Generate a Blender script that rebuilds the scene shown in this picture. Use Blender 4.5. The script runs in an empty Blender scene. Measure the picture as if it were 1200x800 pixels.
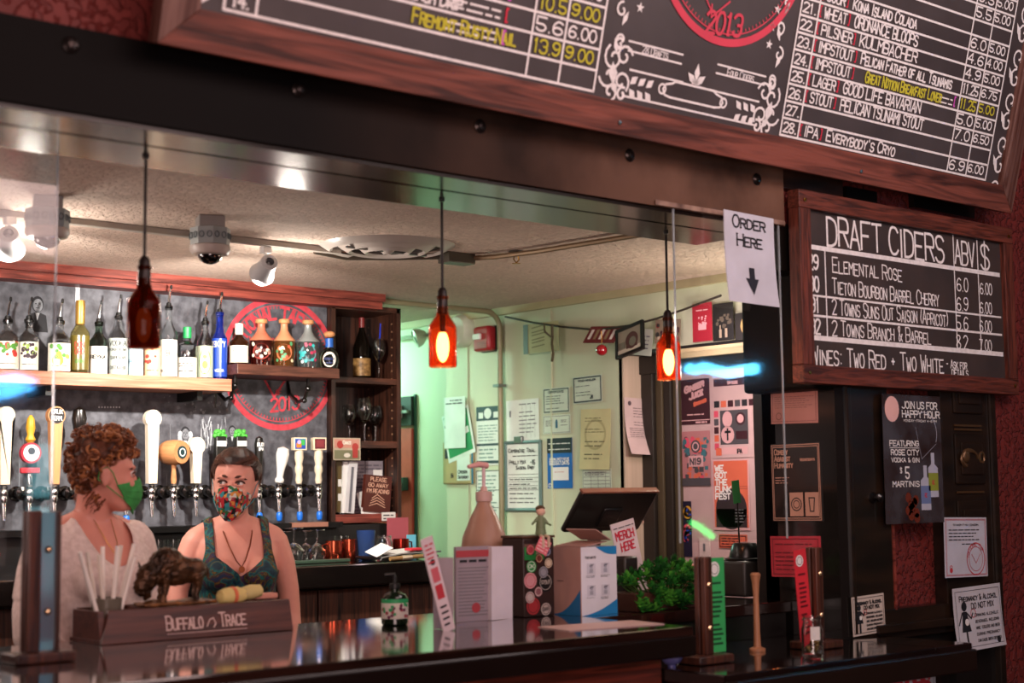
import bpy, bmesh, math, random
import numpy as np
from mathutils import Vector, Matrix, Euler
random.seed(7)
SC = bpy.context.scene
COL = SC.collection
PI = math.pi
R = math.radians

# ---------------------------------------------------------------- camera
CAM = Vector((0, 0, 1.47))
FPX, YAW, PITCH, ROLL = 1767.5, .706458, .0976791, -.0116178
_F = Vector((math.sin(YAW)*math.cos(PITCH), math.cos(YAW)*math.cos(PITCH), math.sin(PITCH)))
_r = Vector((math.cos(YAW), -math.sin(YAW), 0)); _u = _r.cross(_F)
_r2 = math.cos(ROLL)*_r + math.sin(ROLL)*_u
_u2 = -math.sin(ROLL)*_r + math.cos(ROLL)*_u
cd = bpy.data.cameras.new('camera'); cam = bpy.data.objects.new('camera', cd); COL.objects.link(cam)
cm = Matrix((_r2, _u2, -_F)).transposed().to_4x4(); cm.translation = CAM
cam.matrix_world = cm
cd.sensor_width = 36; cd.lens = FPX/1200*36; cd.clip_start = .05
cd.dof.use_dof = True; cd.dof.focus_distance = 5.9; cd.dof.aperture_fstop = 2.2
SC.camera = cam

# ---------------------------------------------------------------- world, lights, exposure
SC.view_settings.view_transform = 'Standard'; SC.view_settings.look = 'None'
SC.view_settings.gamma = 1; SC.view_settings.exposure = 0.0
SC.view_settings.use_curve_mapping = False
w = bpy.data.worlds.new('world'); SC.world = w; w.use_nodes = True
w.node_tree.nodes['Background'].inputs[0].default_value = (.30, .20, .19, 1)
w.node_tree.nodes['Background'].inputs[1].default_value = .05
SC.cycles.max_bounces = 8; SC.cycles.transmission_bounces = 8; SC.cycles.transparent_max_bounces = 12
SC.cycles.caustics_reflective = False; SC.cycles.caustics_refractive = False

def lamp(kind, name, loc, power, color, target=None, **kw):
    l = bpy.data.lights.new(name, kind); l.energy = power; l.color = color
    for k, v in kw.items(): setattr(l, k, v)
    o = bpy.data.objects.new(name, l); COL.objects.link(o); o.location = loc
    if target is not None:
        o.rotation_euler = (Vector(target)-Vector(loc)).to_track_quat('-Z', 'Y').to_euler()
    return o
# customer side: dim rosy ceiling lighting over and behind the photographer
lamp('AREA', 'room_light', (2.6, .6, 3.2), 45, (1, .70, .66), (3.6, 3.2, 2.2), shape='RECTANGLE', size=2.2, size_y=1.2)
lamp('AREA', 'room_light', (.6, -.5, 3.2), 44, (1, .62, .56), (2.2, 4.0, 1.2), shape='RECTANGLE', size=1.6, size_y=1.6)
lamp('AREA', 'sign_light', (4.3, 1.2, 3.3), 22, (1, .80, .78), (4.0, 3.0, 2.9), shape='RECTANGLE', size=1.6, size_y=.6)
# lamps of the track over the taps
TRACK = [((1.72, 4.62, 2.22), (2.45, 5.75, 1.65), 112), ((2.78, 4.66, 2.20), (3.25, 5.75, 1.62), 112)]
for a, b, p in TRACK:
    lamp('SPOT', 'track_bulb', a, p, (1, .93, .84), b, spot_size=R(105), spot_blend=.5, shadow_soft_size=.018)
lamp('POINT', 'bar_light', (1.0, 4.9, 1.75), 26, (1, .78, .70), shadow_soft_size=.25)  # added soft fill, unseen at the left, brightens ceiling and bartenders
for a in ((1.95, 4.66, 2.2), (2.95, 4.70, 2.18)): lamp('POINT', 'track_spill', a, 6, (1, .90, .80), shadow_soft_size=.05)
lamp('AREA', 'window_daylight', (-.6, -1.2, 1.3), 95, (1, .72, .68), (3.0, 4.6, 2.1), shape='RECTANGLE', size=2.4, size_y=1.4)  # added low fill from the customer side, lifts ceiling and faces
# corridor fluorescent, behind the tall shelf
lamp('AREA', 'corridor_light', (4.35, 7.0, 2.3), 80, (.50, 1, .80), (4.6, 6.7, 1.2), shape='RECTANGLE', size=.35, size_y=1.6)
lamp('POINT', 'doorway_lamp', (4.6, 3.82, 1.85), 20, (1, .88, .72), shadow_soft_size=.06)  # added fill hidden behind the pier, brightens ceiling, bulkhead and posters
# rosy light by the poster door
lamp('AREA', 'door_light', (4.45, 4.15, 2.0), 5, (1, .74, .80), (5.0, 4.4, 1.5), shape='RECTANGLE', size=.25, size_y=.5)

# ---------------------------------------------------------------- helpers
def ray(x, y):
    return (_r2*((x-600)/FPX) - _u2*((y-400)/FPX) + _F)
def at(x, y, ax, v):
    d = ray(x, y); t = (v-CAM[ax])/d[ax]; return CAM+d*t

def lin(h):
    h = h.lstrip('#'); c = [int(h[i:i+2], 16)/255 for i in (0, 2, 4)]
    return tuple(x/12.92 if x <= .04045 else ((x+.055)/1.055)**2.4 for x in c)
_mats = {}
def mat(hexc, rough=.5, metal=0., var=.12, scale=8., kind='plain', bump=0., trans=0., ior=1.45, emit=None, es=1., hex2=None, stretch=(1, 1, 1), coat=0., alpha=1., spec=.5):
    key = (hexc, rough, metal, var, scale, kind, bump, trans, ior, emit, es, hex2, stretch, coat, alpha, spec)
    if key in _mats: return _mats[key]
    m = bpy.data.materials.new(kind+'_'+hexc.strip('#')); m.use_nodes = True
    nt = m.node_tree; N = nt.nodes; L = nt.links; b = N['Principled BSDF']
    c1 = lin(hexc); c2 = lin(hex2) if hex2 else tuple(x*(1-var) for x in c1)
    b.inputs['Roughness'].default_value = rough; b.inputs['Metallic'].default_value = metal
    b.inputs['IOR'].default_value = ior; b.inputs['Transmission Weight'].default_value = trans
    b.inputs['Coat Weight'].default_value = coat; b.inputs['Coat Roughness'].default_value = .08
    b.inputs['Alpha'].default_value = alpha; b.inputs['Specular IOR Level'].default_value = spec
    tc = N.new('ShaderNodeTexCoord'); mp = N.new('ShaderNodeMapping'); L.new(tc.outputs['Object'], mp.inputs[0])
    mp.inputs['Scale'].default_value = tuple(scale*s for s in stretch)
    rp = N.new('ShaderNodeValToRGB'); rp.color_ramp.elements[0].color = (*c1, 1); rp.color_ramp.elements[1].color = (*c2, 1)
    src = None
    if kind in ('plain', 'wood', 'stucco', 'rough', 'wallpaper', 'fabric'):
        t = N.new('ShaderNodeTexNoise'); L.new(mp.outputs[0], t.inputs['Vector'])
        t.inputs['Scale'].default_value = 1; t.inputs['Detail'].default_value = 6 if kind != 'plain' else 3
        if kind == 'wood': t.inputs['Distortion'].default_value = 1.2
        rp.color_ramp.elements[0].position = .35; rp.color_ramp.elements[1].position = .65
        src = t.outputs['Fac']
    elif kind == 'patch':
        t = N.new('ShaderNodeTexVoronoi'); L.new(mp.outputs[0], t.inputs['Vector']); t.inputs['Scale'].default_value = 1
        t.distance = 'CHEBYCHEV'
        sep = N.new('ShaderNodeSeparateColor'); L.new(t.outputs['Color'], sep.inputs[0]); src = sep.outputs[0]
        rp.color_ramp.interpolation = 'CONSTANT'
        cols = ['#b3202a', '#141014', '#c9c4b8', '#2f7f86', '#a32430', '#26663a', '#1c1a22', '#c8853a']
        rp.color_ramp.elements[0].color = (*lin(cols[0]), 1); rp.color_ramp.elements[0].position = 0
        rp.color_ramp.elements[1].color = (*lin(cols[1]), 1); rp.color_ramp.elements[1].position = .15
        for i, cc in enumerate(cols[2:]):
            e = rp.color_ramp.elements.new(.28+.12*i); e.color = (*lin(cc), 1)
    elif kind == 'paisley':
        t = N.new('ShaderNodeTexNoise'); L.new(mp.outputs[0], t.inputs['Vector']); t.inputs['Scale'].default_value = 1
        t.inputs['Detail'].default_value = 4; t.inputs['Distortion'].default_value = 2.5; src = t.outputs['Fac']
        rp.color_ramp.elements[0].color = (*lin('#071426'), 1); rp.color_ramp.elements[0].position = .3
        rp.color_ramp.elements[1].color = (*lin('#0b3a48'), 1); rp.color_ramp.elements[1].position = .45
        for p, cc in ((.50, '#0d6a63'), (.525, '#101c20'), (.56, '#7a5a1e'), (.575, '#0c2c22'), (.63, '#4a1530'), (.66, '#0c2444')):
            e = rp.color_ramp.elements.new(p); e.color = (*lin(cc), 1)
    if src: L.new(src, rp.inputs[0]); L.new(rp.outputs[0], b.inputs['Base Color'])
    if bump:
        bp = N.new('ShaderNodeBump'); bp.inputs['Strength'].default_value = bump; bp.inputs['Distance'].default_value = .01
        t2 = N.new('ShaderNodeTexNoise'); L.new(mp.outputs[0], t2.inputs['Vector'])
        t2.inputs['Scale'].default_value = {'stucco': 1., 'wallpaper': 1.}.get(kind, 2.); t2.inputs['Detail'].default_value = 4
        if kind in ('wallpaper', 'stucco'):
            r2 = N.new('ShaderNodeValToRGB'); L.new(t2.outputs['Fac'], r2.inputs[0])
            r2.color_ramp.elements[0].position = .47; r2.color_ramp.elements[1].position = .56
            L.new(r2.outputs[0], bp.inputs['Height'])
        else: L.new(t2.outputs['Fac'], bp.inputs['Height'])
        L.new(bp.outputs[0], b.inputs['Normal'])
    if emit:
        b.inputs['Emission Color'].default_value = (*lin(emit), 1); b.inputs['Emission Strength'].default_value = es
    _mats[key] = m; return m

class MB:
    def __init__(s): s.v = []; s.f = []; s.m = []
    def add(s, vs, fs, mi=0):
        n = len(s.v); s.v += [tuple(v) for v in vs]
        for f in fs: s.f.append(tuple(i+n for i in f)); s.m.append(mi)
        return s
    def box(s, c, d, mi=0, rot=None):
        x, y, z = d[0]/2, d[1]/2, d[2]/2
        vs = [Vector((i*x, j*y, k*z)) for i in (-1, 1) for j in (-1, 1) for k in (-1, 1)]
        if rot is not None:
            rm = rot if isinstance(rot, Matrix) else Euler(rot).to_matrix()
            vs = [rm @ v for v in vs]
        c = Vector(c)
        return s.add([v+c for v in vs], [(0, 1, 3, 2), (4, 6, 7, 5), (0, 4, 5, 1), (2, 3, 7, 6), (0, 2, 6, 4), (1, 5, 7, 3)], mi)
    def bx(s, x0, x1, y0, y1, z0, z1, mi=0):
        return s.box(((x0+x1)/2, (y0+y1)/2, (z0+z1)/2), (abs(x1-x0), abs(y1-y0), abs(z1-z0)), mi)
    def lathe(s, prof, n=20, c=(0, 0, 0), mi=0, cap=True, sx=1, sy=1):
        vs = []; fs = []; k = len(prof)
        for r, z in prof:
            for i in range(n):
                a = 2*PI*i/n; vs.append((c[0]+r*math.cos(a)*sx, c[1]+r*math.sin(a)*sy, c[2]+z))
        for j in range(k-1):
            for i in range(n):
                fs.append((j*n+i, j*n+(i+1) % n, (j+1)*n+(i+1) % n, (j+1)*n+i))
        if cap: fs.append(tuple(range(n-1, -1, -1))); fs.append(tuple((k-1)*n+i for i in range(n)))
        return s.add(vs, fs, mi)
    def tube(s, pts, r, n=8, mi=0, closed=False):
        pts = [Vector(p) for p in pts]; k = len(pts); rs = r if isinstance(r, (list, tuple)) else [r]*k
        vs = []; fs = []; up = None
        for i, p in enumerate(pts):
            a = pts[i-1] if (i or closed) else p; b = pts[(i+1) % k] if (i < k-1 or closed) else p
            t = (b-a).normalized()
            if up is None: up = t.orthogonal().normalized()
            up = (up - t*up.dot(t)).normalized(); w_ = t.cross(up)
            for j in range(n):
                q = 2*PI*j/n; vs.append(p+(up*math.cos(q)+w_*math.sin(q))*rs[i])
        for i in range(k if closed else k-1):
            for j in range(n):
                i2 = (i+1) % k; fs.append((i*n+j, i*n+(j+1) % n, i2*n+(j+1) % n, i2*n+j))
        if not closed: fs.append(tuple(range(n-1, -1, -1))); fs.append(tuple((k-1)*n+i for i in range(n)))
        return s.add(vs, fs, mi)
    def cyl(s, a, b, r0, r1=None, n=16, mi=0): return s.tube([a, b], [r0, r0 if r1 is None else r1], n, mi)
    def sph(s, c, r, n=14, m=9, mi=0):
        if not isinstance(r, (tuple, list)): r = (r, r, r)
        vs = []; fs = []
        for j in range(m+1):
            t = PI*(j/m); t = min(max(t, .02), PI-.02)
            for i in range(n):
                a = 2*PI*i/n; vs.append((c[0]+r[0]*math.sin(t)*math.cos(a), c[1]+r[1]*math.sin(t)*math.sin(a), c[2]-r[2]*math.cos(t)))
        for j in range(m):
            for i in range(n): fs.append((j*n+i, j*n+(i+1) % n, (j+1)*n+(i+1) % n, (j+1)*n+i))
        fs.append(tuple(range(n-1, -1, -1))); fs.append(tuple(m*n+i for i in range(n)))
        return s.add(vs, fs, mi)
    def prism(s, poly, z0, z1, mi=0, ax=2):
        n = len(poly)
        def P(p, z):
            return (p[0], p[1], z) if ax == 2 else ((z, p[0], p[1]) if ax == 0 else (p[0], z, p[1]))
        vs = [P(p, z0) for p in poly]+[P(p, z1) for p in poly]
        fs = [tuple(range(n-1, -1, -1)), tuple(range(n, 2*n))]+[(i, (i+1) % n, n+(i+1) % n, n+i) for i in range(n)]
        return s.add(vs, fs, mi)
    def rect(s, x0, y0, x1, y1, z=.001, mi=0): return s.add([(x0, y0, z), (x1, y0, z), (x1, y1, z), (x0, y1, z)], [(0, 1, 2, 3)], mi)
    def stroke(s, pts, t, z=.001, mi=0, closed=False):
        k = len(pts)
        for i in range(k if closed else k-1):
            a = Vector(pts[i][:2]); b = Vector(pts[(i+1) % k][:2]); d = b-a
            if d.length < 1e-6: d = Vector((t*.2, 0)); a = a-d/2; b = a+d
            d.normalize(); n = Vector((-d.y, d.x))*t/2; e = d*t*.35; a = a-e; b = b+e
            s.q = (getattr(s, 'q', 0)+1) % 24; zz = z+s.q*2.5e-5
            s.add([(*(a-n), zz), (*(b-n), zz), (*(b+n), zz), (*(a+n), zz)], [(0, 1, 2, 3)], mi)
        return s
    def disc(s, cx, cy, r, z=.001, mi=0, n=20, ry=None):
        return s.add([(cx+r*math.cos(2*PI*i/n), cy+(ry or r)*math.sin(2*PI*i/n), z) for i in range(n)], [tuple(range(n))], mi)
    def ring(s, cx, cy, r, t, z=.001, mi=0, n=40, a0=0, a1=2*PI):
        m_ = max(3, int(n*(a1-a0)/(2*PI))); vs = []; fs = []
        for i in range(m_+1):
            a = a0+(a1-a0)*i/m_
            for q in (r-t/2, r+t/2): vs.append((cx+q*math.cos(a), cy+q*math.sin(a), z))
        for i in range(m_): fs.append((2*i, 2*i+1, 2*i+3, 2*i+2))
        return s.add(vs, fs, mi)
    def build(s, name, mats, parent=None, loc=None, rot=None, smooth=True, bev=0, mtx=None):
        me = bpy.data.meshes.new(name); me.from_pydata(s.v, [], s.f)
        if not isinstance(mats, (list, tuple)): mats = [mats]
        for m_ in mats: me.materials.append(m_)
        me.polygons.foreach_set('material_index', s.m); me.update()
        if smooth and s.f: me.shade_smooth(); me.set_sharp_from_angle(angle=R(38))
        o = bpy.data.objects.new(name, me); COL.objects.link(o)
        if parent is not None: o.parent = parent
        if mtx is not None: o.matrix_world = mtx
        if loc is not None: o.location = loc
        if rot is not None: o.rotation_euler = rot
        if bev:
            b = o.modifiers.new('bevel', 'BEVEL'); b.width = bev; b.segments = 2; b.limit_method = 'ANGLE'
        return o

def tag(o, label=None, cat=None, group=None, kind=None):
    if label: o['label'] = label
    if cat: o['category'] = cat
    if group: o['group'] = group
    if kind: o['kind'] = kind
    return o
def struct(o, label=None): o['kind'] = 'structure'; return tag(o, label)
def empty(name, label, cat, loc=(0, 0, 0), rz=0, group=None, mtx=None):
    o = bpy.data.objects.new(name, None); COL.objects.link(o); o.empty_display_size = .05
    if mtx is not None: o.matrix_world = mtx
    else: o.location = loc; o.rotation_euler = (0, 0, rz)
    return tag(o, label, cat, group)
def copy_tree(o, parent=None):
    c = o.copy(); COL.objects.link(c); c.parent = parent
    for ch in o.children: copy_tree(ch, c)
    return c

class Frame:
    """a flat face in the place: origin, local x right, y up, z out"""
    def __init__(s, o, x, y):
        s.o = Vector(o); s.x = Vector(x).normalized(); s.y = Vector(y).normalized(); s.z = s.x.cross(s.y)
    def mtx(s, lx=0, ly=0, lz=0, rot=0):
        m = Matrix((s.x, s.y, s.z)).transposed().to_4x4(); m.translation = s.o+s.x*lx+s.y*ly+s.z*lz
        return m @ Matrix.Rotation(rot, 4, 'Z')
    def px(s, x, y, lift=0):
        d = ray(x, y); o = s.o+s.z*lift; t = (o-CAM).dot(s.z)/d.dot(s.z); p = CAM+d*t-s.o
        return p.dot(s.x), p.dot(s.y)
def yface(y): return Frame((0, y, 0), (1, 0, 0), (0, 0, 1))
def xface(x): return Frame((x, 0, 0), (0, -1, 0), (0, 0, 1))

# single-stroke lettering
GL = {'A': '002640;1232', 'B': '0006;~063645433303;~033342413000', 'C': '~4536160402103041', 'D': '0006;~062645412000', 'E': '46060040;0333', 'F': '460600;0333',
 'G': '~453616040210304143;2343', 'H': '0006;4046;0343', 'I': '2026', 'J': '~4641301001', 'K': '0006;4602;1340', 'L': '060040', 'M': '0006234640', 'N': '00064046',
 'O': '~26160402103042443626', 'P': '0006;~063645433303', 'Q': '~26160402103042443626;2240', 'R': '0006;~063645433303;2340', 'S': '~453616051333424130' + '1001',
 'T': '0646;2620', 'U': '~060110304146', 'V': '062046', 'W': '0610243046', 'X': '0046;0640', 'Y': '062346;2320', 'Z': '06460040',
 '0': '~26160402103042443626', '1': '152620', '2': '~051636454400;0040', '3': '~051636454323;~234341301001', '4': '30360242', '5': '460603;~033342413010' + '01',
 '6': '~452604011030414233' + '1302', '7': '064610', '8': '~231405163645342302011030414223', '9': '~0120424536160504133344', '.': '2020', ',': '2110', "'": '2625',
 '-': '1333', '+': '1333;2224', '&': '~40051626251210' + '2043', '$': '~453616051333424130' + '1001;2720', '(': '~36241230', ')': '~16343210', '[': '26060020', ']': '06262000',
 ':': '2424;2121', '!': '2622;2020', '/': '0046', '#': '1016;3036;0242;0444', '*': '1335;1533', '~': '03142234'}
NARROW = {'I': .35, '.': .4, ',': .4, "'": .4, ':': .4, '1': .7, '!': .4, '[': .6, ']': .6, '(': .5, ')': .5}
def chaikin(p, n=2):
    for _ in range(n):
        q = [p[0]]
        for a, b in zip(p, p[1:]): q += [(a[0]*.75+b[0]*.25, a[1]*.75+b[1]*.25), (a[0]*.25+b[0]*.75, a[1]*.25+b[1]*.75)]
        q.append(p[-1]); p = q
    return p
def glyph(ch):
    out = []
    for st in GL.get(ch, '').split(';'):
        if not st: continue
        sm = st[0] == '~'; st = st.lstrip('~') if sm else st
        p = [(int(st[i])/4, int(st[i+1])/6) for i in range(0, len(st)-1, 2)]
        out.append(chaikin(p) if sm else p)
    return out
def twidth(s, h, wr=.55, gap=.22):
    w_ = 0
    for ch in s:
        k = .78 if ch.islower() else 1
        w_ += (.45*h*wr if ch == ' ' else h*k*wr*NARROW.get(ch.upper(), 1))+gap*h*wr
    return w_
def text(mb, s, x, y, h, t, mi=0, wr=.55, gap=.22, fit=None, align='l', z=.0015, jit=0, slope=0, serif=False, arc=None):
    """s from (x,y) with cap height h and line weight t; fit = total width"""
    W = twidth(s, h, wr, gap)
    k = fit/W if fit else 1
    wr *= k; W *= k
    if align == 'c': x -= W/2
    if align == 'r': x -= W
    cx = 0
    for ch in s:
        if ch == ' ': cx += (.45+gap)*h*wr; continue
        kk = .78 if ch.islower() else 1; up = ch.upper(); nw = NARROW.get(up, 1)
        cw = h*kk*wr*nw; jy = random.uniform(-jit, jit)*h; rr = random.uniform(-jit, jit)*.5
        for st in glyph(up):
            pts = []
            for (a, b) in st:
                if nw < 1: a = .5+(a-.5) if up not in ('I', '.', "'", ':', ',', '!') else .5
                lx = cx+a*cw; ly = b*h*kk+jy+rr*(a-.5)*h
                if arc:
                    ax_, ay_, ar, a0 = arc; an = a0-(lx)/ar*(1 if ar > 0 else 1); q = abs(ar)+ly*(1 if ar > 0 else -1)
                    pts.append((ax_+q*math.cos(an), ay_+q*math.sin(an)))
                else: pts.append((x+lx, y+ly+slope*lx))
            mb.stroke(pts, t, z, mi)
            if serif and not arc:
                for e in (pts[0], pts[-1]):
                    if len(pts) < 8: mb.stroke([(e[0]-h*.09, e[1]), (e[0]+h*.09, e[1])], t*.6, z, mi)
        cx += cw+gap*h*wr
    return mb
def scribble(mb, x0, x1, y, h, t, mi=0, z=.0013):
    """hand or print too small to read: broken dashes"""
    x = x0
    while x < x1-h*.3:
        l = min(random.uniform(1.2, 4)*h, x1-x); mb.rect(x, y, x+l, y+t, z, mi); x += l+h*.5
def lines(mb, x0, y0, x1, y1, n, mi=0, fill=.35, rag=.25):
    st = (y1-y0)/n
    for i in range(n):
        if random.random() < .1: continue
        scribble(mb, x0, x1-(x1-x0)*random.uniform(0, rag), y1-st*(i+.7), st*.8, st*fill, mi)

def sheet(name, label, cat, fr, px4, paper, marks=None, mats=(), rot=0, thick=.0012, group=None, lift=.0015, size=None, bev=0, curl=0):
    """a sheet, card or sign lying flat on a face; px4 = left, top, right, bottom as seen in the photograph"""
    l, t, r_, b = px4; xm, ym = (l+r_)/2, (t+b)/2
    x0 = fr.px(l, ym)[0]; x1 = fr.px(r_, ym)[0]; y1 = fr.px(xm, t)[1]; y0 = fr.px(xm, b)[1]
    w_, h_ = abs(x1-x0), abs(y1-y0); cx, cy = (x0+x1)/2, (y0+y1)/2
    mb = MB(); nseg = 6
    if curl:   # bottom curls out a little
        vs = []; fs = []
        for i in range(nseg+1):
            v = i/nseg; zz = curl*(1-v)**2.5
            for s_ in (-1, 1): vs += [(s_*w_/2, -h_/2+h_*v, zz), (s_*w_/2, -h_/2+h_*v, zz+thick)]
        for i in range(nseg):
            a = i*4; c = a+4
            fs += [(a+1, a+3, c+3, c+1), (a, c, c+2, a+2), (a, a+1, c+1, c), (a+2, c+2, c+3, a+3)]
        fs += [(0, 2, 3, 1), (nseg*4, nseg*4+1, nseg*4+3, nseg*4+2)]
        mb.add(vs, fs)
    else: mb.box((0, 0, thick/2), (w_, h_, thick))
    o = mb.build(name, paper, mtx=fr.mtx(cx, cy, lift, rot), smooth=False, bev=bev)
    tag(o, label, cat, group)
    if marks:
        k = MB(); marks(k, w_, h_)
        if curl:
            k.v = [(x, y, z+curl*(max(0, .5-y/h_))**2.5) for x, y, z in k.v]
        k.v = [(x, y, z+thick) for x, y, z in k.v]
        c = k.build('lettering', list(mats), o, smooth=False)
    return o, w_, h_

# common materials
BLACKP = mat('#120e0c', .28, var=.3, scale=6, coat=.3)
BLACK = mat('#0c0b0b', .45, var=.2)
WHITE = mat('#e8e6e2', .55, var=.05)
PAPER = mat('#d8d6d0', .7, var=.05)
CHALK = mat('#f2eeec', .8, var=.15, scale=60)
YCHALK = mat('#c8c23a', .8, var=.15, scale=60)
RCHALK = mat('#d8304a', .8, var=.15, scale=60)
PCHALK = mat('#d25ac0', .8, var=.15, scale=60)
INK = mat('#1d1d22', .7)
GREYINK = mat('#6d6c70', .7)
REDINK = mat('#c03440', .7)
CHROME = mat('#c9c9c9', .16, 1., var=.08)
BRASS = mat('#b8883e', .3, 1., var=.15)
STEEL = mat('#8b8d8c', .35, .9, var=.15)
FRAMEW = mat('#74392b', .5, kind='wood', scale=9, hex2='#3a1a12', stretch=(.6, 8, 6), bump=.15)
FRAMEWV = mat('#74392b', .5, kind='wood', scale=9, hex2='#3a1a12', stretch=(8, .6, 6), bump=.15)
REDWOOD = mat('#8f4236', .5, kind='wood', scale=7, hex2='#4f1c15', stretch=(.5, 8, 8), bump=.15)
DARKWOOD = mat('#3c2018', .35, kind='wood', scale=7, hex2='#1c0e0a', stretch=(.5, 7, 7), bump=.1)
ZEBRA = mat('#4a2a1e', .4, kind='wood', scale=5, hex2='#150b09', stretch=(11, 11, .5), bump=.08)
ZEBRAX = mat('#5a3122', .4, kind='wood', scale=5, hex2='#1c0f0b', stretch=(.5, 11, 11), bump=.08)
CORK = mat('#c98a5a', .7, var=.25, scale=60)
GLASS = mat('#ffffff', .02, trans=1, ior=1.45, var=0)
# ================================================================ the setting
STUCCO = mat('#dcc4b4', .85, kind='stucco', scale=60, var=.14, bump=.8)
REDWALL = mat('#742a25', .6, kind='wallpaper', scale=38, hex2='#64211d', bump=.9)
MINT = mat('#c6cdae', .6, scale=1.4, var=.10, bump=.04)
BLACKWORN = mat('#17120e', .3, kind='rough', scale=5, hex2='#2a1d14', coat=.25, stretch=(.6, 3, 3))
BEAM = mat('#0c0806', .6, kind='rough', scale=2.2, hex2='#160e08', stretch=(.6, 3, 3), bump=.1, spec=.12)
SOFFIT = mat('#1f1611', .2, kind='wood', scale=2.5, hex2='#17100c', stretch=(.4, 6, 6), spec=.22, coat=.12)
SLATE = mat('#63636a', .6, kind='rough', scale=26, hex2='#403f45')
TILE = mat('#3a2c28', .5, kind='rough', scale=3, var=.3)

def sbox(name, x0, x1, y0, y1, z0, z1, m, parent=None, bev=0):
    cx, cy, cz = (x0+x1)/2, (y0+y1)/2, (z0+z1)/2
    o = MB().box((0, 0, 0), (abs(x1-x0), abs(y1-y0), abs(z1-z0))).build(name, m, parent, loc=(cx, cy, cz), bev=bev, smooth=False)
    if parent is None: struct(o)
    return o
def pbox(name, root, x0, x1, y0, y1, z0, z1, m, bev=0, label=None):
    """part in world coordinates of a thing whose empty stands unrotated"""
    L = root.location
    o = MB().box((0, 0, 0), (abs(x1-x0), abs(y1-y0), abs(z1-z0))).build(name, m, root, loc=((x0+x1)/2-L.x, (y0+y1)/2-L.y, (z0+z1)/2-L.z), bev=bev, smooth=False)
    return tag(o, label)

CZ = 2.37
sbox('floor', -2, 7, -2, 9.6, -.05, 0, TILE)
ceiling = sbox('ceiling', -1.5, 5.3, 3.64, 9.6, CZ, CZ+.08, STUCCO)
# wall on the right behind the bar, with the recessed doorway
sbox('wall_right', 4.82, 4.94, 4.88, 9.6, 0, CZ, MINT)
for y in (5.36, 6.0):       # panel joints
    sbox('trim_joint', 4.814, 4.822, y-.006, y+.006, 0, CZ-.04, MINT)
wr = sbox('wall_right_bulkhead', 4.82, 4.94, 3.64, 4.88, 2.085, CZ, MINT)
sbox('trim_6', 4.795, 4.822, 3.64, 9.5, CZ-.035, CZ, mat('#b5ab84', .6))
sbox('wall_right_recess', 4.82, 5.06, 4.872, 4.90, 0, 2.085, mat('#c4b09a', .6, kind='wood', scale=5, var=.14, stretch=(8, 8, .3)))
sbox('wall_right_recess', 5.04, 5.10, 3.3, 4.90, 0, 2.085, mat('#33302c', .5))
sbox('wall_right_recess', 4.82, 5.10, 3.3, 4.90, 2.07, 2.085, mat('#1d1a18', .5))
sbox('wall_back', -1.5, 3.788, 5.76, 5.86, 0, CZ, mat('#141110', .5))
sbox('wall_left_corridor', 4.12, 4.178, 5.985, 9.6, 0, CZ, MINT)
sbox('wall_end', 3.9, 5.0, 9.5, 9.6, 0, CZ, MINT)
mural = sbox('wall_mural', 1.0, 3.788, 5.735, 5.76, 1.335, 2.31, SLATE)
sbox('wall_left', -1.55, -1.45, 3.3, 9.6, 0, 3.5, REDWALL)
# crown moulding over the taps, one long board with a step
tr = sbox('trim_1', -1.4, 4.03, 5.64, 5.76, 2.302, CZ, REDWOOD)
sbox('moulding_lip', -1.4, 4.03, 5.615, 5.64, 2.335, CZ, REDWOOD, None)
bpy.data.objects['moulding_lip'].name = 'trim_2'

# header beam above the bar opening
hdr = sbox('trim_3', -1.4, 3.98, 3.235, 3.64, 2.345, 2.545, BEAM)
for y0, y1 in ((3.245, 3.385), (3.40, 3.63)):
    sbox('soffit_board', -1.39, 3.97, y0, y1, 2.332, 2.345, SOFFIT).name = 'trim_soffit'
for (x, y) in ((83, 53), (350, 105), (562, 148), (737, 182), (886, 210)):
    p = at(x, y, 1, 3.235)
    b = MB().lathe([(.016, 0), (.018, .004), (.012, .008), (.010, .012), (.002, .014)], 12).build('bolt', mat('#3a3331', .3, .8), hdr)
    b.matrix_basis = Matrix.Translation(p-hdr.location) @ Matrix.Rotation(R(90), 4, 'X') @ Matrix.Scale(1.15, 4)
worn = mat('#4a3228', .35, kind='rough', scale=4, hex2='#1c120d', stretch=(.7, 3, 3), bump=.2)
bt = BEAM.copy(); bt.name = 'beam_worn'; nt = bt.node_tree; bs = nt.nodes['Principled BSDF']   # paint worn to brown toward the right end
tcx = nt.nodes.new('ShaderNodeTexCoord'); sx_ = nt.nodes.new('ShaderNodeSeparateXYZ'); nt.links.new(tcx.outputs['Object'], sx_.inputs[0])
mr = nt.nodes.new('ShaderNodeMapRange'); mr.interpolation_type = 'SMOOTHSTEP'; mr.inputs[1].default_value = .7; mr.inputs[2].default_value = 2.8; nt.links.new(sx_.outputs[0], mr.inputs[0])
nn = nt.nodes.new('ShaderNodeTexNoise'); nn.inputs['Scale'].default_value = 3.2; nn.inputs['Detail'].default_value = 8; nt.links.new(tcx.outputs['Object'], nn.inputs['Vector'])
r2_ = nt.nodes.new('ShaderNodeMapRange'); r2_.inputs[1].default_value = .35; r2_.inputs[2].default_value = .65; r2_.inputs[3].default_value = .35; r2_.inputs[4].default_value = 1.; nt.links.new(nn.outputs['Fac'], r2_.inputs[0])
ml = nt.nodes.new('ShaderNodeMath'); ml.operation = 'MULTIPLY'; nt.links.new(mr.outputs[0], ml.inputs[0]); nt.links.new(r2_.outputs[0], ml.inputs[1])
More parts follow.
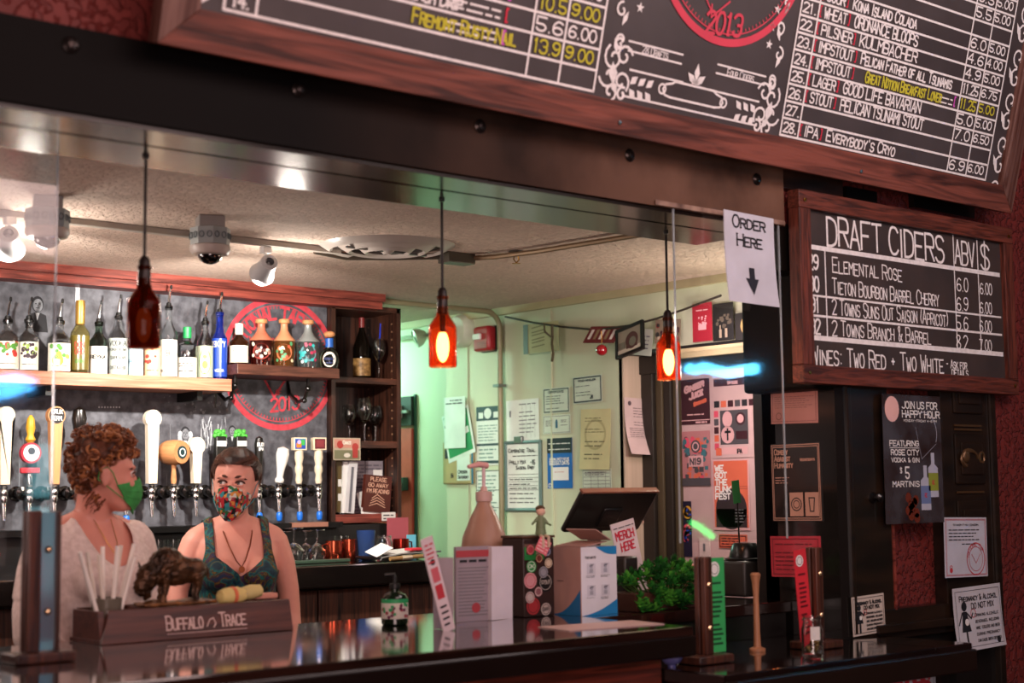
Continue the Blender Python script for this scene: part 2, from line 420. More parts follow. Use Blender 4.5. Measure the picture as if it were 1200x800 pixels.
mx = nt.nodes.new('ShaderNodeMix'); mx.data_type = 'RGBA'; nt.links.new(ml.outputs[0], mx.inputs[0]); mx.inputs[6].default_value = (*lin('#080504'), 1); mx.inputs[7].default_value = (*lin('#7a5a4a'), 1)
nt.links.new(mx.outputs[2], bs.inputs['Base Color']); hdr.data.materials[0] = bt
sbox('beam_edge', 3.35, 3.975, 3.2285, 3.2315, 2.347, 2.362, mat('#b0907e', .5, kind='rough', scale=12, hex2='#5a4034')).name = 'trim_5'
# wall above the beam and at the right
sbox('wall_front', -1.5, 3.98, 3.30, 3.42, 2.545, 3.6, REDWALL)
sbox('wall_front_upper', 3.98, 6.6, 3.27, 3.42, 2.36, 3.6, REDWALL)
sbox('wall_front_right', 5.20, 6.6, 3.25, 3.42, 0, 2.36, REDWALL)
for x0, x1, z0, z1, m_ in ((3.98, 4.32, 2.48, 2.56, worn), (4.34, 4.52, 2.478, 2.53, BLACKP), (4.75, 5.15, 2.50, 2.56, BLACKP)):
    sbox('trim_board', x0, x1, 3.245, 3.27, z0, z1, m_)
# black post and glazed side of the pier
sbox('trim_post', 4.12, 4.28, 3.24, 3.56, 1.80, 2.36, mat('#0e0b09', .6, spec=.15), bev=.012)
sbox('trim_post_top', 3.985, 4.12, 3.26, 3.5, 2.2, 2.36, mat('#15110e', .4))
pier = sbox('trim_pier', 4.22, 4.28, 3.235, 3.56, .9, 2.36, mat('#1b1917', .12, coat=.6))
sbox('trim_pier_back', 4.22, 4.9, 3.5, 3.60, .9, 2.36, mat('#1c1b1a', .35))
# black panelling with carved pilasters
pan = struct(empty('trim_panelling', None, None, (4.75, 3.25, .9))); 
pbox('stile', pan, 4.28, 4.525, 3.235, 3.33, .93, 1.95, BLACKWORN, .004)
pbox('stile', pan, 4.855, 5.17, 3.235, 3.33, .93, 1.95, BLACKWORN, .004)
pbox('edge_moulding', pan, 5.17, 5.205, 3.222, 3.33, 0, 1.95, BLACKWORN, .006)
pbox('edge_moulding', pan, 4.28, 4.30, 3.225, 3.24, .96, 1.93, BLACKWORN, .003)
pbox('inner_edge', pan, 4.525, 4.537, 3.232, 3.30, 1.03, 1.95, REDWOOD)
pbox('recessed_panel', pan, 4.53, 4.86, 3.29, 3.34, .93, 1.95, REDWALL)
pbox('lower_rail', pan, 4.42, 4.86, 3.232, 3.33, .93, 1.035, BLACKWORN, .004)
pbox('lower_rail', pan, 4.40, 4.88, 3.215, 3.33, .955, .985, BLACKWORN, .004)
for z0, z1 in ((1.735, 1.93), (1.47, 1.66), (1.27, 1.41)):
    pbox('carved_panel', pan, 4.93, 5.12, 3.224, 3.236, z0, z1, BLACKWORN, .005)
    pbox('carved_panel', pan, 4.955, 5.095, 3.217, 3.225, z0+.035, z1-.035, BLACKWORN, .004)
k = MB(); k.bx(-.09, .09, -.004, .0, -.004, .004)
for z in (1.675, 1.44, 1.69): k.build('gilt_line', mat('#5a4028', .4, .4), pan, loc=(5.02-4.75, -.018, z-.9), smooth=False)
km = MB(); km.tube([(.055*math.cos(a)-.02, 0, .03*math.sin(a)) for a in [i*.35 for i in range(13)]], [.004+.008*(i % 7)/7 for i in range(13)], 6)
km.sph((-.045, 0, .01), (.022, .012, .026)); km.ring(0, 0, 0.001, .001)
km.tube([(.062+.016*math.cos(i*.7), 0, .005+.02*math.sin(i*.7)) for i in range(9)], .005, 6, closed=True)
km.build('scroll_carving', mat('#6b5138', .35, .5), pan, loc=(5.02-4.75, -.035, 1.565-.9))
kb = MB().lathe([(.02, 0), (.02, .006), (.009, .01), (.009, .022), (.016, .028), (.017, .036), (.008, .044)], 14).build('knob', BLACKP, pan)
kb.matrix_basis = Matrix.Translation(at(1022, 583, 1, 3.235)-pan.location) @ Matrix.Rotation(R(90), 4, 'X')
sbox('trim_under', 4.42, 5.2, 3.25, 3.36, 0, .93, mat('#15110f', .4))
# red corridor door in the right wall, dark transom strip above
y0, y1 = 6.425, 7.35
d = struct(empty('door_1', None, None, (4.80, (y0+y1)/2, 0)))
REDDOOR = mat('#b04438', .5, kind='rough', scale=20, var=.15)
pbox('leaf', d, 4.79, 4.822, y0+.02, y1, 0, 1.80, REDDOOR)
pbox('transom', d, 4.788, 4.822, y0+.02, y1, 1.815, 1.97, mat('#12201d', .4))
pbox('door_closer', d, 4.74, 4.788, 6.52, 6.64, 1.855, 1.925, mat('#cfe0d0', .4, .2), .004)
pbox('closer_arm', d, 4.765, 4.785, 6.455, 6.53, 1.88, 1.895, STEEL)
pbox('door_frame', d, 4.806, 4.825, y0+.008, y0+.02, 0, 1.98, mat('#2c5a4c', .5))
pbox('push_bar', d, 4.75, 4.79, 6.47, 7.2, 1.47, 1.54, mat('#1d4436', .4), .004)
pbox('push_bar', d, 4.735, 4.752, 6.48, 6.60, 1.492, 1.518, mat('#a9c9b4', .3, .3), .003)
pbox('push_bar', d, 4.725, 4.752, 6.60, 6.65, 1.475, 1.53, mat('#a9c9b4', .3, .3), .003)
# poster door in the recess
d2 = struct(empty('door_2', None, None, (5.0, 4.45, 0)))
pbox('leaf', d2, 5.005, 5.04, 4.22, 4.69, 0, 1.99, mat('#c9a9a8', .5))
pbox('leaf_edge', d2, 4.99, 5.04, 3.7, 4.22, 0, 2.0, mat('#55534f', .4))
dk = mat('#241e19', .4); dk2 = mat('#4a3f2c', .45)
pbox('frame_post', d2, 4.93, 5.04, 4.80, 4.872, 0, 2.07, dk, .004)
pbox('frame_post', d2, 4.95, 5.04, 4.76, 4.80, 0, 2.07, dk2, .004)
pbox('frame_post', d2, 4.96, 5.04, 4.715, 4.76, 0, 2.07, dk, .004)
pbox('frame_post', d2, 4.975, 5.04, 4.69, 4.715, 0, 2.07, dk2, .004)
pbox('frame_head', d2, 4.92, 5.04, 3.7, 4.872, 1.985, 2.07, dk, .004)
# customer room shell
sbox('wall_room_back', -2.1, 7, -2.1, -2, 0, 3.6, mat('#3a1a18', .7))
sbox('wall_room_right', 6.6, 6.7, -2, 3.4, 0, 3.6, mat('#3a1a18', .7))
sbox('wall_room_left', -2.1, -2, -2, 3.4, 0, 3.6, mat('#3a1a18', .7))
sbox('wall_back_low', 3.78, 4.178, 5.70, 5.98, 0, 1.32, mat('#141110', .5))
sbox('ceiling_room', -2.1, 7, -2.1, 3.42, 3.6, 3.7, mat('#2a1816', .8))

# ================================================================ bars and shelves
TOP = mat('#2a1712', .07, kind='wood', scale=4, hex2='#120a08', stretch=(.4, 6, 6), coat=1., spec=.8)
bar = empty('bar_counter', 'long glossy dark wooden bar counter carrying the caddy and the sanitizer box', 'bar', (1.5, 3.5, 0))
MB().prism([(-2.3, -.465), (1.77, -.465), (1.77, -.05), (2.72, -.05), (2.72, .48), (-2.3, .48)], 1.03, 1.07).build('worktop', TOP, bar, smooth=False, bev=.005)
pbox('step_panel', bar, 3.20, 4.2, 3.46, 3.48, 0, 1.03, mat('#120d0b', .3))
pbox('back_panel', bar, 3.17, 4.2, 3.87, 3.9, 0, 1.03, mat('#17100d', .6))
pbox('nosing', bar, -.8, 3.275, 3.028, 3.06, .985, 1.045, mat('#160d0a', .25, coat=.6), .006)
FRONTW = mat('#7a3324', .4, kind='wood', scale=5, hex2='#2c120c', stretch=(.5, 9, 9))
n = 6
for i in range(n):
    z1 = .985-i*.16; pbox('front_board', bar, -.8, 3.20, 3.10, 3.13, z1-.155, z1, FRONTW, .003)
pbox('end_panel', bar, 3.17, 3.20, 3.13, 3.9, 0, .985, FRONTW)
pbox('back_panel', bar, -.8, 3.17, 3.87, 3.9, 0, .985, mat('#17100d', .6))

low = empty('order_counter', 'lower dark counter right of the main bar, holding the menu clips and the jar', 'counter', (3.8, 3.1, 0))
pbox('worktop', low, 3.205, 4.215, 2.86, 3.45, .91, .95, mat('#1c110e', .12, kind='wood', scale=4, hex2='#0d0706', stretch=(.4, 6, 6), coat=.8), .005)
pbox('worktop_end', low, 4.215, 4.42, 2.86, 3.21, .91, .95, mat('#1c110e', .12, kind='wood', scale=4, hex2='#0d0706', stretch=(.4, 6, 6), coat=.8), .005)
pbox('nosing', low, 3.205, 4.43, 2.85, 2.875, .86, .93, mat('#1f130f', .3), .005)
pbox('front_panel', low, 3.215, 4.38, 2.93, 2.96, 0, .86, mat('#2a1410', .5, kind='wood', scale=5, var=.4, stretch=(.6, 8, 8)))
pbox('end_panel', low, 4.34, 4.38, 2.90, 3.21, 0, .86, mat('#120c0a', .5))

bb = empty('back_counter', 'black counter with striped wooden front under the tap wall', 'counter', (3, 5.4, 0))
pbox('worktop', bb, .2, 4.03, 5.15, 5.75, 1.085, 1.175, mat('#120d0c', .1, coat=.8), .006)
pbox('glass_rail', bb, 3.05, 3.62, 5.30, 5.33, 1.176, 1.19, mat('#35483a', .3), .003)
for i in range(6):
    x0 = .3+i*.62
    f = pbox('cabinet_door', bb, x0, x0+.612, 5.205, 5.23, .1, 1.075, ZEBRA, .003)
    hp = [(x0+.56, 5.20, .93), (x0+.56, 5.165, .92), (x0+.56, 5.165, .80), (x0+.56, 5.20, .79)]
    hm = MB().tube([Vector(p)-Vector((x0+.306, 5.2175, .5875)) for p in hp], .006, 8).build('handle', CHROME, f)
pbox('carcass', bb, .3, 4.02, 5.23, 5.74, 0, 1.085, mat('#17100d', .6))
pbox('side_panel', bb, 4.0, 4.025, 5.2, 5.74, 0, 1.085, ZEBRA)
pbox('splash_box', bb, 2.2, 3.788, 5.64, 5.755, 1.175, 1.31, mat('#0c0a0a', .4))

SHELF = mat('#c08468', .45, kind='wood', scale=7, hex2='#9a5c44', stretch=(.5, 8, 8))
s1 = empty('liquor_shelf', 'long pale wooden shelf carrying the row of pourer bottles', 'shelf', (1.8, 5.6, 1.9))
pbox('board', s1, .2, 3.165, 5.5, 5.735, 1.887, 1.938, SHELF, .003)
for x in (.6, 1.5, 2.4, 3.05): pbox('bracket', s1, x-.012, x+.012, 5.56, 5.735, 1.85, 1.887, BLACK)
s2 = empty('tequila_shelf', 'short dark wooden shelf carrying the round decanters before the red logo', 'shelf', (3.42, 5.6, 1.95))
pbox('board', s2, 3.19, 3.70, 5.5, 5.735, 1.960, 2.005, mat('#5d3528', .45, kind='wood', scale=7, hex2='#35190f', stretch=(.5, 8, 8)), .003)
for px_ in (278, 364):
    p = at(px_, 452, 1, 5.55); b = MB()
    b.tube([(0, 0, 0), (0, .0, -.04), (0, .03, -.09), (0, .08, -.10), (0, .15, -.06), (0, .17, 0)], .008, 8)
    b.tube([(0, .17, .0), (0, .17, -.13)], .008, 8); b.sph((0, .0, -.045), .014); b.sph((0, .03, -.095), .012)
    b.build('bracket', BLACKP, s2, loc=(p.x-3.42, -.03, .012))

cab = empty('tall_shelf_unit', 'dark striped wooden shelf unit standing open at the end of the tap wall', 'shelf unit', (3.98, 5.85, 1.32))
pbox('side_panel', cab, 3.79, 3.812, 5.70, 5.98, 1.325, 2.322, ZEBRA)
pbox('side_panel', cab, 4.155, 4.178, 5.70, 5.98, 1.325, 2.322, ZEBRA)
pbox('top', cab, 3.79, 4.178, 5.70, 5.98, 2.298, 2.322, ZEBRAX)
pbox('back', cab, 3.81, 4.157, 5.965, 5.98, 1.33, 2.31, ZEBRA)
for z0, z1 in ((1.961, 1.989), (1.666, 1.698), (1.327, 1.366)):
    pbox('shelf', cab, 3.811, 4.156, 5.702, 5.97, z0, z1, ZEBRAX if z0 > 1.5 else REDWOOD, .002)
for y in (5.74, 5.93):
    peg = MB()
    for i in range(24):
        z = 1.40+i*.037; peg.cyl((4.1555-3.98, y-5.85, z-1.32), (4.153-3.98, y-5.85, z-1.32), .004, n=8)
    tag(peg.build('peg_holes', mat('#9a7458', .5), cab), kind='stuff')
cs = sheet('price_card', 'small white card stuck on the lowest shelf edge of the striped unit', 'card', yface(5.698), (447, 600, 463, 610), PAPER, lambda k, w, h: lines(k, -w*.4, -h*.4, w*.4, h*.35, 2, 0, .35), [INK])
# ================================================================ big menu board over the bar
T15 = R(14.5)
BO = Frame((0, 3.15, 2.516), (1, 0, 0), (0, -math.sin(T15), math.cos(T15)))
BX0 = BO.px(180, 50)[0]; BX1 = BO.px(1180, 250)[0]; BH = 1.42
SLB = mat('#4a4242', .55, kind='rough', scale=3, hex2='#3d3535')
mb_root = empty('menu_board', 'huge chalk beer menu board in a rustic wooden frame hung over the beam, leaning forward', 'menu board', mtx=BO.mtx(BX0, 0, 0), group=None)
W_ = BX1-BX0; FW = .098
RUST = mat('#84483a', .6, kind='wood', scale=4, hex2='#3c1c14', stretch=(.5, 7, 6), bump=.25)
RUSTV = mat('#7d5a50', .55, kind='wood', scale=4, hex2='#4e2a20', stretch=(7, .5, 6), bump=.25)
def mitre(L_, W2, vertical=False):
    return [(0, 0), (L_, 0), (L_-W2, W2), (W2, W2)]
MB().prism([(0, 0), (W_, 0), (W_-FW, FW), (FW, FW)], -.03, .022).build('frame_rail', RUST, mb_root, smooth=False, bev=.003)
MB().prism([(0, BH), (FW, BH-FW), (W_-FW, BH-FW), (W_, BH)], -.03, .022).build('frame_rail', RUST, mb_root, smooth=False, bev=.003)
MB().prism([(0, 0), (FW, FW), (FW, BH-FW), (0, BH)], -.03, .022).build('frame_rail', RUSTV, mb_root, smooth=False, bev=.003)
MB().prism([(W_, 0), (W_, BH), (W_-FW, BH-FW), (W_-FW, FW)], -.03, .022).build('frame_rail', RUSTV, mb_root, smooth=False, bev=.003)
MB().box((W_/2, BH/2, -.012), (W_-FW, BH-FW, .02)).build('slate', SLB, mb_root, smooth=False)
def bl(x, y):   # photograph point -> board coordinates
    a, b = BO.px(x, y); return a-BX0, b
g = MB(); t = .0075
# left grid
x1, y0 = bl(695, 107); xl = bl(262, 8)[0]; rowh = (bl(697, 81)[1]-bl(695, 107)[1]); rowh = .0782
rh = (bl(703, 33)[1]-y0)/3
c1 = bl(654, 94)[0]; c2 = bl(616, 85)[0]; cn = bl(300, 13)[0]
g.y0 = y0
NR = int((BH-FW-y0-.05)/rh)
for i in range(NR+1): g.stroke([(xl, y0+i*rh), (x1, y0+i*rh)], t)
for x in (xl, cn, c2, c1, x1): g.stroke([(x, y0), (x, y0+NR*rh)], t)
rows = [(14, None, None, '', '', 0), (13, '', 'Fremont Rusty Nail', '13.9', '9.00', 1), (12, 'SOUR', 'French Drip', '5.6', '6.00', 0), (11, 'IPA', 'Rocket Dust', '10.5', '9.00', 1), (10, 'PALE', 'River Bend', '5.8', '5.00', 0)]
for i in range(NR):
    yb = y0+i*rh+rh*.2
    num, st, nm, abv, pr, yc = rows[i] if i < len(rows) else (14-i, 'ALE', 'House Draft', '5.5', '5.00', i % 2)
    text(g, '%d.' % num, xl+.02, yb, rh*.55, .006, 0, serif=True)
    if nm:
        if st: text(g, st, cn+.12, yb, rh*.6, .006, 0, fit=.2)
        text(g, nm, cn+.40 if st != '' else cn+.46, yb, rh*.62, .0065, 1 if yc else 0, jit=.05)
        text(g, '[', c2-.10, yb, rh*.6, .006, 2 if not yc else 3)
        scribble(g, c2-.30, c2-.12, yb+rh*.05, rh*.3, .006, 0); scribble(g, c2-.30, c2-.12, yb+rh*.35, rh*.3, .006, 0)
        text(g, abv, c2+.012, yb, rh*.62, .006, 1 if yc else 0, fit=(c1-c2)*.85)
        text(g, pr, c1+.012, yb+rh*.05, rh*.55, .006, 1 if yc else 0, fit=(x1-c1)*.8)
# right grid
xa, ya = bl(913.5, 157.5); xb = bl(1154, 211.5)[0]; yt = bl(1200, 6)[1]
rh2 = (bl(942, 15)[1]-ya)/7.0*1.0
rh2 = (BO.px(942, 15)[1]-ya)/7.15
cn2 = bl(934, 162)[0]; cc1 = bl(1109, 201)[0]; cc2 = bl(1131, 206)[0]
NR2 = int((BH-FW-ya-.05)/rh2)
for i in range(NR2+1): g.stroke([(xa, ya+i*rh2), (xb, ya+i*rh2)], t)
for x in (xa, cn2, cc1, cc2, xb): g.stroke([(x, ya), (x, ya+NR2*rh2)], t)
rows2 = [(28, 'IPA', "Everybody's Cryo", '6.9', '6.00', 0), (27, None, None, '', '', 0), (26, 'STOUT', 'PELICAN TSUNAMI STOUT', '7.0', '6.50', 0), (25, 'LAGER', 'GOOD LIFE BAVARIAN', '5.0', '5.00', 0),
         (24, 'IMPSTOUT', 'Great Notion Breakfast Lover', '11.25', '5.00', 1), (23, 'IMPSTOUT', 'Pelican Father of all Tsunamis', '11.25', '6.75', 0), (22, 'PILSNER', 'KULMBACHER', '4.9', '5.00', 0),
         (21, 'WHEAT', 'ORDNANCE BLOOPS', '4.6', '4.00', 0), (20, 'SOUR', 'Kona Island Colada', '6.0', '5.00', 0), (19, 'PALE', '', '', '', 0)]
NW = {"Everybody's Cryo": .31, 'KULMBACHER': .265, 'Pelican Father of all Tsunamis': .43, 'GOOD LIFE BAVARIAN': .357, 'PELICAN TSUNAMI STOUT': .383, 'Great Notion Breakfast Lover': .36, 'ORDNANCE BLOOPS': .29, 'Kona Island Colada': .29}
for i in range(NR2):
    yb = ya+i*rh2+rh2*.22
    num, st, nm, abv, pr, yc = rows2[i] if i < len(rows2) else (28-i, 'ALE', 'House Draft', '5.5', '5.00', 0)
    text(g, '%d.' % num, xa+.012, yb, rh2*.55, .006, 0, serif=True, fit=(cn2-xa)*.8)
    if nm:
        ws = .0225*len(st)+.01
        text(g, '[', cn2+.008, yb, rh2*.62, .005, 2); text(g, st, cn2+.03, yb, rh2*.6, .0058, 0, fit=ws)
        text(g, ']', cn2+.035+ws, yb, rh2*.62, .005, 2)
        x0 = cn2+.07+ws; x0 += .04 if yc else 0
        text(g, nm, x0, yb, rh2*.66, .0062, 1 if yc else 0, jit=.05, fit=1.26*NW.get(nm, .3))
        if yc: scribble(g, cc1-.12, cc1-.04, yb, rh2*.3, .005, 0); scribble(g, cc1-.12, cc1-.04, yb+rh2*.3, rh2*.3, .005, 0); text(g, '[', cc1-.03, yb, rh2*.6, .006, 3)
        text(g, abv, cc1+.008, yb, rh2*.62, .006, 1 if yc else 0, fit=(cc2-cc1)*.84)
        text(g, pr, cc2+.008, yb+rh2*.08, rh2*.52, .0055, 1 if yc else 0, fit=(xb-cc2)*.8)
# centre: ornamental frame, seal and stars
def P(x, y): return bl(x, y)
def curl(cx, cy, r, a0, turns, t_=.007, n=14, s=1):
    g.stroke([(cx+s*r*(1-i/n*.75)*math.cos(a0+i/n*turns*2*PI), cy+r*(1-i/n*.75)*math.sin(a0+i/n*turns*2*PI)) for i in range(n+1)], t_)
def leafblob(cx, cy, a, l, w2):
    d = (math.cos(a), math.sin(a)); n_ = (-d[1], d[0])
    g.add([(cx, cy, .0016), (cx+d[0]*l*.5+n_[0]*w2, cy+d[1]*l*.5+n_[1]*w2, .0016), (cx+d[0]*l, cy+d[1]*l, .0016), (cx+d[0]*l*.5-n_[0]*w2, cy+d[1]*l*.5-n_[1]*w2, .0016)], [(0, 3, 2, 1)], 0)
def star(cx, cy, r):
    pts = [(cx+(r if i % 2 == 0 else r*.4)*math.cos(PI/2+i*PI/5), cy+(r if i % 2 == 0 else r*.4)*math.sin(PI/2+i*PI/5), .0016) for i in range(10)]
    g.add(pts+[(cx, cy, .0016)], [(10, i, (i+1) % 10) for i in range(10)], 0)
cl = P(722, 90); cr = P(899, 130); top_y = BH-FW-.1
ox0, ox1 = P(712, 105)[0]-.02, P(908, 140)[0]+.03
U = .0036
for (cx, cy), s in ((P(720, 86), 1), (P(899, 130), -1)):
    for r, dx, dy, a, tn in ((.040, -.012, .045, 2.2, 1.1), (.034, .028, .055, .3, 1.1), (.038, -.022, -.01, 3.4, .9), (.034, .030, -.02, 5.6, 1.0), (.030, -.008, -.055, 4.2, 1.1), (.022, .04, -.055, 1.2, 1), (.02, .0, .085, 1, 1)):
        curl(cx+s*dx, cy+dy, r, a if s > 0 else PI-a, tn*s, .008)
    leafblob(cx, cy-.035, PI/2+.2*s, .07, .018); leafblob(cx+s*.02, cy-.06, PI/2+.6*s, .05, .012)
    hh_ = P(750, 10)[1]; 
    for jj in range(12):
        y = cy+.10+jj*.085; curl(cx+s*(.005-.014*(jj % 2)), y, .024, PI/2+(0 if jj % 2 else PI), .9*s*(1 if jj % 2 else -1), .007); leafblob(cx-s*.002, y-.045, PI/2+.4*(-1)**jj, .05, .009)
for (lx0, ly0), s in ((P(737, 101), 1), (P(884, 135), -1)):
    for i in range(3):
        for dy, an in ((.006, .75), (-.006, -.75)): leafblob(lx0+s*i*.034, ly0+dy, an if s > 0 else PI-an, .040, .012)
for a_, b_ in (((738, 82), (800, 96)), ((829, 105), (889, 119)), ((729, 112), (886, 147))): qa, qb = P(*a_), P(*b_); g.stroke([(qa[0], (qa[1]+qb[1])/2), (qb[0], (qa[1]+qb[1])/2)], .0065)
mx, yb = P(812, 114)
cart = [(mx-.135, yb+.004), (mx-.125, yb+.02), (mx-.10, yb+.026), (mx-.085, yb+.034), (mx+.085, yb+.034), (mx+.10, yb+.026), (mx+.125, yb+.02), (mx+.135, yb+.004), (mx+.125, yb-.012), (mx+.10, yb-.016), (mx-.10, yb-.016), (mx-.125, yb-.012)]
g.stroke(cart, .007, closed=True)
for s in (-1, 1):
    g.ring(mx+s*.138, yb+.004, .014, .007); leafblob(mx, yb+.04, PI/2+s*.9, .05, .012); leafblob(mx+s*.02, yb+.04, PI/2+s*1.2, .04, .009)
leafblob(mx, yb+.045, PI/2, .06, .012)
for (x, y) in ((750, 9), (911, 11), (905, 31), (901, 52)): star(*P(x, y), .017)
for j in range(4): star(cl[0]+.09, P(750, 9)[1]+.12+j*.11, .016); star(cr[0]-.06, P(911, 11)[1]+.1+j*.11, .016)
for (xa_, ya_), (xb_, yb_) in ((P(737, 48), P(800, 64)), (P(736, 59), P(798, 75)), (P(841, 75), P(897, 90)), (P(839, 85), P(895, 100))): g.stroke([(xa_, (ya_+yb_)/2), (xb_, (ya_+yb_)/2)], .006)
a = P(768, 61); text(g, '28 Drafts', a[0], a[1]-.012, .022, .003, 0, align='c'); a = P(868, 88); text(g, 'Four Ciders', a[0], a[1]-.012, .022, .003, 0, align='c')
# seal: bottom reaches (842,53); thickness about 7 px
bx_, by_ = P(842, 53); lx_, ly_ = P(786, 0); rr_ = ((lx_-bx_)**2+(ly_-by_)**2)/(2*(ly_-by_)); cy_ = by_+rr_
g.ring(bx_, cy_, rr_-.012, .024, .0016, 4, 72); g.ring(bx_, cy_, rr_-.038, .004, .0016, 4, 72)
for i in range(110):
    a_ = i/110*2*PI; g.stroke([(bx_+(rr_-.043)*math.cos(a_), cy_+(rr_-.043)*math.sin(a_)), (bx_+(rr_-.051)*math.cos(a_), cy_+(rr_-.051)*math.sin(a_))], .003, .0016, 4)
text(g, '2013', 0, 0, .07, .010, 4, arc=(bx_, cy_, -(rr_-.065), 0), serif=False) if False else None
q = P(833, 35); text(g, '2013', q[0]-.055+.03, q[1]-.012, .066, .010, 4, serif=True, slope=.1)
g.stroke([P(834, 5), P(833, 20), P(855, 2)], .006, .0016, 4); g.stroke([P(828, 0), P(834, 14)], .005, .0016, 4)
text(g, 'NATIONAL TAP', 0, 0, .085, .011, 4, arc=(bx_, cy_, rr_-.15, PI*.86), fit=(rr_-.15)*PI*.72)
# right edge filigree
for j in range(15):
    y = ya-.02+j*.083; xx = xb+.075; s = 1 if j % 2 else -1
    curl(xx, y, .038, PI/2*s, .95*s, .008); leafblob(xx-.012*s, y-.02, PI/2+.6*s, .07, .012)
for j in range(12):
    y = y0+.02+j*.083; xx = xl-.075; s = 1 if j % 2 else -1
    curl(xx, y, .038, PI/2*s, .95*s, .008); leafblob(xx-.012*s, y-.02, PI/2+.6*s, .07, .012)
g.build('lettering', [CHALK, YCHALK, RCHALK, PCHALK, mat('#d8455a', .7)], mb_root, smooth=False)
for px_ in ((720, 143), (1003, 200)):
    q = bl(*px_); MB().lathe([(.006, 0), (.007, .003), (.001, .004)], 10, c=(q[0], q[1], .022)).build('screw', STEEL, mb_root)

# ================================================================ draft cider board
CF = Frame((0, 3.205, 0), (1, 0, 0), (0, 0, 1))
x0, y1 = CF.px(929, 222); x1, yb_ = CF.px(1188, 462); y0 = CF.px(935, 450)[1]; y0 = (y0+yb_)/2
cw, ch = x1-x0, y1-y0
cb = empty('cider_board', 'small framed chalkboard listing draft ciders at the right of the beam', 'chalkboard', mtx=CF.mtx(x0, y0))
fw = .062
MB().box((cw/2, fw/2, 0), (cw, fw, .05)).build('frame_rail', FRAMEW, cb, smooth=False, bev=.003)
MB().box((cw/2, ch-fw/2, 0), (cw, fw, .05)).build('frame_rail', FRAMEW, cb, smooth=False, bev=.003)
MB().box((fw/2, ch/2, 0), (fw, ch-2*fw, .048)).build('frame_rail', FRAMEWV, cb, smooth=False, bev=.003)
MB().box((cw-fw/2, ch/2, 0), (fw, ch-2*fw, .048)).build('frame_rail', FRAMEWV, cb, smooth=False, bev=.003)
MB().box((cw/2, ch/2, -.005), (cw-fw, ch-fw, .02)).build('slate', mat('#372e2c', .55, kind='rough', scale=5, hex2='#453834'), cb, smooth=False)
for lx in (.03, cw-.03):
    for ly in (.035, ch-.035): MB().lathe([(.006, 0), (.007, .003), (.001, .004)], 10, c=(lx, ly, .025)).build('screw', BRASS, cb)
g = MB(); Z = .006
def cp(x, y): a, b = CF.px(x, y); return a-x0, b-y0
def ctext(s, xa, ya, xb, h, t_=.006, mi=0, **k):
    p, q = cp(xa, ya), cp(xb, ya); text(g, s, p[0], p[1], h, t_, mi, fit=abs(q[0]-p[0]), z=Z, jit=.04, **k)
def hz(xa, y, xb, yq, t_):
    p, q = cp(xa, y), cp(xb, yq); ym = (p[1]+q[1])/2; g.stroke([(fw+.002, ym), (q[0], ym)], t_, Z); return ym
h1 = hz(951, 290, 1169, 322, .016); h2 = hz(967, 349, 1171, 371, .007); h3 = hz(967, 374, 1172, 390, .008); h4 = hz(953.6, 397, 1173, 414, .017)
for x, y in ((1115, 275), (1143, 282)): a = cp(x, y)[0]; g.stroke([(a, h4), (a, cp(x, y)[1])], .006, Z)
a = cp(966, 330)[0]; g.stroke([(a, h4), (a, h1)], .006, Z)
ctext('DRAFT CIDERS', 968, 287, 1106, .098, .0095)
ctext('ABV', 1118, 309, 1142, .09, .008); ctext('$', 1148, 314, 1160, .095, .009)
hh = (h1-h4)/4.2
for i, (n_, nm, ab, pr, yy, xe) in enumerate((('29', 'Elemental Rose', '6.0', '6.00', 317, 1056), ('30', 'Tieton Bourbon Barrel Cherry', '6.9', '6.00', 342, 1099), ('31', '2 Towns Suns Out Saison (Apricot)', '5.6', '6.00', 369, 1110), ('32', '2 Towns Branch & Barrel', '8.2', '7.00', 394, 1090))):
    yl = cp(975, (319, 344, 368, 393)[i])[1]
    text(g, n_, fw+.004, yl, .050, .0075, 0, z=Z, fit=.055)
    text(g, nm, cp(974, yy)[0], yl, .052, .0048, 0, z=Z, jit=.05, fit=cp(xe, yy)[0]-cp(974, yy)[0])
    text(g, ab, cp(1119, yy)[0], yl-.006, .050, .005, 0, z=Z, fit=.08)
    text(g, pr, cp(1146, yy)[0], yl-.006, .042, .0045, 0, z=Z, fit=.085)
text(g, 'Wines: Two Red + Two White', fw+.006, cp(957, 427)[1], .062, .0058, 0, z=Z, jit=.03, fit=cp(1106, 430)[0]-fw-.01)
text(g, '- Ask for', cp(1107, 430)[0], cp(1110, 431)[1], .03, .0042, 0, z=Z, fit=.14); text(g, 'details', cp(1114, 440)[0], cp(1110, 440)[1], .03, .0042, 0, z=Z, fit=.11)
g.build('lettering', [CHALK], cb, smooth=False)

# ================================================================ order here sign
def m_order(k, w, h):
    text(k, 'Order', 0, h*.33, h*.13, .0058, 0, align='c', fit=w*.68, serif=True)
    text(k, 'Here', 0, h*.13, h*.13, .0058, 0, align='c', fit=w*.52, serif=True)
    k.rect(-w*.055, -h*.26, w*.055, -h*.10, .0014, 1); k.add([(-w*.13, -h*.22, .0014), (w*.13, -h*.22, .0014), (0, -h*.40, .0014)], [(2, 1, 0)], 1)
sheet('order_sign', 'white laminated order here sign with a down arrow hanging from the beam end', 'sign', yface(3.18), (848, 251, 906, 357), mat('#d9dbe6', .18, coat=1.), m_order, [INK, mat('#20202c', .6)], thick=.003, curl=.02)
bpy.data.objects['order_sign'].rotation_euler.rotate_axis('Z', R(-1))

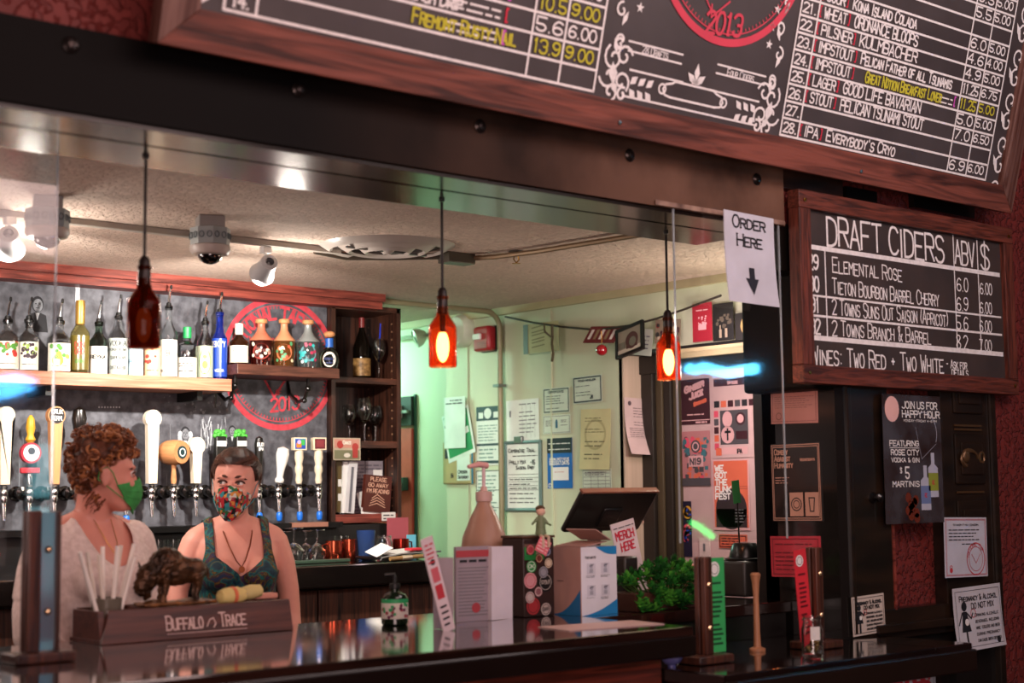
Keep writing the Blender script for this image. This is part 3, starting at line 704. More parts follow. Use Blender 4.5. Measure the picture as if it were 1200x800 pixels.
# ================================================================ signs on the panelling
PF = yface(3.215)
def m_happy(k, w, h):
    k.rect(-w*.5, -h*.5, w*.5, h*.5, .0004, 1)
    k.disc(-w*.34, h*.385, w*.12, .001, 2, ry=w*.13)
    text(k, 'JOIN US FOR', -w*.17, h*.395, h*.052, .0042, 0, fit=w*.62, serif=True); text(k, 'HAPPY HOUR', -w*.17, h*.325, h*.052, .0042, 0, fit=w*.66, serif=True)
    text(k, 'MONDAY-FRIDAY 4-6 PM', -w*.15, h*.29, h*.018, .0014, 0, fit=w*.58)
    text(k, 'FEATURING', -w*.40, h*.10, h*.04, .0036, 0, fit=w*.5, serif=True); k.rect(-w*.4, h*.083, w*.1, h*.088, .001, 0)
    text(k, 'ROSE CITY', -w*.38, h*.03, h*.04, .0036, 0, fit=w*.48, serif=True); text(k, 'VODKA & GIN', -w*.38, -h*.025, h*.032, .003, 0, fit=w*.48, serif=True)
    text(k, '$', -w*.24, -h*.11, h*.04, .003, 0); text(k, '5', -w*.15, -h*.15, h*.085, .0062, 0, serif=False)
    text(k, 'MARTINIS', -w*.37, -h*.215, h*.04, .0036, 0, fit=w*.46, serif=True)
    for cx, cy, mi in ((.33*w, -.1*h, 3), (.19*w, -.2*h, 4)):
        k.rect(cx-w*.085, cy-h*.2, cx+w*.085, cy+h*.03, .0012, 5); k.rect(cx-w*.085, cy-h*.15, cx+w*.085, cy-h*.01, .0014, mi)
        k.add([(cx-w*.085, cy+h*.03, .0012), (cx+w*.085, cy+h*.03, .0012), (cx+w*.03, cy+h*.06, .0012), (cx-w*.03, cy+h*.06, .0012)], [(0, 1, 2, 3)], 5)
        k.rect(cx-w*.03, cy+h*.06, cx+w*.03, cy+h*.15, .0012, 5); text(k, 'RC', cx-w*.02, cy-h*.1, h*.03, .003, 6, fit=w*.04)
    k.ring(w*.2, h*.2, w*.22, .0025, .001, 5, 30, -.4, 2.2); k.stroke([(w*.40, h*.12), (w*.14, -h*.0), (w*.05, h*.25)], .002, .001, 7)
    for i in range(9): k.disc(-w*.15+random.uniform(0, .2)*w, -h*.3-i*h*.02, w*.05, .0008, 8)
sheet('happy_hour_poster', 'dark happy hour poster with two bottles and $5 martinis on the panelling', 'poster', PF, (1035, 463, 1103, 613), mat('#2a1712', .2, coat=.8), m_happy,
      [WHITE, mat('#2a1a16', .25, kind='rough', scale=6, hex2='#4a4a50', coat=.8), mat('#e8b8b0', .5), mat('#8f9a3a', .4), mat('#6d7ea8', .4), mat('#b9bccb', .4), REDINK, mat('#8d8d98', .5), mat('#6a2a18', .5)])
def m_cert(k, w, h):
    for a in (.47, .455):
        k.stroke([(-w*a, -h*a), (w*a, -h*a), (w*a, h*a), (-w*a, h*a)], .0014, .001, 1, True)
    text(k, 'TO WHOM IT MAY CONCERN', 0, h*.36, h*.028, .0014, 0, align='c', fit=w*.6); lines(k, -w*.4, h*.1, w*.42, h*.32, 4, 0, .3, .3); lines(k, -w*.1, -h*.02, w*.3, h*.08, 2, 0, .3)
    k.ring(w*.22, -h*.2, w*.21, .004, .001, 1, 36); k.ring(w*.22, -h*.2, w*.16, .002, .001, 1, 36)
    text(k, 'NATIONAL TAP', 0, 0, w*.055, .0015, 1, arc=(w*.22, -h*.2, w*.165, PI*.95)); k.stroke([(w*.12, -h*.12), (w*.22, -h*.27), (w*.32, -h*.12)], .002, .001, 1)
    k.disc(-w*.36, -h*.38, w*.035, .001, 1); k.ring(-w*.36, -h*.34, w*.03, .003, .001, 1, 14, 0, PI)
sheet('certificate', 'white certificate with a red round seal pinned below the carved pilaster', 'notice', PF, (1106, 606, 1156, 676), mat('#c9cad4', .6), m_cert, [INK, REDINK], rot=R(-1.2))
def m_preg(k, w, h):
    k.stroke([(-w*.46, -h*.44), (w*.46, -h*.44), (w*.46, h*.44), (-w*.46, h*.44)], .0018, .001, 0, True)
    text(k, 'Pregnancy & Alcohol', w*.02, h*.28, h*.085, .0034, 0, align='c', fit=w*.8); text(k, 'DO NOT MIX', w*.1, h*.15, h*.085, .0034, 0, align='c', fit=w*.48)
    k.disc(-w*.29, h*.20, w*.055, .001, 0); k.add([(-w*.33, h*.12, .001), (-w*.25, h*.12, .001), (-w*.20, -h*.1, .001), (-w*.18, -h*.2, .001), (-w*.37, -h*.2, .001), (-w*.35, -h*.08, .001)], [(5, 4, 3, 2, 1, 0)], 0)
    k.stroke([(-w*.28, -h*.2), (-w*.28, -h*.42)], .010, .001, 0); k.stroke([(-w*.34, h*.1), (-w*.42, -h*.08)], .006, .001, 0); k.stroke([(-w*.25, h*.1), (-w*.16, h*.0), (-w*.12, h*.08)], .006, .001, 0)
    k.disc(-w*.255, -h*.05, w*.04, .0016, 2); k.ring(-w*.11, h*.08, w*.05, .003, .001, 1, 16)
    for i, s in enumerate(('Drinking alcoholic', 'beverages, including', 'wine, coolers and beer', 'during pregnancy', 'can cause birth defects')): text(k, s, w*.42, h*.02-i*h*.1, h*.052, .0019, 0, align='r', fit=w*.5)
    k.disc(w*.36, -h*.39, w*.04, .001, 0)
PREG = [INK, REDINK, WHITE]
sheet('pregnancy_sign', 'small curled pregnancy and alcohol notice low on the left black stile', 'notice', yface(3.228), (998, 697, 1036, 743), mat('#cdbfb2', .6), m_preg, PREG, rot=R(2))
sheet('pregnancy_sign', 'large curled pregnancy and alcohol notice low on the right pilaster', 'notice', PF, (1117, 686, 1173, 760), mat('#cfcdd2', .6), m_preg, PREG, rot=R(1.5), curl=.015)
def m_minors(k, w, h):
    k.stroke([(-w*.47, -h*.44), (w*.47, -h*.44), (w*.47, h*.44), (-w*.47, h*.44)], .002, .001, 1, True)
    k.ring(0, h*.2, h*.2, .006, .0009, 2, 30); text(k, 'NO MINORS', 0, -h*.02, h*.26, .014, 0, align='c', fit=w*.86, wr=.7); lines(k, -w*.4, -h*.4, w*.4, -h*.1, 4, 1)
sheet('minors_sign', 'white no minors sign with red letters on the front of the lower counter', 'sign', yface(2.925), (1008, 782, 1096, 838), mat('#c9c9d0', .4), m_minors, [REDINK, INK, mat('#7aa0b8', .5)])
# flyers on the side of the pier
QF = xface(4.22)
SAL = mat('#c98a80', .25, coat=.6)
def m_fly1(k, w, h): text(k, 'LIQUOR LICENSE', 0, h*.32, h*.06, .002, 0, align='c', fit=w*.7); lines(k, -w*.42, -h*.1, w*.42, h*.25, 6, 0, .25); k.ring(-w*.33, -h*.3, h*.09, .003, .001, 0); k.stroke([(-w*.46, -h*.44), (w*.46, -h*.44), (w*.46, h*.44), (-w*.46, h*.44)], .002, .001, 0, True)
sheet('license_flyer', 'pale pink printed license sheet, topmost of three on the glossy pier side', 'flyer', QF, (904, 452, 959, 496), SAL, m_fly1, [mat('#8c5a56', .6)], rot=R(-1))
def m_fly2(k, w, h):
    for a in (.48, .455): k.stroke([(-w*a, -h*a), (w*a, -h*a), (w*a, h*a), (-w*a, h*a)], .003, .001, 0, True)
    for i, s in enumerate(('Comedy', 'Against', 'Humanity')): text(k, s, -w*.42, h*(.36-.085*i), h*.065, .004, 0, fit=w*(.28+.05*i))
    text(k, 'Wednesdays', w*.4, h*.27, h*.035, .002, 0, align='r', fit=w*.3); lines(k, -w*.42, -h*.02, -w*.1, h*.08, 3, 0)
    for i in (0, 1):
        x = -w*.14+i*w*.31; k.rect(x, -h*.43, x+w*.27, -h*.13, .001, 0)
    k.ring(-w*.005, -h*.28, w*.10, .004, .0014, 1, 20); k.ring(-w*.005, -h*.28, w*.06, .003, .0014, 1, 16); k.stroke([(w*.25, -h*.2), (w*.27, -h*.37), (w*.34, -h*.37), (w*.36, -h*.2)], .004, .0014, 1, True)
sheet('comedy_flyer', 'black framed comedy night flyer, middle of three on the glossy pier side', 'flyer', QF, (905, 519, 963, 611), mat('#241815', .25, coat=.6), m_fly2, [mat('#c99a86', .5), INK], rot=R(.5))
def m_fly3(k, w, h): k.stroke([(-w*.45, -h*.43), (w*.45, -h*.43), (w*.45, h*.43), (-w*.45, h*.43)], .003, .001, 0, True); lines(k, -w*.4, -h*.36, w*.4, h*.36, 7, 0, .3)
sheet('pink_flyer', 'bright pink printed flyer, lowest of three on the glossy pier side', 'flyer', QF, (904, 628, 963, 676), mat('#c8404e', .25, coat=.6), m_fly3, [mat('#7a1f2c', .6)], rot=R(1))

# ================================================================ sheets on the right wall
RF = xface(4.818)
def bord(k, w, h, mi=0, t_=.004, a=.46): k.stroke([(-w*a, -h*(.5-(.5-a)*w/h)), (w*a, -h*(.5-(.5-a)*w/h)), (w*a, h*(.5-(.5-a)*w/h)), (-w*a, h*(.5-(.5-a)*w/h))], t_, .001, mi, True)
PM = mat('#cfdcc8', .6); PY = mat('#cfc996', .7); PP = mat('#cdb6b2', .7); PW = mat('#dfe6dc', .6)
sheet('schedule_sheet', 'printed grid schedule above the whiteboard on the pale green wall', 'notice', RF, (594, 468, 632, 517), PW, lambda k, w, h: (lines(k, -w*.1, -h*.42, w*.44, h*.44, 9, 0, .25), [k.stroke([(x*w, -h*.42), (x*w, h*.4)], .001, .001, 0) for x in (.0, .12, .25, .38)], k.rect(-w*.4, h*.1, -w*.35, h*.25)), [GREYINK], rot=R(.5))
def m_wb(k, w, h):
    text(k, 'Cambridge Trial', -w*.42, h*.35, h*.055, .0032, 0, fit=w*.8, jit=.1); scribble(k, -w*.3, w*.42, h*.29, h*.03, .004)
    text(k, 'Philly Max', -w*.40, h*.18, h*.06, .0032, 0, fit=w*.5, jit=.1); text(k, 'Saison, Baby', -w*.2, h*.10, h*.05, .0032, 0, fit=w*.55, jit=.1); text(k, '-15', w*.22, h*.17, h*.06, .005, 0)
    for y in (.02, -.03, -.09, -.15, -.21): k.rect(-w*.44, h*y, w*.44, h*y+.002, .001, 0)
    for y, a in ((-.06, .3), (-.13, .2), (-.19, .42), (-.27, .3), (-.34, .36), (-.40, .3)): scribble(k, -w*.4, w*a, h*y, h*.045, .0045)
wb, w_, h_ = sheet('whiteboard', 'handwritten whiteboard with rounded grey frame hanging on the pale green wall', 'whiteboard', RF, (595, 518, 635, 597), PW, m_wb, [INK], thick=.008)
fr_ = MB()
for a, b in (((-w_/2, -h_/2), (w_/2, -h_/2)), ((w_/2, -h_/2), (w_/2, h_/2)), ((w_/2, h_/2), (-w_/2, h_/2)), ((-w_/2, h_/2), (-w_/2, -h_/2))): fr_.cyl((*a, .008), (*b, .008), .009, n=8)
for a in (-1, 1):
    for b in (-1, 1): fr_.sph((a*w_/2, b*h_/2, .008), .011, 8, 6)
fr_.build('frame', mat('#5d7a74', .4), wb)
MB().box((-w_*.1, h_/2+.012, .012), (.06, .035, .015)).build('clip', STEEL, wb, bev=.003)
sheet('permit', 'framed permit certificate above the small white card and blue poster', 'notice', RF, (637, 454, 668, 484), PM, lambda k, w, h: (bord(k, w, h, 0, .006), text(k, 'CERTIFICATE', 0, h*.3, h*.07, .003, 0, align='c', fit=w*.6), lines(k, -w*.38, -h*.35, w*.3, h*.22, 6, 0, .3)), [mat('#4d5c54', .6)])
sheet('permit', 'dark bordered signed permit, highest and rightmost sheet on the pale green wall', 'notice', RF, (672, 440, 706, 472), PM, lambda k, w, h: (bord(k, w, h, 0, .007), text(k, 'FOOD HANDLER', 0, h*.3, h*.06, .003, 0, align='c', fit=w*.6), lines(k, -w*.4, -h*.25, w*.2, h*.2, 4, 0, .2), text(k, 'JM', w*.1, -h*.34, h*.1, .006, 0)), [mat('#3c4448', .6)], rot=R(1))
sheet('small_card', 'small white wall card with a blue centre mark between permit and blue poster', 'notice', RF, (637, 486, 669, 508), PM, lambda k, w, h: (bord(k, w, h, 0, .002, .47), k.rect(-w*.04, -h*.2, w*.04, h*.15, .001, 1), k.disc(0, h*.2, w*.03, .001, 1), lines(k, -w*.4, -h*.1, -w*.15, h*.25, 4, 0), lines(k, w*.15, -h*.1, w*.4, h*.25, 4, 0)), [GREYINK, mat('#1f5a78', .5)])
def m_blue(k, w, h):
    k.rect(-w*.5, h*.2, w*.5, h*.5, .0008, 1); lines(k, -w*.44, h*.25, w*.44, h*.42, 3, 0, .3, .05)
    text(k, 'NATIONAL SAFETY HOTLINE', 0, h*.06, h*.045, .002, 0, align='c', fit=w*.8); text(k, '503.517.0475', 0, -h*.03, h*.07, .0042, 0, align='c', fit=w*.8)
    k.rect(-w*.34, -h*.34, w*.36, -h*.08, .001, 0); scribble(k, -w*.2, w*.2, -h*.18, h*.03, .002, 2, .0014); k.ring(-w*.4, -h*.44, w*.05, .004, .001, 0)
sheet('blue_poster', 'blue and black hotline poster beside the whiteboard on the pale green wall', 'poster', RF, (642, 513, 671, 572), mat('#1a66b4', .5), m_blue, [WHITE, mat('#20262a', .5), REDINK])
sheet('yellowed_letter', 'long yellowed letter with a faint round watermark hanging under the signed permit', 'notice', RF, (681, 479, 716, 550), PY, lambda k, w, h: (k.ring(0, h*.08, w*.33, .012, .0009, 1), lines(k, -w*.35, h*.1, w*.35, h*.42, 7, 0, .25), lines(k, -w*.35, -h*.35, w*.35, h*.0, 5, 0, .25)), [mat('#6e6a4c', .7), mat('#b5ae7e', .7)], rot=R(-1.5), curl=.01)
sheet('table_form', 'small printed table form pinned beneath the yellowed letter', 'notice', RF, (683, 549, 717, 577), PM, lambda k, w, h: (bord(k, w, h, 0, .002, .47), [k.rect(-w*.45, y*h, w*.45, y*h+.002, .001, 0) for y in (.3, .15, 0, -.15, -.3)], [k.rect(x*w, -h*.4, x*w+.002, h*.3, .001, 0) for x in (-.2, .05, .3)], lines(k, -w*.4, h*.2, w*.4, h*.4, 2)), [GREYINK])
# far part of the wall
sheet('stacked_forms', 'upper column of printed forms with a dark photo header beside the conduit pipe', 'notice', RF, (559, 476, 586, 545), PW, lambda k, w, h: (k.rect(-w*.5, h*.26, w*.5, h*.5, .001, 1), k.disc(0, h*.38, w*.16, .0013, 2, ry=h*.09), k.rect(-w*.4, h*.3, -w*.2, h*.4, .0013, 2), k.rect(w*.25, h*.3, w*.45, h*.4, .0013, 2), lines(k, -w*.42, -h*.1, w*.42, h*.2, 6), k.rect(-w*.5, -h*.17, w*.5, -h*.13, .001, 1), lines(k, -w*.4, -h*.4, w*.4, -h*.2, 3), k.rect(-w*.5, -h*.47, w*.5, -h*.42, .001, 1)), [mat('#7d9a90', .6), mat('#33474a', .6), PW])
sheet('stacked_forms', 'lower column of lined forms beside the conduit pipe, ending behind the pump bottle', 'notice', RF, (559, 551, 586, 622), PW, lambda k, w, h: (bord(k, w, h, 1, .004, .49), lines(k, -w*.42, -h*.44, w*.42, h*.44, 14), [k.rect(-w*.5, y*h, w*.5, y*h+.003, .001, 1) for y in (.17, -.12, -.3)]), [mat('#7d9a90', .6), mat('#33474a', .6)])
sheet('tan_board', 'tan clipboard with rounded blue edge and a white list hanging on the corridor wall', 'board', RF, (521, 517, 557, 567), mat('#b09a6a', .6), lambda k, w, h: (k.rect(-w*.02, -h*.42, w*.40, h*.45, .001, 1), text(k, 'Order', w*.02, -h*.25, h*.07, .004, 0, fit=w*.3), text(k, 'Saturday', w*.02, -h*.37, h*.07, .004, 0, fit=w*.34), k.rect(-w*.42, h*.1, -w*.28, h*.32, .001, 0), k.rect(w*.44, -h*.5, w*.5, h*.5, .001, 2), text(k, 'IN', -w*.22, -h*.35, h*.1, .004, 0)), [INK, PW, mat('#2a6a86', .5)], thick=.012, bev=.01)
go = sheet('green_folder', 'green sheet with white border tilted behind the long white list', 'notice', RF, (524, 480, 556, 537), PW, lambda k, w, h: (k.rect(-w*.44, -h*.42, w*.44, h*.45, .001, 0), k.rect(w*.25, -h*.05, w*.4, h*.08, .0014, 1)), [mat('#1e8a4c', .5), PW], rot=R(14), lift=.014)
sheet('long_list', 'long white paper list with a handwritten heading in front of the green folder', 'notice', RF, (524, 465, 549, 525), PW, lambda k, w, h: (scribble(k, -w*.2, w*.35, h*.42, h*.04, .006), scribble(k, -w*.4, w*.4, h*.36, h*.05, .006), text(k, 'L', -w*.45, -h*.1, h*.05, .003)), [INK], lift=.02)
# recess side
SF = yface(4.870)
sheet('folded_letter', 'pinkish creased letter pinned to the narrow side of the door recess', 'notice', SF, (731, 467, 770, 533), PP, lambda k, w, h: (k.disc(-w*.35, h*.4, w*.05, .001, 0), lines(k, -w*.25, h*.0, w*.35, h*.35, 7, 0, .22), lines(k, -w*.4, -h*.2, w*.4, -h*.02, 5, 0, .3), text(k, 'JH', w*.1, -h*.38, h*.06, .003), k.rect(-w*.5, -h*.21, w*.5, -h*.205, .001, 1)), [mat('#5a4a50', .6), mat('#a08a88', .6)], curl=.05, rot=R(-2))
sheet('pink_note', 'small pink handwritten note taped low in the door recess', 'note', SF, (745, 590, 771, 613), mat('#cfa58f', .7), lambda k, w, h: (text(k, 'LOG TAB', 0, h*.12, h*.16, .004, align='c', fit=w*.6, jit=.1), text(k, 'AT', 0, -h*.12, h*.16, .004, align='c', fit=w*.3, jit=.1), text(k, 'BAR', 0, -h*.36, h*.16, .004, align='c', fit=w*.45, jit=.1)), [INK], rot=R(-4))

# ================================================================ posters on door 2
DF = xface(5.003)
def rnd_stickers(k, w, h, n, cols):
    for i in range(n):
        x, y = random.uniform(-.42, .42)*w, random.uniform(-.42, .42)*h; r_ = random.uniform(.05, .09)*w
        (k.disc(x, y, r_, .001+i*1e-5, random.choice(cols)) if i % 2 else k.rect(x-r_, y-r_*.8, x+r_, y+r_*.8, .001+i*1e-5, random.choice(cols)))
PK = mat('#d8a7a8', .5); MAR = mat('#3a1620', .5); ORA = mat('#d8694e', .5); TEAL = mat('#3c6e78', .5); PNK = mat('#d85068', .5); DGR = mat('#4b474c', .5)
sheet('gig_poster', 'dark maroon arched poster with white script, upper left on the poster door', 'poster', DF, (799, 444, 832, 497), MAR, lambda k, w, h: (text(k, 'Ginger', -w*.36, h*.2, h*.13, .010, 0, fit=w*.7, slope=.25), text(k, 'Juice', -w*.2, h*.05, h*.13, .010, 0, fit=w*.5, slope=.25), text(k, 'Strings', -w*.05, -h*.1, h*.07, .007, 1, fit=w*.45, slope=.25), scribble(k, -w*.3, w*.3, -h*.3, h*.05, .006), k.rect(-w*.5, -h*.42, w*.5, -h*.40, .001, 0), scribble(k, 0, w*.4, -h*.48, h*.04, .008)), [PK, ORA])
sheet('sticker_poster', 'busy square poster of small teal and pink badges, middle left on the poster door', 'poster', DF, (800, 505, 833, 569), mat('#b77a7c', .5), lambda k, w, h: (rnd_stickers(k, w, h*.9, 60, [1, 2, 3, 4]), k.disc(0, h*.22, w*.17, .0025, 4), k.ring(0, h*.22, w*.10, .006, .003, 0), k.rect(-w*.26, -h*.15, w*.26, h*.05, .0025, 0), text(k, 'N19', 0, -h*.11, h*.11, .007, 4, align='c', z=.003, fit=w*.4), k.rect(-w*.5, -h*.5, w*.5, -h*.36, .0026, 4)), [PK, TEAL, PNK, ORA, DGR])
sheet('sticker_strip', 'sheet of brewery stickers on grey, upper right on the poster door', 'poster', DF, (835, 440, 883, 536), mat('#c9a9a8', .5), lambda k, w, h: (k.rect(-w*.44, h*.38, w*.5, h*.47, .001, 3), text(k, 'TAP HOUSE', -w*.1, h*.4, h*.03, .004, 0), k.rect(-w*.30, -h*.34, w*.38, h*.08, .001, 2), k.disc(-w*.12, -h*.03, w*.12, .0015, 0, ry=w*.15), k.disc(w*.2, -h*.03, w*.12, .0015, 3), k.disc(w*.2, -h*.03, w*.08, .0018, 0), k.disc(-w*.12, -h*.22, w*.16, .0015, 0), k.rect(-w*.14, -h*.29, -w*.10, -h*.14, .002, 4), k.rect(-w*.19, -h*.20, -w*.04, -h*.17, .002, 4), k.rect(w*.08, -h*.28, w*.36, -h*.18, .0015, 3), [k.rect(-w*.44+i*w*.17, h*.12, -w*.31+i*w*.17, h*.2, .001, (4, 5, 3, 2, 4, 3)[i]) for i in range(6)], rnd_stickers(k, w*.25, h, 0, [1]), [k.rect(-w*.45, h*(.08-.1*i), -w*.34, h*(.0-.1*i), .001, (1, 2, 3, 5)[i % 4]) for i in range(5)], k.rect(-w*.4, -h*.46, w*.35, -h*.37, .001, 0), text(k, 'IPA', w*.1, -h*.45, h*.05, .005, 4, z=.0014), k.rect(-w*.42, -h*.47, -w*.28, -h*.38, .0014, 5)), [PK, PNK, DGR, MAR, INK, ORA])
sheet('funk_poster', 'orange funk fest poster with a dark arch, lower right on the poster door', 'poster', DF, (836, 538, 879, 621), PK, lambda k, w, h: (k.rect(-w*.46, -h*.46, w*.46, h*.48, .0008, 1), k.disc(w*.0, -h*.2, w*.42, .001, 2, 26), k.rect(-w*.42, -h*.46, w*.42, -h*.2, .001, 2), [text(k, s, -w*.42, h*(.34-.1*i), h*.075, .0065, 0, fit=w*f_) for i, (s, f_) in enumerate((('WE', .25), ('GOT', .34), ('THE', .34), ('FUNK', .45), ('FEST', .42)))], k.rect(w*.02, h*.08, w*.46, h*.085, .001, 2), k.rect(w*.02, h*.11, w*.46, h*.115, .001, 2), lines(k, w*.1, -h*.4, w*.38, -h*.15, 6, 3)), [WHITE, ORA, mat('#33282c', .5), GREYINK])
sheet('neon_print', 'small dark print with red and blue neon scribbles, bottom left on the poster door', 'poster', DF, (800, 587, 811, 652), mat('#1a1430', .5), lambda k, w, h: [k.ring(random.uniform(-.2, .2)*w, random.uniform(-.4, .4)*h, w*.3, .012, .001, i % 3, 14, random.random()*3, 4+random.random()*2) for i in range(9)], [PNK, mat('#3450d0', .5), mat('#d8a030', .5)])
sheet('orange_card', 'small orange printed card, bottom right on the poster door', 'poster', DF, (843, 626, 876, 642), ORA, lambda k, w, h: (bord(k, w, h, 0, .004), lines(k, -w*.4, -h*.3, w*.4, h*.3, 3, 0, .4)), [MAR])
sheet('switch_plate', 'pale light switch plate low on the poster door', 'switch', DF, (821, 630, 833, 652), mat('#d8c4c0', .4), lambda k, w, h: k.rect(-w*.1, -h*.2, w*.1, h*.2, .003, 0), [GREYINK], thick=.006)
# cards on the ledge above the doorway
LF = xface(4.80)
led = empty('card_ledge', 'narrow pale wooden ledge over the doorway carrying the little posters', 'ledge', (4.78, 4.3, 2.05))
pbox('board', led, 4.74, 4.82, 3.8, 4.53, 2.045, 2.062, mat('#a79a74', .5), .002)
pbox('lip', led, 4.735, 4.75, 3.8, 4.53, 2.02, 2.045, mat('#8f8462', .5), .002)
sheet('red_card', 'red card with a white drawing standing on the ledge', 'card', LF, (812, 355, 835, 400), mat('#a01f30', .5), lambda k, w, h: (scribble(k, -w*.3, w*.3, h*.3, h*.06, .005), rnd_stickers(k, w*.6, h*.35, 14, [0]), k.rect(-w*.2, -h*.2, w*.2, -h*.05, .001, 0)), [PK])
sheet('bottle_card', 'black card with two pale bottles standing on the ledge beside the red card', 'card', LF, (836, 355, 860, 399), mat('#14120f', .5), lambda k, w, h: (rnd_stickers(k, w, h*.5, 12, [1]), k.rect(-w*.2, -h*.42, -w*.08, -h*.2, .001, 0), k.rect(w*.08, -h*.42, w*.2, -h*.18, .001, 0), k.rect(-w*.17, -h*.2, -w*.12, -h*.08, .001, 0)), [mat('#a89a80', .5), mat('#5a5244', .5)])
sheet('badge_card', 'black card with a gold ringed red letter badge at the ledge end', 'card', LF, (862, 366, 884, 397), mat('#17140f', .5), lambda k, w, h: (k.ring(w*.2, 0, h*.3, .012, .001, 0), k.ring(w*.2, 0, h*.36, .004, .001, 0), text(k, 'F', w*.1, -h*.12, h*.26, .008, 1)), [mat('#c8a868', .5), REDINK])
# ================================================================ ceiling fixtures
def dome(px_, py_, label):
    p = at(px_, py_, 1, 4.35)
    t = empty('security_camera', label, 'camera', (p.x, 4.35, CZ), group='dome cameras on the ceiling', rz=-.35)
    MB().box((0, 0, -.02), (.085, .085, .04)).build('mount', mat('#8f8a86', .5), t, bev=.004, smooth=False)
    MB().lathe([(.055, -.10), (.064, -.095), (.066, -.04), (.05, -.036)], 8).build('housing', mat('#9aa0a0', .4, .2), t)
    k = MB()
    for i in range(8):
        a = i*PI/4+PI/8
        for dx in (-.013, .013):
            c = (math.cos(a)*.0615-math.sin(a)*dx, math.sin(a)*.0615+math.cos(a)*dx, -.066)
            k.tube([(c[0]+math.cos(a)*.002+.008*(-math.sin(a))*math.cos(q), c[1]+math.sin(a)*.002+.008*math.cos(a)*math.cos(q), c[2]+.010*math.sin(q)) for q in [j*PI/4 for j in range(8)]], .0018, 5, closed=True)
    tag(k.build('port_rings', mat('#5f6a70', .4, .3), t), kind='stuff')
    MB().lathe([(.040, -.128), (.058, -.125), (.066, -.112), (.066, -.098), (.060, -.095)], 24).build('skirt', mat('#b9aca4', .4), t)
    MB().sph((0, 0, -.126), (.040, .040, .032), 20, 12).build('dome', mat('#080808', .05, coat=1.), t)
dome(55, 290, 'white dome security camera at the far left of the bar ceiling')
dome(246, 308, 'white dome security camera nearer the round ceiling diffuser')
t = empty('ceiling_diffuser', 'round white air diffuser with concentric rings in the stucco ceiling', 'diffuser', (3.23, 4.49, CZ))
for i, (r0, r1, z) in enumerate(((.20, .27, .010), (.13, .19, .004), (.07, .12, .0), (.0, .05, -.002))):
    MB().lathe([(r0+.001, z-.022), (r0+.012, z-.030), (r1-.01, z-.006), (r1, z+.004), (r1-.004, z+.008), (r0+.012, z-.02)], 40, cap=False).build('ring', mat('#b8aea6', .3), t)
MB().cyl((0, 0, -.002), (0, 0, .0), .2, n=32).build('throat', mat('#5a5350', .6), t)
for i in range(1): MB().box((0, 0, -.02), (.36, .012, .008)).build('brace', STEEL, t)
tk = empty('light_track', 'thin white ceiling track carrying the small spot lamps', 'light track', (2.0, 4.64, CZ))
pbox('rail', tk, .6, 3.12, 4.625, 4.655, CZ-.022, CZ, mat('#9c948a', .4), .003)
def tspot(x, y, z, aim, label, nm='track_spotlight'):
    t = empty(nm, label, 'spotlight', (x, y, CZ-.022), group='small lamps on the track')
    d = (Vector(aim)-Vector((x, y, z))).normalized(); p0 = Vector((0, 0, 0)); c = Vector((0, 0, z-CZ+.022))
    MB().box((0, 0, -.012), (.035, .03, .025)).build('adapter', WHITE, t, bev=.003, smooth=False)
    MB().cyl((0, 0, -.02), c+Vector((0, 0, .025)), .006, n=8).build('stem', WHITE, t)
    q = d.to_track_quat('Z', 'Y').to_matrix().to_4x4(); q.translation = c
    h = MB().lathe([(.016, -.055), (.030, -.05), (.036, .01), (.045, .045), (.047, .05), (.040, .05), (.03, .0), (.001, -.045)], 20, cap=False).build('head', mat('#b9b9bb', .35), t)
    h.matrix_local = q
    b = MB().sph((0, 0, .02), (.028, .028, .012), 14, 8).build('bulb', mat('#ffffff', .3, emit='#fff0d8', es=2.5), t); b.matrix_local = q
tspot(2.81, 4.65, 2.27, (3.1, 5.75, 1.9), 'white track spot lamp right of the second dome camera')
tspot(1.86, 4.63, 2.27, (2.4, 5.75, 1.8), 'white track spot lamp at the left frame edge')
tspot(1.70, 4.64, 2.29, (1.5, 5.6, 1.8), 'darker track spot lamp cut by the left frame edge')
c = empty('ceiling_conduit', 'thin dark metal conduit with a flat junction box running across the ceiling', 'conduit', (3.55, 4.48, CZ))
C0 = c.location
def rel(pts): return [Vector(p)-C0 for p in pts]
MB().tube(rel([(3.05, 4.70, CZ-.012), (3.2, 4.71, CZ-.02), (3.35, 4.60, CZ-.02), (3.50, 4.50, CZ-.015)]), .009, 8).build('pipe', mat('#4d443a', .4, .5), c)
MB().tube(rel([(3.60, 4.47, CZ-.015), (3.66, 4.38, CZ-.015), (3.70, 4.2, CZ-.015), (3.75, 3.66, CZ-.015)]), .010, 8).build('pipe', mat('#8a7358', .4, .4), c)
MB().box((0, 0, -.02), (.13, .07, .04)).build('junction_box', mat('#4d463c', .45, .4), c, bev=.003, smooth=False)
p = at(605, 303, 2, 2.34)
t = empty('sprinkler', 'small brass fire sprinkler head on the ceiling left of the third pendant', 'sprinkler', (p.x, p.y, CZ))
MB().lathe([(.028, 0), (.030, -.004), (.012, -.008), (.009, -.02)], 16).build('plate', STEEL, t)
MB().tube([(-.010, 0, -.018), (-.013, 0, -.034), (0, 0, -.046), (.013, 0, -.034), (.010, 0, -.018)], .0025, 6).build('yoke', BRASS, t)
MB().lathe([(.003, -.046), (.016, -.048), (.016, -.050), (.003, -.051)], 14).build('deflector', BRASS, t)
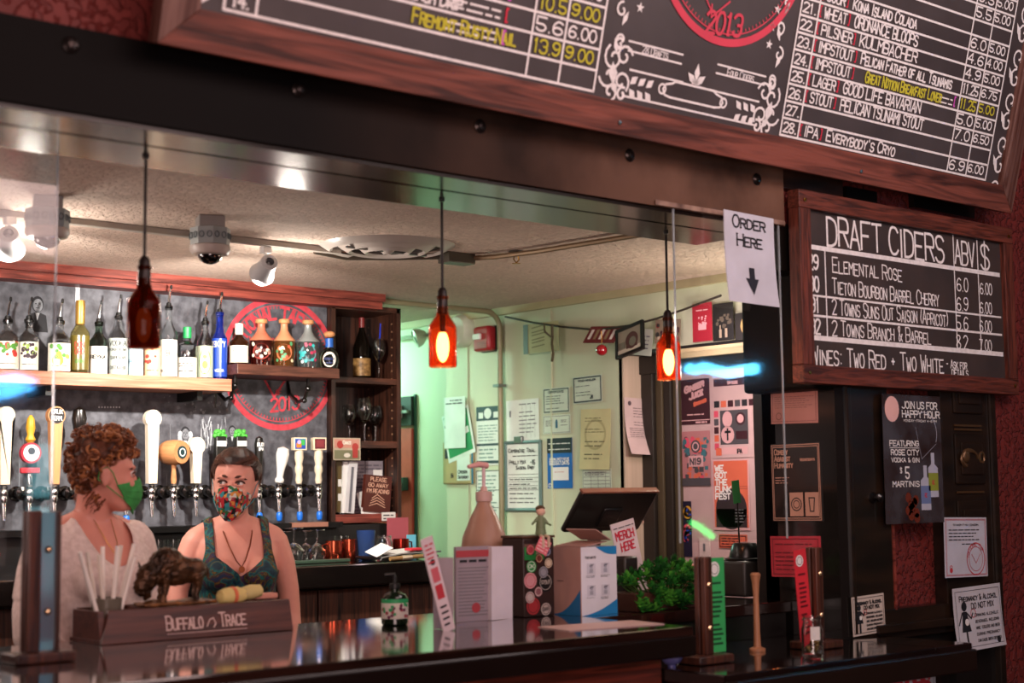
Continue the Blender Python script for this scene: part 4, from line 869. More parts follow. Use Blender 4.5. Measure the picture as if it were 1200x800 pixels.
# conduit along the opening and down the right wall
cp_ = empty('wall_conduit', 'grey pipe running under the ceiling and down the pale green wall', 'pipe', (4.78, 5.70, 0))
C0 = cp_.location; zc = CZ-.02; pts = [(3.75, 5.68, zc), (4.70, 5.70, zc-.005)]
for i in range(7):
    a = i/6*PI/2; pts.append((4.70+.085*math.sin(a), 5.70, zc-.09+.085*math.cos(a)))
pts += [(4.785, 5.70, .1)]
MB().tube([Vector(p)-C0 for p in pts], .014, 10).build('pipe', mat('#8b8466', .45, .2), cp_)
for z in (1.98, 1.2): MB().box((.0, 0, z), (.05, .045, .014)).build('strap', STEEL, cp_, smooth=False)
# emergency light, alarm
p = at(541, 388, 0, 4.80)
e = empty('emergency_light', 'white round twin headed emergency lamp high on the corridor wall', 'emergency light', (4.80, p.y, p.z), rz=-PI/2)
MB().lathe([(.085, -.02), (.085, .02), (.07, .04), (.02, .045)], 24).build('housing', mat('#d6d8c4', .4), e).rotation_euler = (PI/2, 0, 0)
for dx in (-.015, -.25):
    h = MB().lathe([(.02, -.03), (.045, .0), (.052, .03), (.046, .034), (.03, .01)], 18).build('lamp_head', mat('#c2c6b4', .3, .3), e, loc=(dx, -.075, -.01)); h.rotation_euler = (PI/2+.4, 0, -.5)
    g_ = MB().sph((0, 0, .022), (.04, .04, .016), 16, 8).build('lens', mat('#5d6a66', .08, coat=1.), h)
MB().tube([(-.02, -.02, 0), (-.12, -.03, .02), (-.25, -.03, .0), (-.9, .0, .01)], .012, 8).build('conduit', mat('#9aa68f', .4), e)
p = at(574, 397, 0, 4.80)
f = empty('fire_alarm', 'red fire alarm horn with a clear strobe beside the conduit pipe', 'fire alarm', (4.82, p.y, p.z), rz=-PI/2)
MB().box((.0, -.012, 0), (.13, .024, .13)).build('back_plate', mat('#2b2a24', .5), f, bev=.003, smooth=False)
MB().box((-.01, -.045, 0), (.125, .055, .125)).build('body', mat('#a3242c', .35), f, bev=.014)
MB().box((-.03, -.078, .01), (.055, .02, .03)).build('strobe', mat('#e8f0e8', .1, coat=1.), f, bev=.005)
lb = MB(); 
for i in range(4): lb.box((.0, -.073, -.02-i*.009), (.07, .003, .003))
tag(lb.build('grille', mat('#6a1218', .5), f), kind='stuff')

# ---------------------------------------------------------------- string of keepsakes along the wall
X0 = 4.76
sp = [at(x, y, 0, X0) for x, y in ((592, 371), (625, 378), (660, 383), (700, 386.5), (740, 381), (770, 373), (800, 363), (845, 346))]
st = empty('wall_string', 'sagging dark string hung along the wall below the ceiling', 'string', sp[0])
MB().tube([p-sp[0] for p in sp], .005, 6).build('cord', mat('#2c2419', .6), st)
KF = xface(X0+.01)
sheet('hanging_sleeve', 'clear plastic sleeve with a yellowed card hanging on the string by a grey strip', 'sleeve', KF, (614, 378, 655, 413), mat('#b7b486', .3, coat=.6), lambda k, w, h: (k.rect(-w*.5, -h*.5, -w*.36, h*.5, .002, 1), [k.stroke([(-w*.25, h*y), (w*.1, h*(y+.06))], .006, .001, 2) for y in (.35, .2, .1, -.05, -.15, -.3)]), [INK, mat('#6a7d76', .4), mat('#7d7850', .6)])
tw = MB(); tw.tube([(0, 0, 0), (.01, .01, -.05), (-.012, -.01, -.09), (.012, .008, -.13), (-.004, 0, -.17)], .007, 6); tw.tube([(-.05, 0, 0), (-.03, .02, -.03), (.0, 0, -.06)], .005, 6)
tag(tw.build('dried_twig', mat('#5d5740', .6), loc=at(647, 381, 0, X0-.02)), 'small twisted silvery twig tied to the string over the plastic sleeve', 'ornament')
pp = at(706, 392, 0, X0-.02)
c_ = MB().box((0, 0, 0), (.17, .10, .003)).build('postcard', mat('#6a2a2e', .4), loc=pp, rot=(R(52), R(4), -PI/2+.2)); tag(c_, 'dark red postcard lying tilted on the string above the red bauble', 'postcard')
k = MB(); [k.rect(-.07+i*.03, -.03, -.055+i*.03, .03, .002, i % 2) for i in range(5)]; k.build('print', [PAPER, mat('#8f8060', .5)], c_, smooth=False)
pp = at(705, 410, 0, X0-.07); b_ = empty('red_bauble', 'small shiny red ball ornament hanging from the string', 'ornament', pp)
MB().sph((0, 0, 0), .026, 18, 12).build('ball', mat('#9c1420', .12, coat=1.), b_); MB().tube([(0, 0, .026), (.004, 0, .05), (0, 0, .085)], .002, 5).build('hook', BRASS, b_)
pp = at(738, 398, 0, X0-.02)
fr_ = empty('photo_frame', 'tilted black framed sepia photograph hanging on the string', 'picture frame', pp, rz=-PI/2); fr_.rotation_euler = (R(-12), R(-12), -PI/2)
for a in (-1, 1):
    MB().box((0, 0, a*.063), (.175, .014, .014)).build('frame_rail', BLACK, fr_, smooth=False); MB().box((a*.082, 0, 0), (.014, .014, .13)).build('frame_rail', BLACK, fr_, smooth=False)
o = MB().box((0, .002, 0), (.155, .004, .12)).build('photograph', mat('#8f8a78', .3), fr_, smooth=False)
k = MB(); k.rect(-.077, -.06, .077, -.035, .002, 1); k.disc(.015, -.005, .04, .0022, 0); k.rect(-.02, -.04, .05, -.005, .0023, 0); k.disc(.02, -.012, .022, .0026, 2); k.rect(-.07, -.03, -.03, .0, .0021, 2)
k.v = [(x, -z, y) for x, y, z in k.v]; k.build('image', [mat('#4a2420', .5), mat('#c9c4b0', .5), mat('#6d6a5a', .5)], o, smooth=False)
sheet('string_note', 'white paper slip clipped behind the framed photograph', 'note', xface(X0+.025), (738, 385, 765, 416), mat('#b9c0ae', .6), lambda k, w, h: lines(k, -w*.1, -h*.3, w*.4, h*.3, 4), [GREYINK], rot=R(-8))
sheet('string_picture', 'small colourful picture card on the string behind the third pendant', 'card', KF, (768, 374, 798, 402), mat('#7d6f5c', .5), lambda k, w, h: rnd_stickers(k, w, h, 26, [0, 1, 2, 3]), [MAR, mat('#2a2a28', .5), mat('#b9a890', .5), mat('#7a2a2a', .5)], rot=R(-4))

# ---------------------------------------------------------------- pendants: cut beer bottles
AMB = mat('#ff8052', .06, trans=.97, ior=1.12, var=.1)
def pendant(px_, py0, py1, lit, label):
    p = at(px_, py1, 1, 3.5); zt = 2.332; zb = p.z
    t = empty('pendant_lamp', label, 'pendant lamp', (p.x, 3.5, zt), group='bottle pendant lamps under the beam')
    L_ = zb-zt; hh = .205
    MB().lathe([(.009, 0), (.009, -.006), (.005, -.008)], 12).build('grommet', BLACK, t)
    MB().cyl((0, 0, -.01), (0, 0, L_+hh), .0042, n=8).build('cord', mat('#1a1210', .6), t)
    MB().lathe([(.008, L_+hh+.03), (.014, L_+hh+.02), (.017, L_+hh-.02), (.015, L_+hh-.05), (.004, L_+hh-.052)], 14).build('socket', mat('#1c100c', .4), t)
    pr = [(.034, 0), (.036, .004), (.036, .112), (.034, .124), (.026, .138), (.018, .150), (.0145, .165), (.0135, .20), (.0155, .203), (.0155, .21), (.0120, .21), (.0118, .165), (.016, .148), (.024, .135), (.032, .122), (.034, .111), (.034, .004)]
    MB().lathe([(r*1.16, z+L_) for r, z in pr], 24, cap=False).build('bottle_shade', AMB if lit else mat('#8a3218', .06, trans=.93, ior=1.15), t)
    b = MB().sph((0, 0, L_+.062), (.019, .019, .046), 14, 10).build('bulb', mat('#ffb060', .3, emit='#ffe0a0', es=110 if lit else 0.3), t)
    MB().cyl((0, 0, L_+.098), (0, 0, L_+.16), .009, n=10).build('lamp_holder', mat('#1c100c', .4), t)
    if lit:
        l = lamp('POINT', 'pendant_glow', (p.x, 3.5, zb-.02), 1.3, (1, .38, .2), shadow_soft_size=.02)
pendant(168, 318, 408, False, 'unlit brown bottle pendant lamp hanging before the liquor shelf')
pendant(519, 345, 430, True, 'glowing amber bottle pendant lamp hanging before the pale green wall')
pendant(784, 372, 445, True, 'glowing amber bottle pendant lamp nearest the poster door')
# ================================================================ bottles
def wrap(k, r):
    v = []
    for x, y, z in k.v:
        a = x/r; v.append(((r+z)*math.sin(a), -(r+z)*math.cos(a), y))
    k.v = v; return k
def toward(p):   # heading that turns local -Y to the camera
    return math.atan2(CAM.x-p[0], -(CAM.y-p[1]))
def pourer(root, z, rn=.012, ht=.075):
    MB().lathe([(rn+.002, -.012), (rn+.003, -.002), (rn*.8, .002), (rn*.7, .012), (.005, .016)], 12, c=(0, 0, z)).build('pourer_collar', BLACK, root)
    MB().tube([(0, 0, z+.01), (0, 0, z+ht*.35), (.004, -.004, z+ht*.75), (.009, -.008, z+ht)], [.005, .0065, .005, .0035], 8).build('pourer_spout', CHROME, root)
    MB().lathe([(.003, 0), (.0055, .002), (.005, .014), (.002, .017)], 8, c=(.009, -.008, z+ht-.006)).build('pourer_tip', BLACK, root)
def bottle(name, label, px_, ptop, pbot, wpx, Y, glass, lab=None, neck=.33, rn=.014, top='pourer', capm=None, group=None, sq=1., base_z=None, marks=None, mmats=(), lh=(.12, .62), lw=1.25, cat='bottle', shoulder=.12, label_txt=None):
    p = at(px_, pbot, 1, Y); z0 = base_z if base_z is not None else p.z
    H = at(px_, ptop, 1, Y).z-z0; d = (p-CAM).length; r = wpx/2*(ray(px_, pbot)*( (Y)/ray(px_, pbot).y)).dot(_F)/FPX
    t = empty(name, label, cat, (p.x, Y, z0), rz=toward(p), group=group)
    Hb = H-.072 if top == 'pourer' else H-.02
    hs = Hb*(1-neck)
    n = 4 if sq == 4 else 24
    pr = [(r*.9, 0), (r, .006), (r, hs*.93), (r*.93, hs), (r*.6, hs+Hb*shoulder*.55), (rn*1.15, hs+Hb*shoulder), (rn, hs+Hb*shoulder*1.25), (rn, Hb-.016), (rn*1.2, Hb-.014), (rn*1.2, Hb)]
    MB().lathe(pr, n if n > 4 else 24).build('glass', glass, t)
    if top == 'pourer': pourer(t, Hb, rn)
    elif top == 'cap': MB().lathe([(rn*1.15, Hb-.028), (rn*1.25, Hb-.02), (rn*1.25, Hb+.018), (rn*1.1, Hb+.02)], 16).build('cap', capm, t)
    elif top == 'foil': MB().lathe([(rn*1.1, Hb-.08), (rn*1.3, Hb-.07), (rn*1.35, Hb+.0), (rn*1.25, Hb+.02)], 18).build('foil_cap', capm, t)
    elif top == 'cork': MB().lathe([(rn*.9, Hb-.005), (rn*1.2, Hb+.0), (rn*1.9, Hb+.004), (rn*1.9, Hb+.02), (rn*1.5, Hb+.026)], 18).build('cork', capm or CORK, t)
    if lab:
        y0, y1 = lh[0]*hs, lh[1]*hs; k = MB(); w2 = r*lw; ng = 10
        for i in range(ng):
            a, b = -w2+2*w2*i/ng, -w2+2*w2*(i+1)/ng; k.rect(a, y0, b, y1, .0012)
        lo = wrap(k, r).build('label', lab, t)
        if marks:
            k = MB(); k.c = (y0+y1)/2; marks(k, w2, (y1-y0)/2, (y0+y1)/2); wrap(k, r+.0012).build('label_print', list(mmats), lo, smooth=False)
    return t
CLR = mat('#f4faf8', .03, trans=1, ior=1.18, var=0, coat=1.); GRN = mat('#3f7a50', .04, trans=1, ior=1.18, var=0, coat=1.); BLU = mat('#1238c0', .04, trans=.85, ior=1.18, var=0, coat=1.)
GOLDL = mat('#d8c878', .04, trans=.95, ior=1.18, var=0, coat=1.); BRN = mat('#3a1c0c', .05, trans=.6, ior=1.4, var=0)
LW = mat('#dcd5c6', .6, var=.03); LB = mat('#b9d4dc', .6); LP = mat('#e8b890', .6)
G1 = 'bottles with pourers on the long liquor shelf'; Y1 = 5.60; Z1 = 1.938
def fruit(cols, n, big=None):
    def f(k, w, h, c):
        if big is not None:
            k.disc(-w*.1, c-h*.25, w*.42, .0006, big, 18, h*.42); k.disc(-w*.02, c+h*.12, w*.22, .0007, big, 14, h*.3)
        for i in range(n): k.disc(random.uniform(-.7, .7)*w, c+random.uniform(-.1, .85)*h, w*random.uniform(.1, .2), .0008+i*2e-5, random.choice(cols))
        scribble(k, -w*.5, w*.6, c-h*.65, h*.12, h*.05, 0, .0016)
    return f
FM = [INK, mat('#b8362e', .6), mat('#4d8a34', .6), mat('#3a2630', .6), mat('#d8c23a', .6), mat('#8fae4a', .6)]
def words(*rows):
    def f(k, w, h, c):
        for (s, y, hh, mi, fit) in rows: text(k, s, 0, c+y*h, h*hh, h*hh*.13, mi, align='c', fit=w*fit, z=.0008)
    return f
bottle('liquor_bottle', 'clear pourer bottle with red berry label at the left frame edge', 8, 352, 432, 27, Y1, CLR, LW, base_z=Z1, marks=fruit([1, 2], 16), mmats=FM, group=G1, lh=(.06, .84), rn=.016)
bottle('liquor_bottle', 'clear pourer bottle with dark grape label, second from the left', 33, 352, 432, 23, Y1, CLR, LW, base_z=Z1, marks=fruit([3, 3, 5], 22), mmats=FM, group=G1, lh=(.06, .84), rn=.016)
bottle('liquor_bottle', 'clear pourer bottle with a yellow pear on its label', 69, 354, 434, 26, Y1, CLR, LW, base_z=Z1, marks=fruit([2, 5], 9, 4), mmats=FM, group=G1, lh=(.06, .84), rn=.016)
bottle('liquor_bottle', 'olive gold bottle with gold foil cap and red letters', 93, 352, 436, 22, Y1, GOLDL, mat('#8a7a30', .3, trans=.6), base_z=Z1, top='foil', capm=mat('#c8984a', .35, .7), marks=words(('DON', .3, .3, 1, .8), ('ORO', -.1, .3, 1, .8), ('GRAN', -.6, .2, 2, .7)), mmats=FM, group=G1, lh=(.1, .9), neck=.38)
bottle('liquor_bottle', 'green tinted vodka bottle with a dark banded white label and pourer', 115, 356, 437, 21, Y1, mat('#8fb89c', .04, trans=1, ior=1.4, var=0), LW, base_z=Z1, marks=lambda k, w, h, c: (k.rect(-w, c+h*.6, w, c+h, .0007, 2), text(k, 'REYKA', 0, c+h*.1, h*.24, .0035, 0, align='c', fit=w*1.4, z=.0009), k.rect(-w, c-h*.25, w, c-h*.2, .0008, 0)), mmats=[INK, REDINK, mat('#1c3a2c', .5)], group=G1, lh=(.03, .80))
bottle('liquor_bottle', 'clear bottle lettered VODKA with broad shoulders and a pourer', 138, 349, 437, 23, Y1, CLR, mat('#cfd8d0', .4, trans=.4), base_z=Z1, marks=words(('VODKA', .6, .25, 0, 1.5), ('MONOPOLOWA', .3, .14, 0, 1.5), ('SAMOVAR', -.15, .16, 0, 1.3), ('DISTILLED', -.7, .16, 0, 1.3)), mmats=FM, group=G1, lh=(.03, .92), shoulder=.2)
bottle('liquor_bottle', 'pale blue labelled bottle half hidden behind the unlit pendant', 158, 352, 438, 19, Y1, CLR, LB, base_z=Z1, marks=words(('PEARL', -.2, .2, 0, 1.2),), mmats=[mat('#2a6a8a', .5)], group=G1, lh=(.03, .8))
bottle('liquor_bottle', 'orange fruit labelled bottle just right of the unlit pendant', 178, 354, 439, 20, Y1, CLR, LP, base_z=Z1, marks=fruit([1, 4], 6), mmats=FM, group=G1, lh=(.03, .8))
bottle('liquor_bottle', 'tall clear bottle with white label and red letter B, red collar', 197, 338, 440, 21, Y1, CLR, LW, base_z=Z1, marks=words(('B', .1, .3, 1, .35), ('MEDOYEFF', -.78, .13, 0, 1.4), ('VODKA', -.95, .1, 0, 1.)), mmats=FM, group=G1, lh=(.04, .82), neck=.36)
bottle('liquor_bottle', 'squat clear square shouldered bottle with green and red cap', 219, 383, 441, 23, Y1, CLR, LW, base_z=Z1, top='cap', capm=mat('#1e8a4a', .4), group=G1, lh=(.04, .62), neck=.28, shoulder=.08, marks=lambda k, w, h, c: lines(k, -w*.7, c-h*.5, w*.7, c+h*.5, 4), mmats=FM)
bottle('liquor_bottle', 'clear gin bottle with an oval green and orange label', 240, 356, 442, 19, Y1, CLR, mat('#c2cdb0', .4, trans=.3), base_z=Z1, marks=lambda k, w, h, c: (k.disc(0, c, w*.62, .0006, 1, 20, h*.8), k.disc(0, c, w*.52, .0008, 0, 20, h*.7), k.disc(0, c-h*.2, w*.25, .001, 2, 14, h*.25), k.disc(0, c+h*.3, w*.2, .001, 3, 12)), mmats=[mat('#e0dca8', .5), mat('#5d8a3a', .5), mat('#d8843a', .5), mat('#7aa04a', .5)], group=G1, lh=(.05, .85))
bottle('liquor_bottle', 'tall deep blue pourer bottle at the right end of the liquor shelf', 257, 346, 443, 18, Y1, BLU, mat('#2a58d8', .3, trans=.5), base_z=Z1, marks=words(('SKYY', .55, .3, 0, 1.4), ('VODKA', -.75, .14, 0, 1.)), mmats=[LW], group=G1, lh=(.08, .95), neck=.36, rn=.015)
# short shelf
G2 = 'round bottles on the short shelf'; Z2 = 2.006; Y2 = 5.60
bottle('rum_bottle', 'dark brown bottle with white stopper and ship style label on the short shelf', 280, 379, 427, 22, Y2, BRN, LW, base_z=Z2, top='cap', capm=LW, marks=words(('RUM', .2, .3, 0, 1.), ('DARK', -.3, .2, 0, 1.2)), mmats=FM, group=G2, lh=(.1, .8), neck=.35)
def decanter(px_, wpx, ptop, glass, topm, label, cols):
    p = at(px_, 428, 1, Y2); dd = ray(px_, 428).dot(_F)*Y2/ray(px_, 428).y; r = wpx/2*dd/FPX; H = at(px_, ptop, 1, Y2).z-Z2
    t = empty('tequila_decanter', label, 'bottle', (p.x, Y2, Z2), rz=toward(p), group='skirt necked decanters on the short shelf')
    MB().lathe([(r*.82, 0), (r*.9, .004), (r, H*.3), (r, H*.50), (r*.96, H*.56)], 28).build('glass', glass, t)
    MB().lathe([(r*1.02, H*.54), (r*.98, H*.57), (r*.62, H*.66), (r*.36, H*.76), (r*.31, H*.88), (r*.33, H*.9)], 28).build('skirt', topm, t)
    MB().lathe([(r*.25, H*.88), (r*.3, H*.90), (r*.5, H*.92), (r*.5, H*.985), (r*.42, H)], 20).build('stopper', CORK, t)
    k = MB(); random.seed(px_)
    k.disc(0, H*.3, r*.75, .0006, 0, 20, H*.17)
    for i in range(16): k.disc(random.uniform(-.8, .8)*r, H*random.uniform(.12, .5), r*.14, .001+i*2e-5, random.choice([1, 2, 3]))
    wrap(k, r*1.0).build('painted_band', cols, t, smooth=False)
TQ = [mat('#2b9a9a', .4), mat('#c9c4b0', .5), REDINK]
decanter(306, 28, 374, mat('#3a0f0a', .06, trans=.5, ior=1.4), mat('#b5654c', .4), 'decanter of dark red liquor with a tan skirted neck, first of three', [mat('#7d2a22', .4), mat('#c98a78', .5), mat('#5a1a14', .5), mat('#c9c4b0', .5)])
decanter(333, 26, 374, mat('#d88a4a', .05, trans=.9, ior=1.4), mat('#c0805c', .4), 'decanter of amber liquor with an orange brown skirted neck, middle of three', [mat('#b5623a', .4), mat('#e0c8a0', .5), mat('#4a8a5a', .5), mat('#c0442a', .5)])
decanter(361, 27, 375, mat('#cfe0e0', .05, trans=.95, ior=1.4), mat('#8a8e8c', .35, .3), 'clear decanter with silver skirted neck and turquoise painted band, last of three', [mat('#5a8a90', .4), mat('#2ba0a0', .5), mat('#a02a4a', .5), mat('#d8dcd8', .5)])
p = at(386, 431, 1, 5.58); t = empty('round_bottle', 'small round clear bottle with white oval label and wooden ball stopper', 'bottle', (p.x, 5.58, Z2), rz=toward(p), group=G2)
r = .042; MB().lathe([(r*.8, 0), (r, .02), (r, .05), (r*.85, .078), (r*.35, .10), (r*.30, .135), (r*.36, .14)], 24).build('glass', mat('#d2ecd8', .03, trans=1, ior=1.4), t)
MB().lathe([(r*.42, .098), (r*.42, .138)], 18).build('neck_band', mat('#2458a8', .4), t)
MB().sph((0, 0, .156), (.026, .026, .015), 16, 8).build('stopper', CORK, t)
k = MB(); k.disc(0, .042, .030, .001, 0, 22, .034); text(k, 'Tequila', 0, .04, .012, .0016, 1, align='c', fit=.05, z=.0018); text(k, 'BLANCO', 0, .024, .006, .001, 1, align='c', fit=.025, z=.0018); wrap(k, r*1.0).build('label', [LW, mat('#2a3a78', .5)], t, smooth=False)

# ================================================================ tall unit contents
wb_ = bottle('wine_bottle', 'dark wine bottle with a gold textured label in the top cubby', 424, 372, 441, 21, 5.83, mat('#0f0a06', .05, trans=.3, ior=1.4), mat('#a8804a', .5, kind='rough', scale=60, hex2='#6a4a24'), base_z=1.990, top='cap', capm=mat('#7a2424', .4), neck=.42, shoulder=.28, lh=(.1, .62), rn=.011)
def wineglass(x, y, z, h, rb, label, group, up=True, name='wine_glass', tint=CLR):
    t = empty(name, label, 'glass', (x, y, z), group=group)
    pr = [(rb*.85, 0), (rb*.85, .003), (.006, .008), (.0045, .02), (.0045, h*.42), (rb*.5, h*.48), (rb, h*.66), (rb*.95, h*.82), (rb*.75, h), (rb*.72, h), (rb*.92, h*.82), (rb*.96, h*.66), (rb*.46, h*.495), (.001, h*.465)]
    if not up: pr = [(r_, h-z_) for r_, z_ in pr]
    o = MB().lathe(pr, 22, cap=False).build('glass_body', tint, t); return t
t = wineglass(at(444, 440, 1, 5.755).x, 5.755, 1.990, .19, .032, 'tulip glass with a blue straw beside the wine bottle', None, name='tulip_glass')
MB().cyl((0, 0, .08), (.01, 0, .262), .003, n=8).build('straw', mat('#1f3cc0', .3), t)
for i, px_ in enumerate((409, 427, 440, 450)):
    y = (5.80, 5.76, 5.82, 5.88)[i]
    wineglass(at(px_, 512, 1, y).x, y, 1.699, (.17, .20, .17, .18)[i], .036, ('wine glass at the left of the middle cubby', 'largest wine glass in the middle cubby', 'wine glass right of the largest one in the middle cubby', 'wine glass half hidden at the right of the middle cubby')[i], 'wine glasses in the middle cubby')
# bottom cubby: picture card, papers, book
CFb = yface(5.695)
sheet('picture_card', 'old fashioned picture card clipped to the shelf edge of the striped unit', 'card', CFb, (390, 513, 422, 539), mat('#b8a890', .5), lambda k, w, h: (k.rect(-w*.46, h*.05, w*.46, h*.45, .001, 0), k.disc(-w*.25, h*.2, w*.12, .0014, 1), k.disc(w*.3, h*.1, w*.12, .0014, 1), k.rect(w*.2, -h*.4, w*.4, h*.2, .0016, 1), text(k, 'Oaks', 0, h*.22, h*.15, .004, 2, align='c', fit=w*.3), k.rect(-w*.46, -h*.45, w*.46, -h*.05, .001, 3), k.disc(0, -h*.28, w*.12, .0018, 2, ry=h*.1)), [mat('#c08a78', .5), mat('#a83a34', .5), LW, mat('#7a7a5c', .5)])
BF = yface(5.76)
def leaning(name, label, cat, px4, Y, m, th, lean=0, marks=None, mats=(), rz=0):
    o, w, h = sheet(name, label, cat, yface(Y), px4, m, marks, mats, thick=th, rot=lean); return o
leaning('file_binder', 'olive brown binder with two white spine labels at the left of the lowest cubby', 'binder', (388, 540, 396, 600), 5.78, mat('#5a4a24', .5), .04, 0, lambda k, w, h: (k.rect(-w*.25, 0, w*.25, h*.14, .001, 0), k.rect(-w*.25, -h*.28, w*.25, -h*.14, .001, 0)), [PAPER])
leaning('booklet', 'upright white booklet leaning in the lowest cubby, left one of two', 'booklet', (397, 541, 406, 601), 5.76, WHITE, .03, R(-2))
leaning('booklet', 'second white booklet with a grey edge leaning beside the first', 'booklet', (404, 541, 414, 601), 5.74, mat('#d8d6d8', .5), .02, R(-5), lambda k, w, h: k.rect(-w*.2, -h*.48, w*.1, h*.4, .001, 0), [mat('#6a6a72', .5)])
leaning('newsletter', 'grey printed newsletter standing at the back of the lowest cubby', 'newsletter', (411, 540, 448, 601), 5.80, mat('#8a8088', .6), .004, 0, lambda k, w, h: (lines(k, -w*.48, -h*.48, -w*.1, h*.45, 14, 0, .4, .05), lines(k, -w*.05, -h*.1, w*.46, h*.45, 8, 0, .4, .05), k.rect(-w*.08, -h*.5, -w*.06, h*.5, .0014, 1), k.rect(w*.18, h*.05, w*.47, h*.33, .002, 2), k.rect(-w*.5, -h*.02, -w*.08, 0, .0015, 1)), [mat('#5d5560', .6), INK, WHITE])
leaning('folded_sheet', 'white folded paper corner between the newsletter and the brown book', 'paper', (420, 575, 432, 601), 5.77, WHITE, .002, R(18))
leaning('brown_book', 'brown book lettered in cream with a drawn stack of open books', 'book', (424, 557, 455, 600), 5.735, mat('#4d1e14', .5), .02, R(-5), lambda k, w, h: ([text(k, s, 0, h*y, h*.10, h*.018, 0, align='c', fit=w*f_, z=.0012) for s, y, f_ in (('PLEASE', .34, .62), ('GO AWAY', .18, .76), ("I'M READING", .02, .86))], [k.stroke([(-w*(.3-.03*i), -h*(.34-.07*i)), (-w*.02, -h*(.26-.08*i)), (w*(.3-.02*i), -h*(.36-.07*i))], h*.018, .0012, 0) for i in range(4)]), [mat('#d8a890', .5)])
leaning('folded_sheet', 'white folded paper lying against the foot of the brown book', 'paper', (423, 595, 452, 602), 5.725, WHITE, .002, R(-3))

# ================================================================ tap wall
MF = yface(5.7345)
k = MB()
def mp(x, y): return MF.px(x, y)
# round seal
cxs, czs, rs = 3.54, 2.037, .298
k.ring(cxs, czs, rs-.014, .026, .001, 0, 72); k.ring(cxs, czs, rs-.040, .004, .001, 0, 72)
for i in range(96):
    a = i/96*2*PI; k.stroke([(cxs+(rs-.045)*math.cos(a), czs+(rs-.045)*math.sin(a)), (cxs+(rs-.055)*math.cos(a), czs+(rs-.055)*math.sin(a))], .004, .001, 0)
text(k, 'NATIONAL TAP', 0, 0, .052, .0115, 0, arc=(cxs, czs, rs*.665, R(172)), fit=rs*.665*R(115))
text(k, '2013', cxs-.045, czs-.215, .056, .010, 0, serif=True, fit=.15, slope=.12); text(k, 'OF', cxs-.02, czs-.14, .022, .004, 0)
k.stroke([(cxs-.12, czs-.01), (cxs-.03, czs-.15), (cxs+.06, czs-.03)], .010, .001, 0); k.stroke([(cxs-.16, czs+.02), (cxs-.10, czs-.03), (cxs-.07, czs+.0)], .010, .001, 0)
for s in (-1, 1):
    for i in range(5): k.stroke([(cxs+s*(.03+i*.025), czs+.06-.02*i), (cxs+s*(.05+i*.02), czs+.09-.01*i), (cxs+s*(.035+i*.03), czs+.11)], .007, .001, 0)
seal = k.build('painted_seal', [mat('#c8404c', .7, var=.25, scale=40)], smooth=False, mtx=MF.mtx(0, 0)); tag(seal, 'large round red tap house seal dated 2013 painted on the slate wall', 'wall painting')
# chalk portraits
k = MB(); random.seed(11)
def portrait(cx, cy, s, suit=True):
    hx, hy = mp(cx, cy); u = s*.0036
    if suit:
        k.add([(hx-10*u, hy-24*u, .0006), (hx+10*u, hy-24*u, .0006), (hx+8*u, hy-9*u, .0006), (hx, hy-6*u, .0006), (hx-8*u, hy-9*u, .0006)], [(0, 1, 2, 3, 4)], 2)
        k.add([(hx-2*u, hy-7*u, .0009), (hx, hy-14*u, .0009), (hx+2*u, hy-7*u, .0009)], [(0, 1, 2)], 0)
    k.disc(hx, hy+.5*u, 5.6*u, .0008, 2, 18, 7.2*u); k.disc(hx+.3*u, hy-.5*u, 4.4*u, .001, 1, 18, 5.8*u)
    for dx in (-1.6, 1.8): k.disc(hx+dx*u, hy+.8*u, .9*u, .0012, 2, 8, .5*u)
    k.stroke([(hx-1.5*u, hy-2.8*u), (hx+1.6*u, hy-2.8*u)], .6*u, .0012, 2); k.stroke([(hx+.3*u, hy), (hx+.5*u, hy-1.6*u)], .5*u, .0012, 2)
portrait(44, 357, 1.25); portrait(217, 508, 1.1); portrait(272, 505, .9)
hx, hy = mp(217, 508)
for i in range(26):   # white beard and hood of the bearded man
    a = random.uniform(PI*.85, PI*2.15); k.disc(hx+.026*math.cos(a), hy-.012+.034*math.sin(a), .010, .0014+i*1e-5, 0, 8)
for i in range(34):
    x, y = mp(random.uniform(235, 265), random.uniform(488, 512)); k.stroke([(x, y), (x+random.uniform(-.01, .012), y-random.uniform(.02, .07))], .004, .0007, random.choice([0, 1]))
for i in range(30):
    x, y = mp(random.uniform(0, 200), random.uniform(485, 560)); k.stroke([(x, y), (x+random.uniform(-.004, .004), y-random.uniform(.04, .16))], .003, .0006, 1)
for i in range(28):
    x, y = mp(random.uniform(190, 262), random.uniform(462, 484)); k.disc(x, y, random.uniform(.003, .008), .0006, 1, 8)
for i in range(8): x, y = mp(116+i*3.4, 477); k.disc(x, y, .004, .001, 0, 8)
x, y = mp(90, 345); k.rect(x-.006, y-.03, x+.012, y+.05, .001, 0)
cd_ = k.build('chalk_drawing', [mat('#c9ccd2', .8, var=.3, scale=50), mat('#85878d', .8, var=.3, scale=50), mat('#242327', .8)], smooth=False, mtx=MF.mtx(0, 0)); tag(cd_, 'pale chalk portraits and streaks drawn on the slate tap wall', 'chalk drawing')

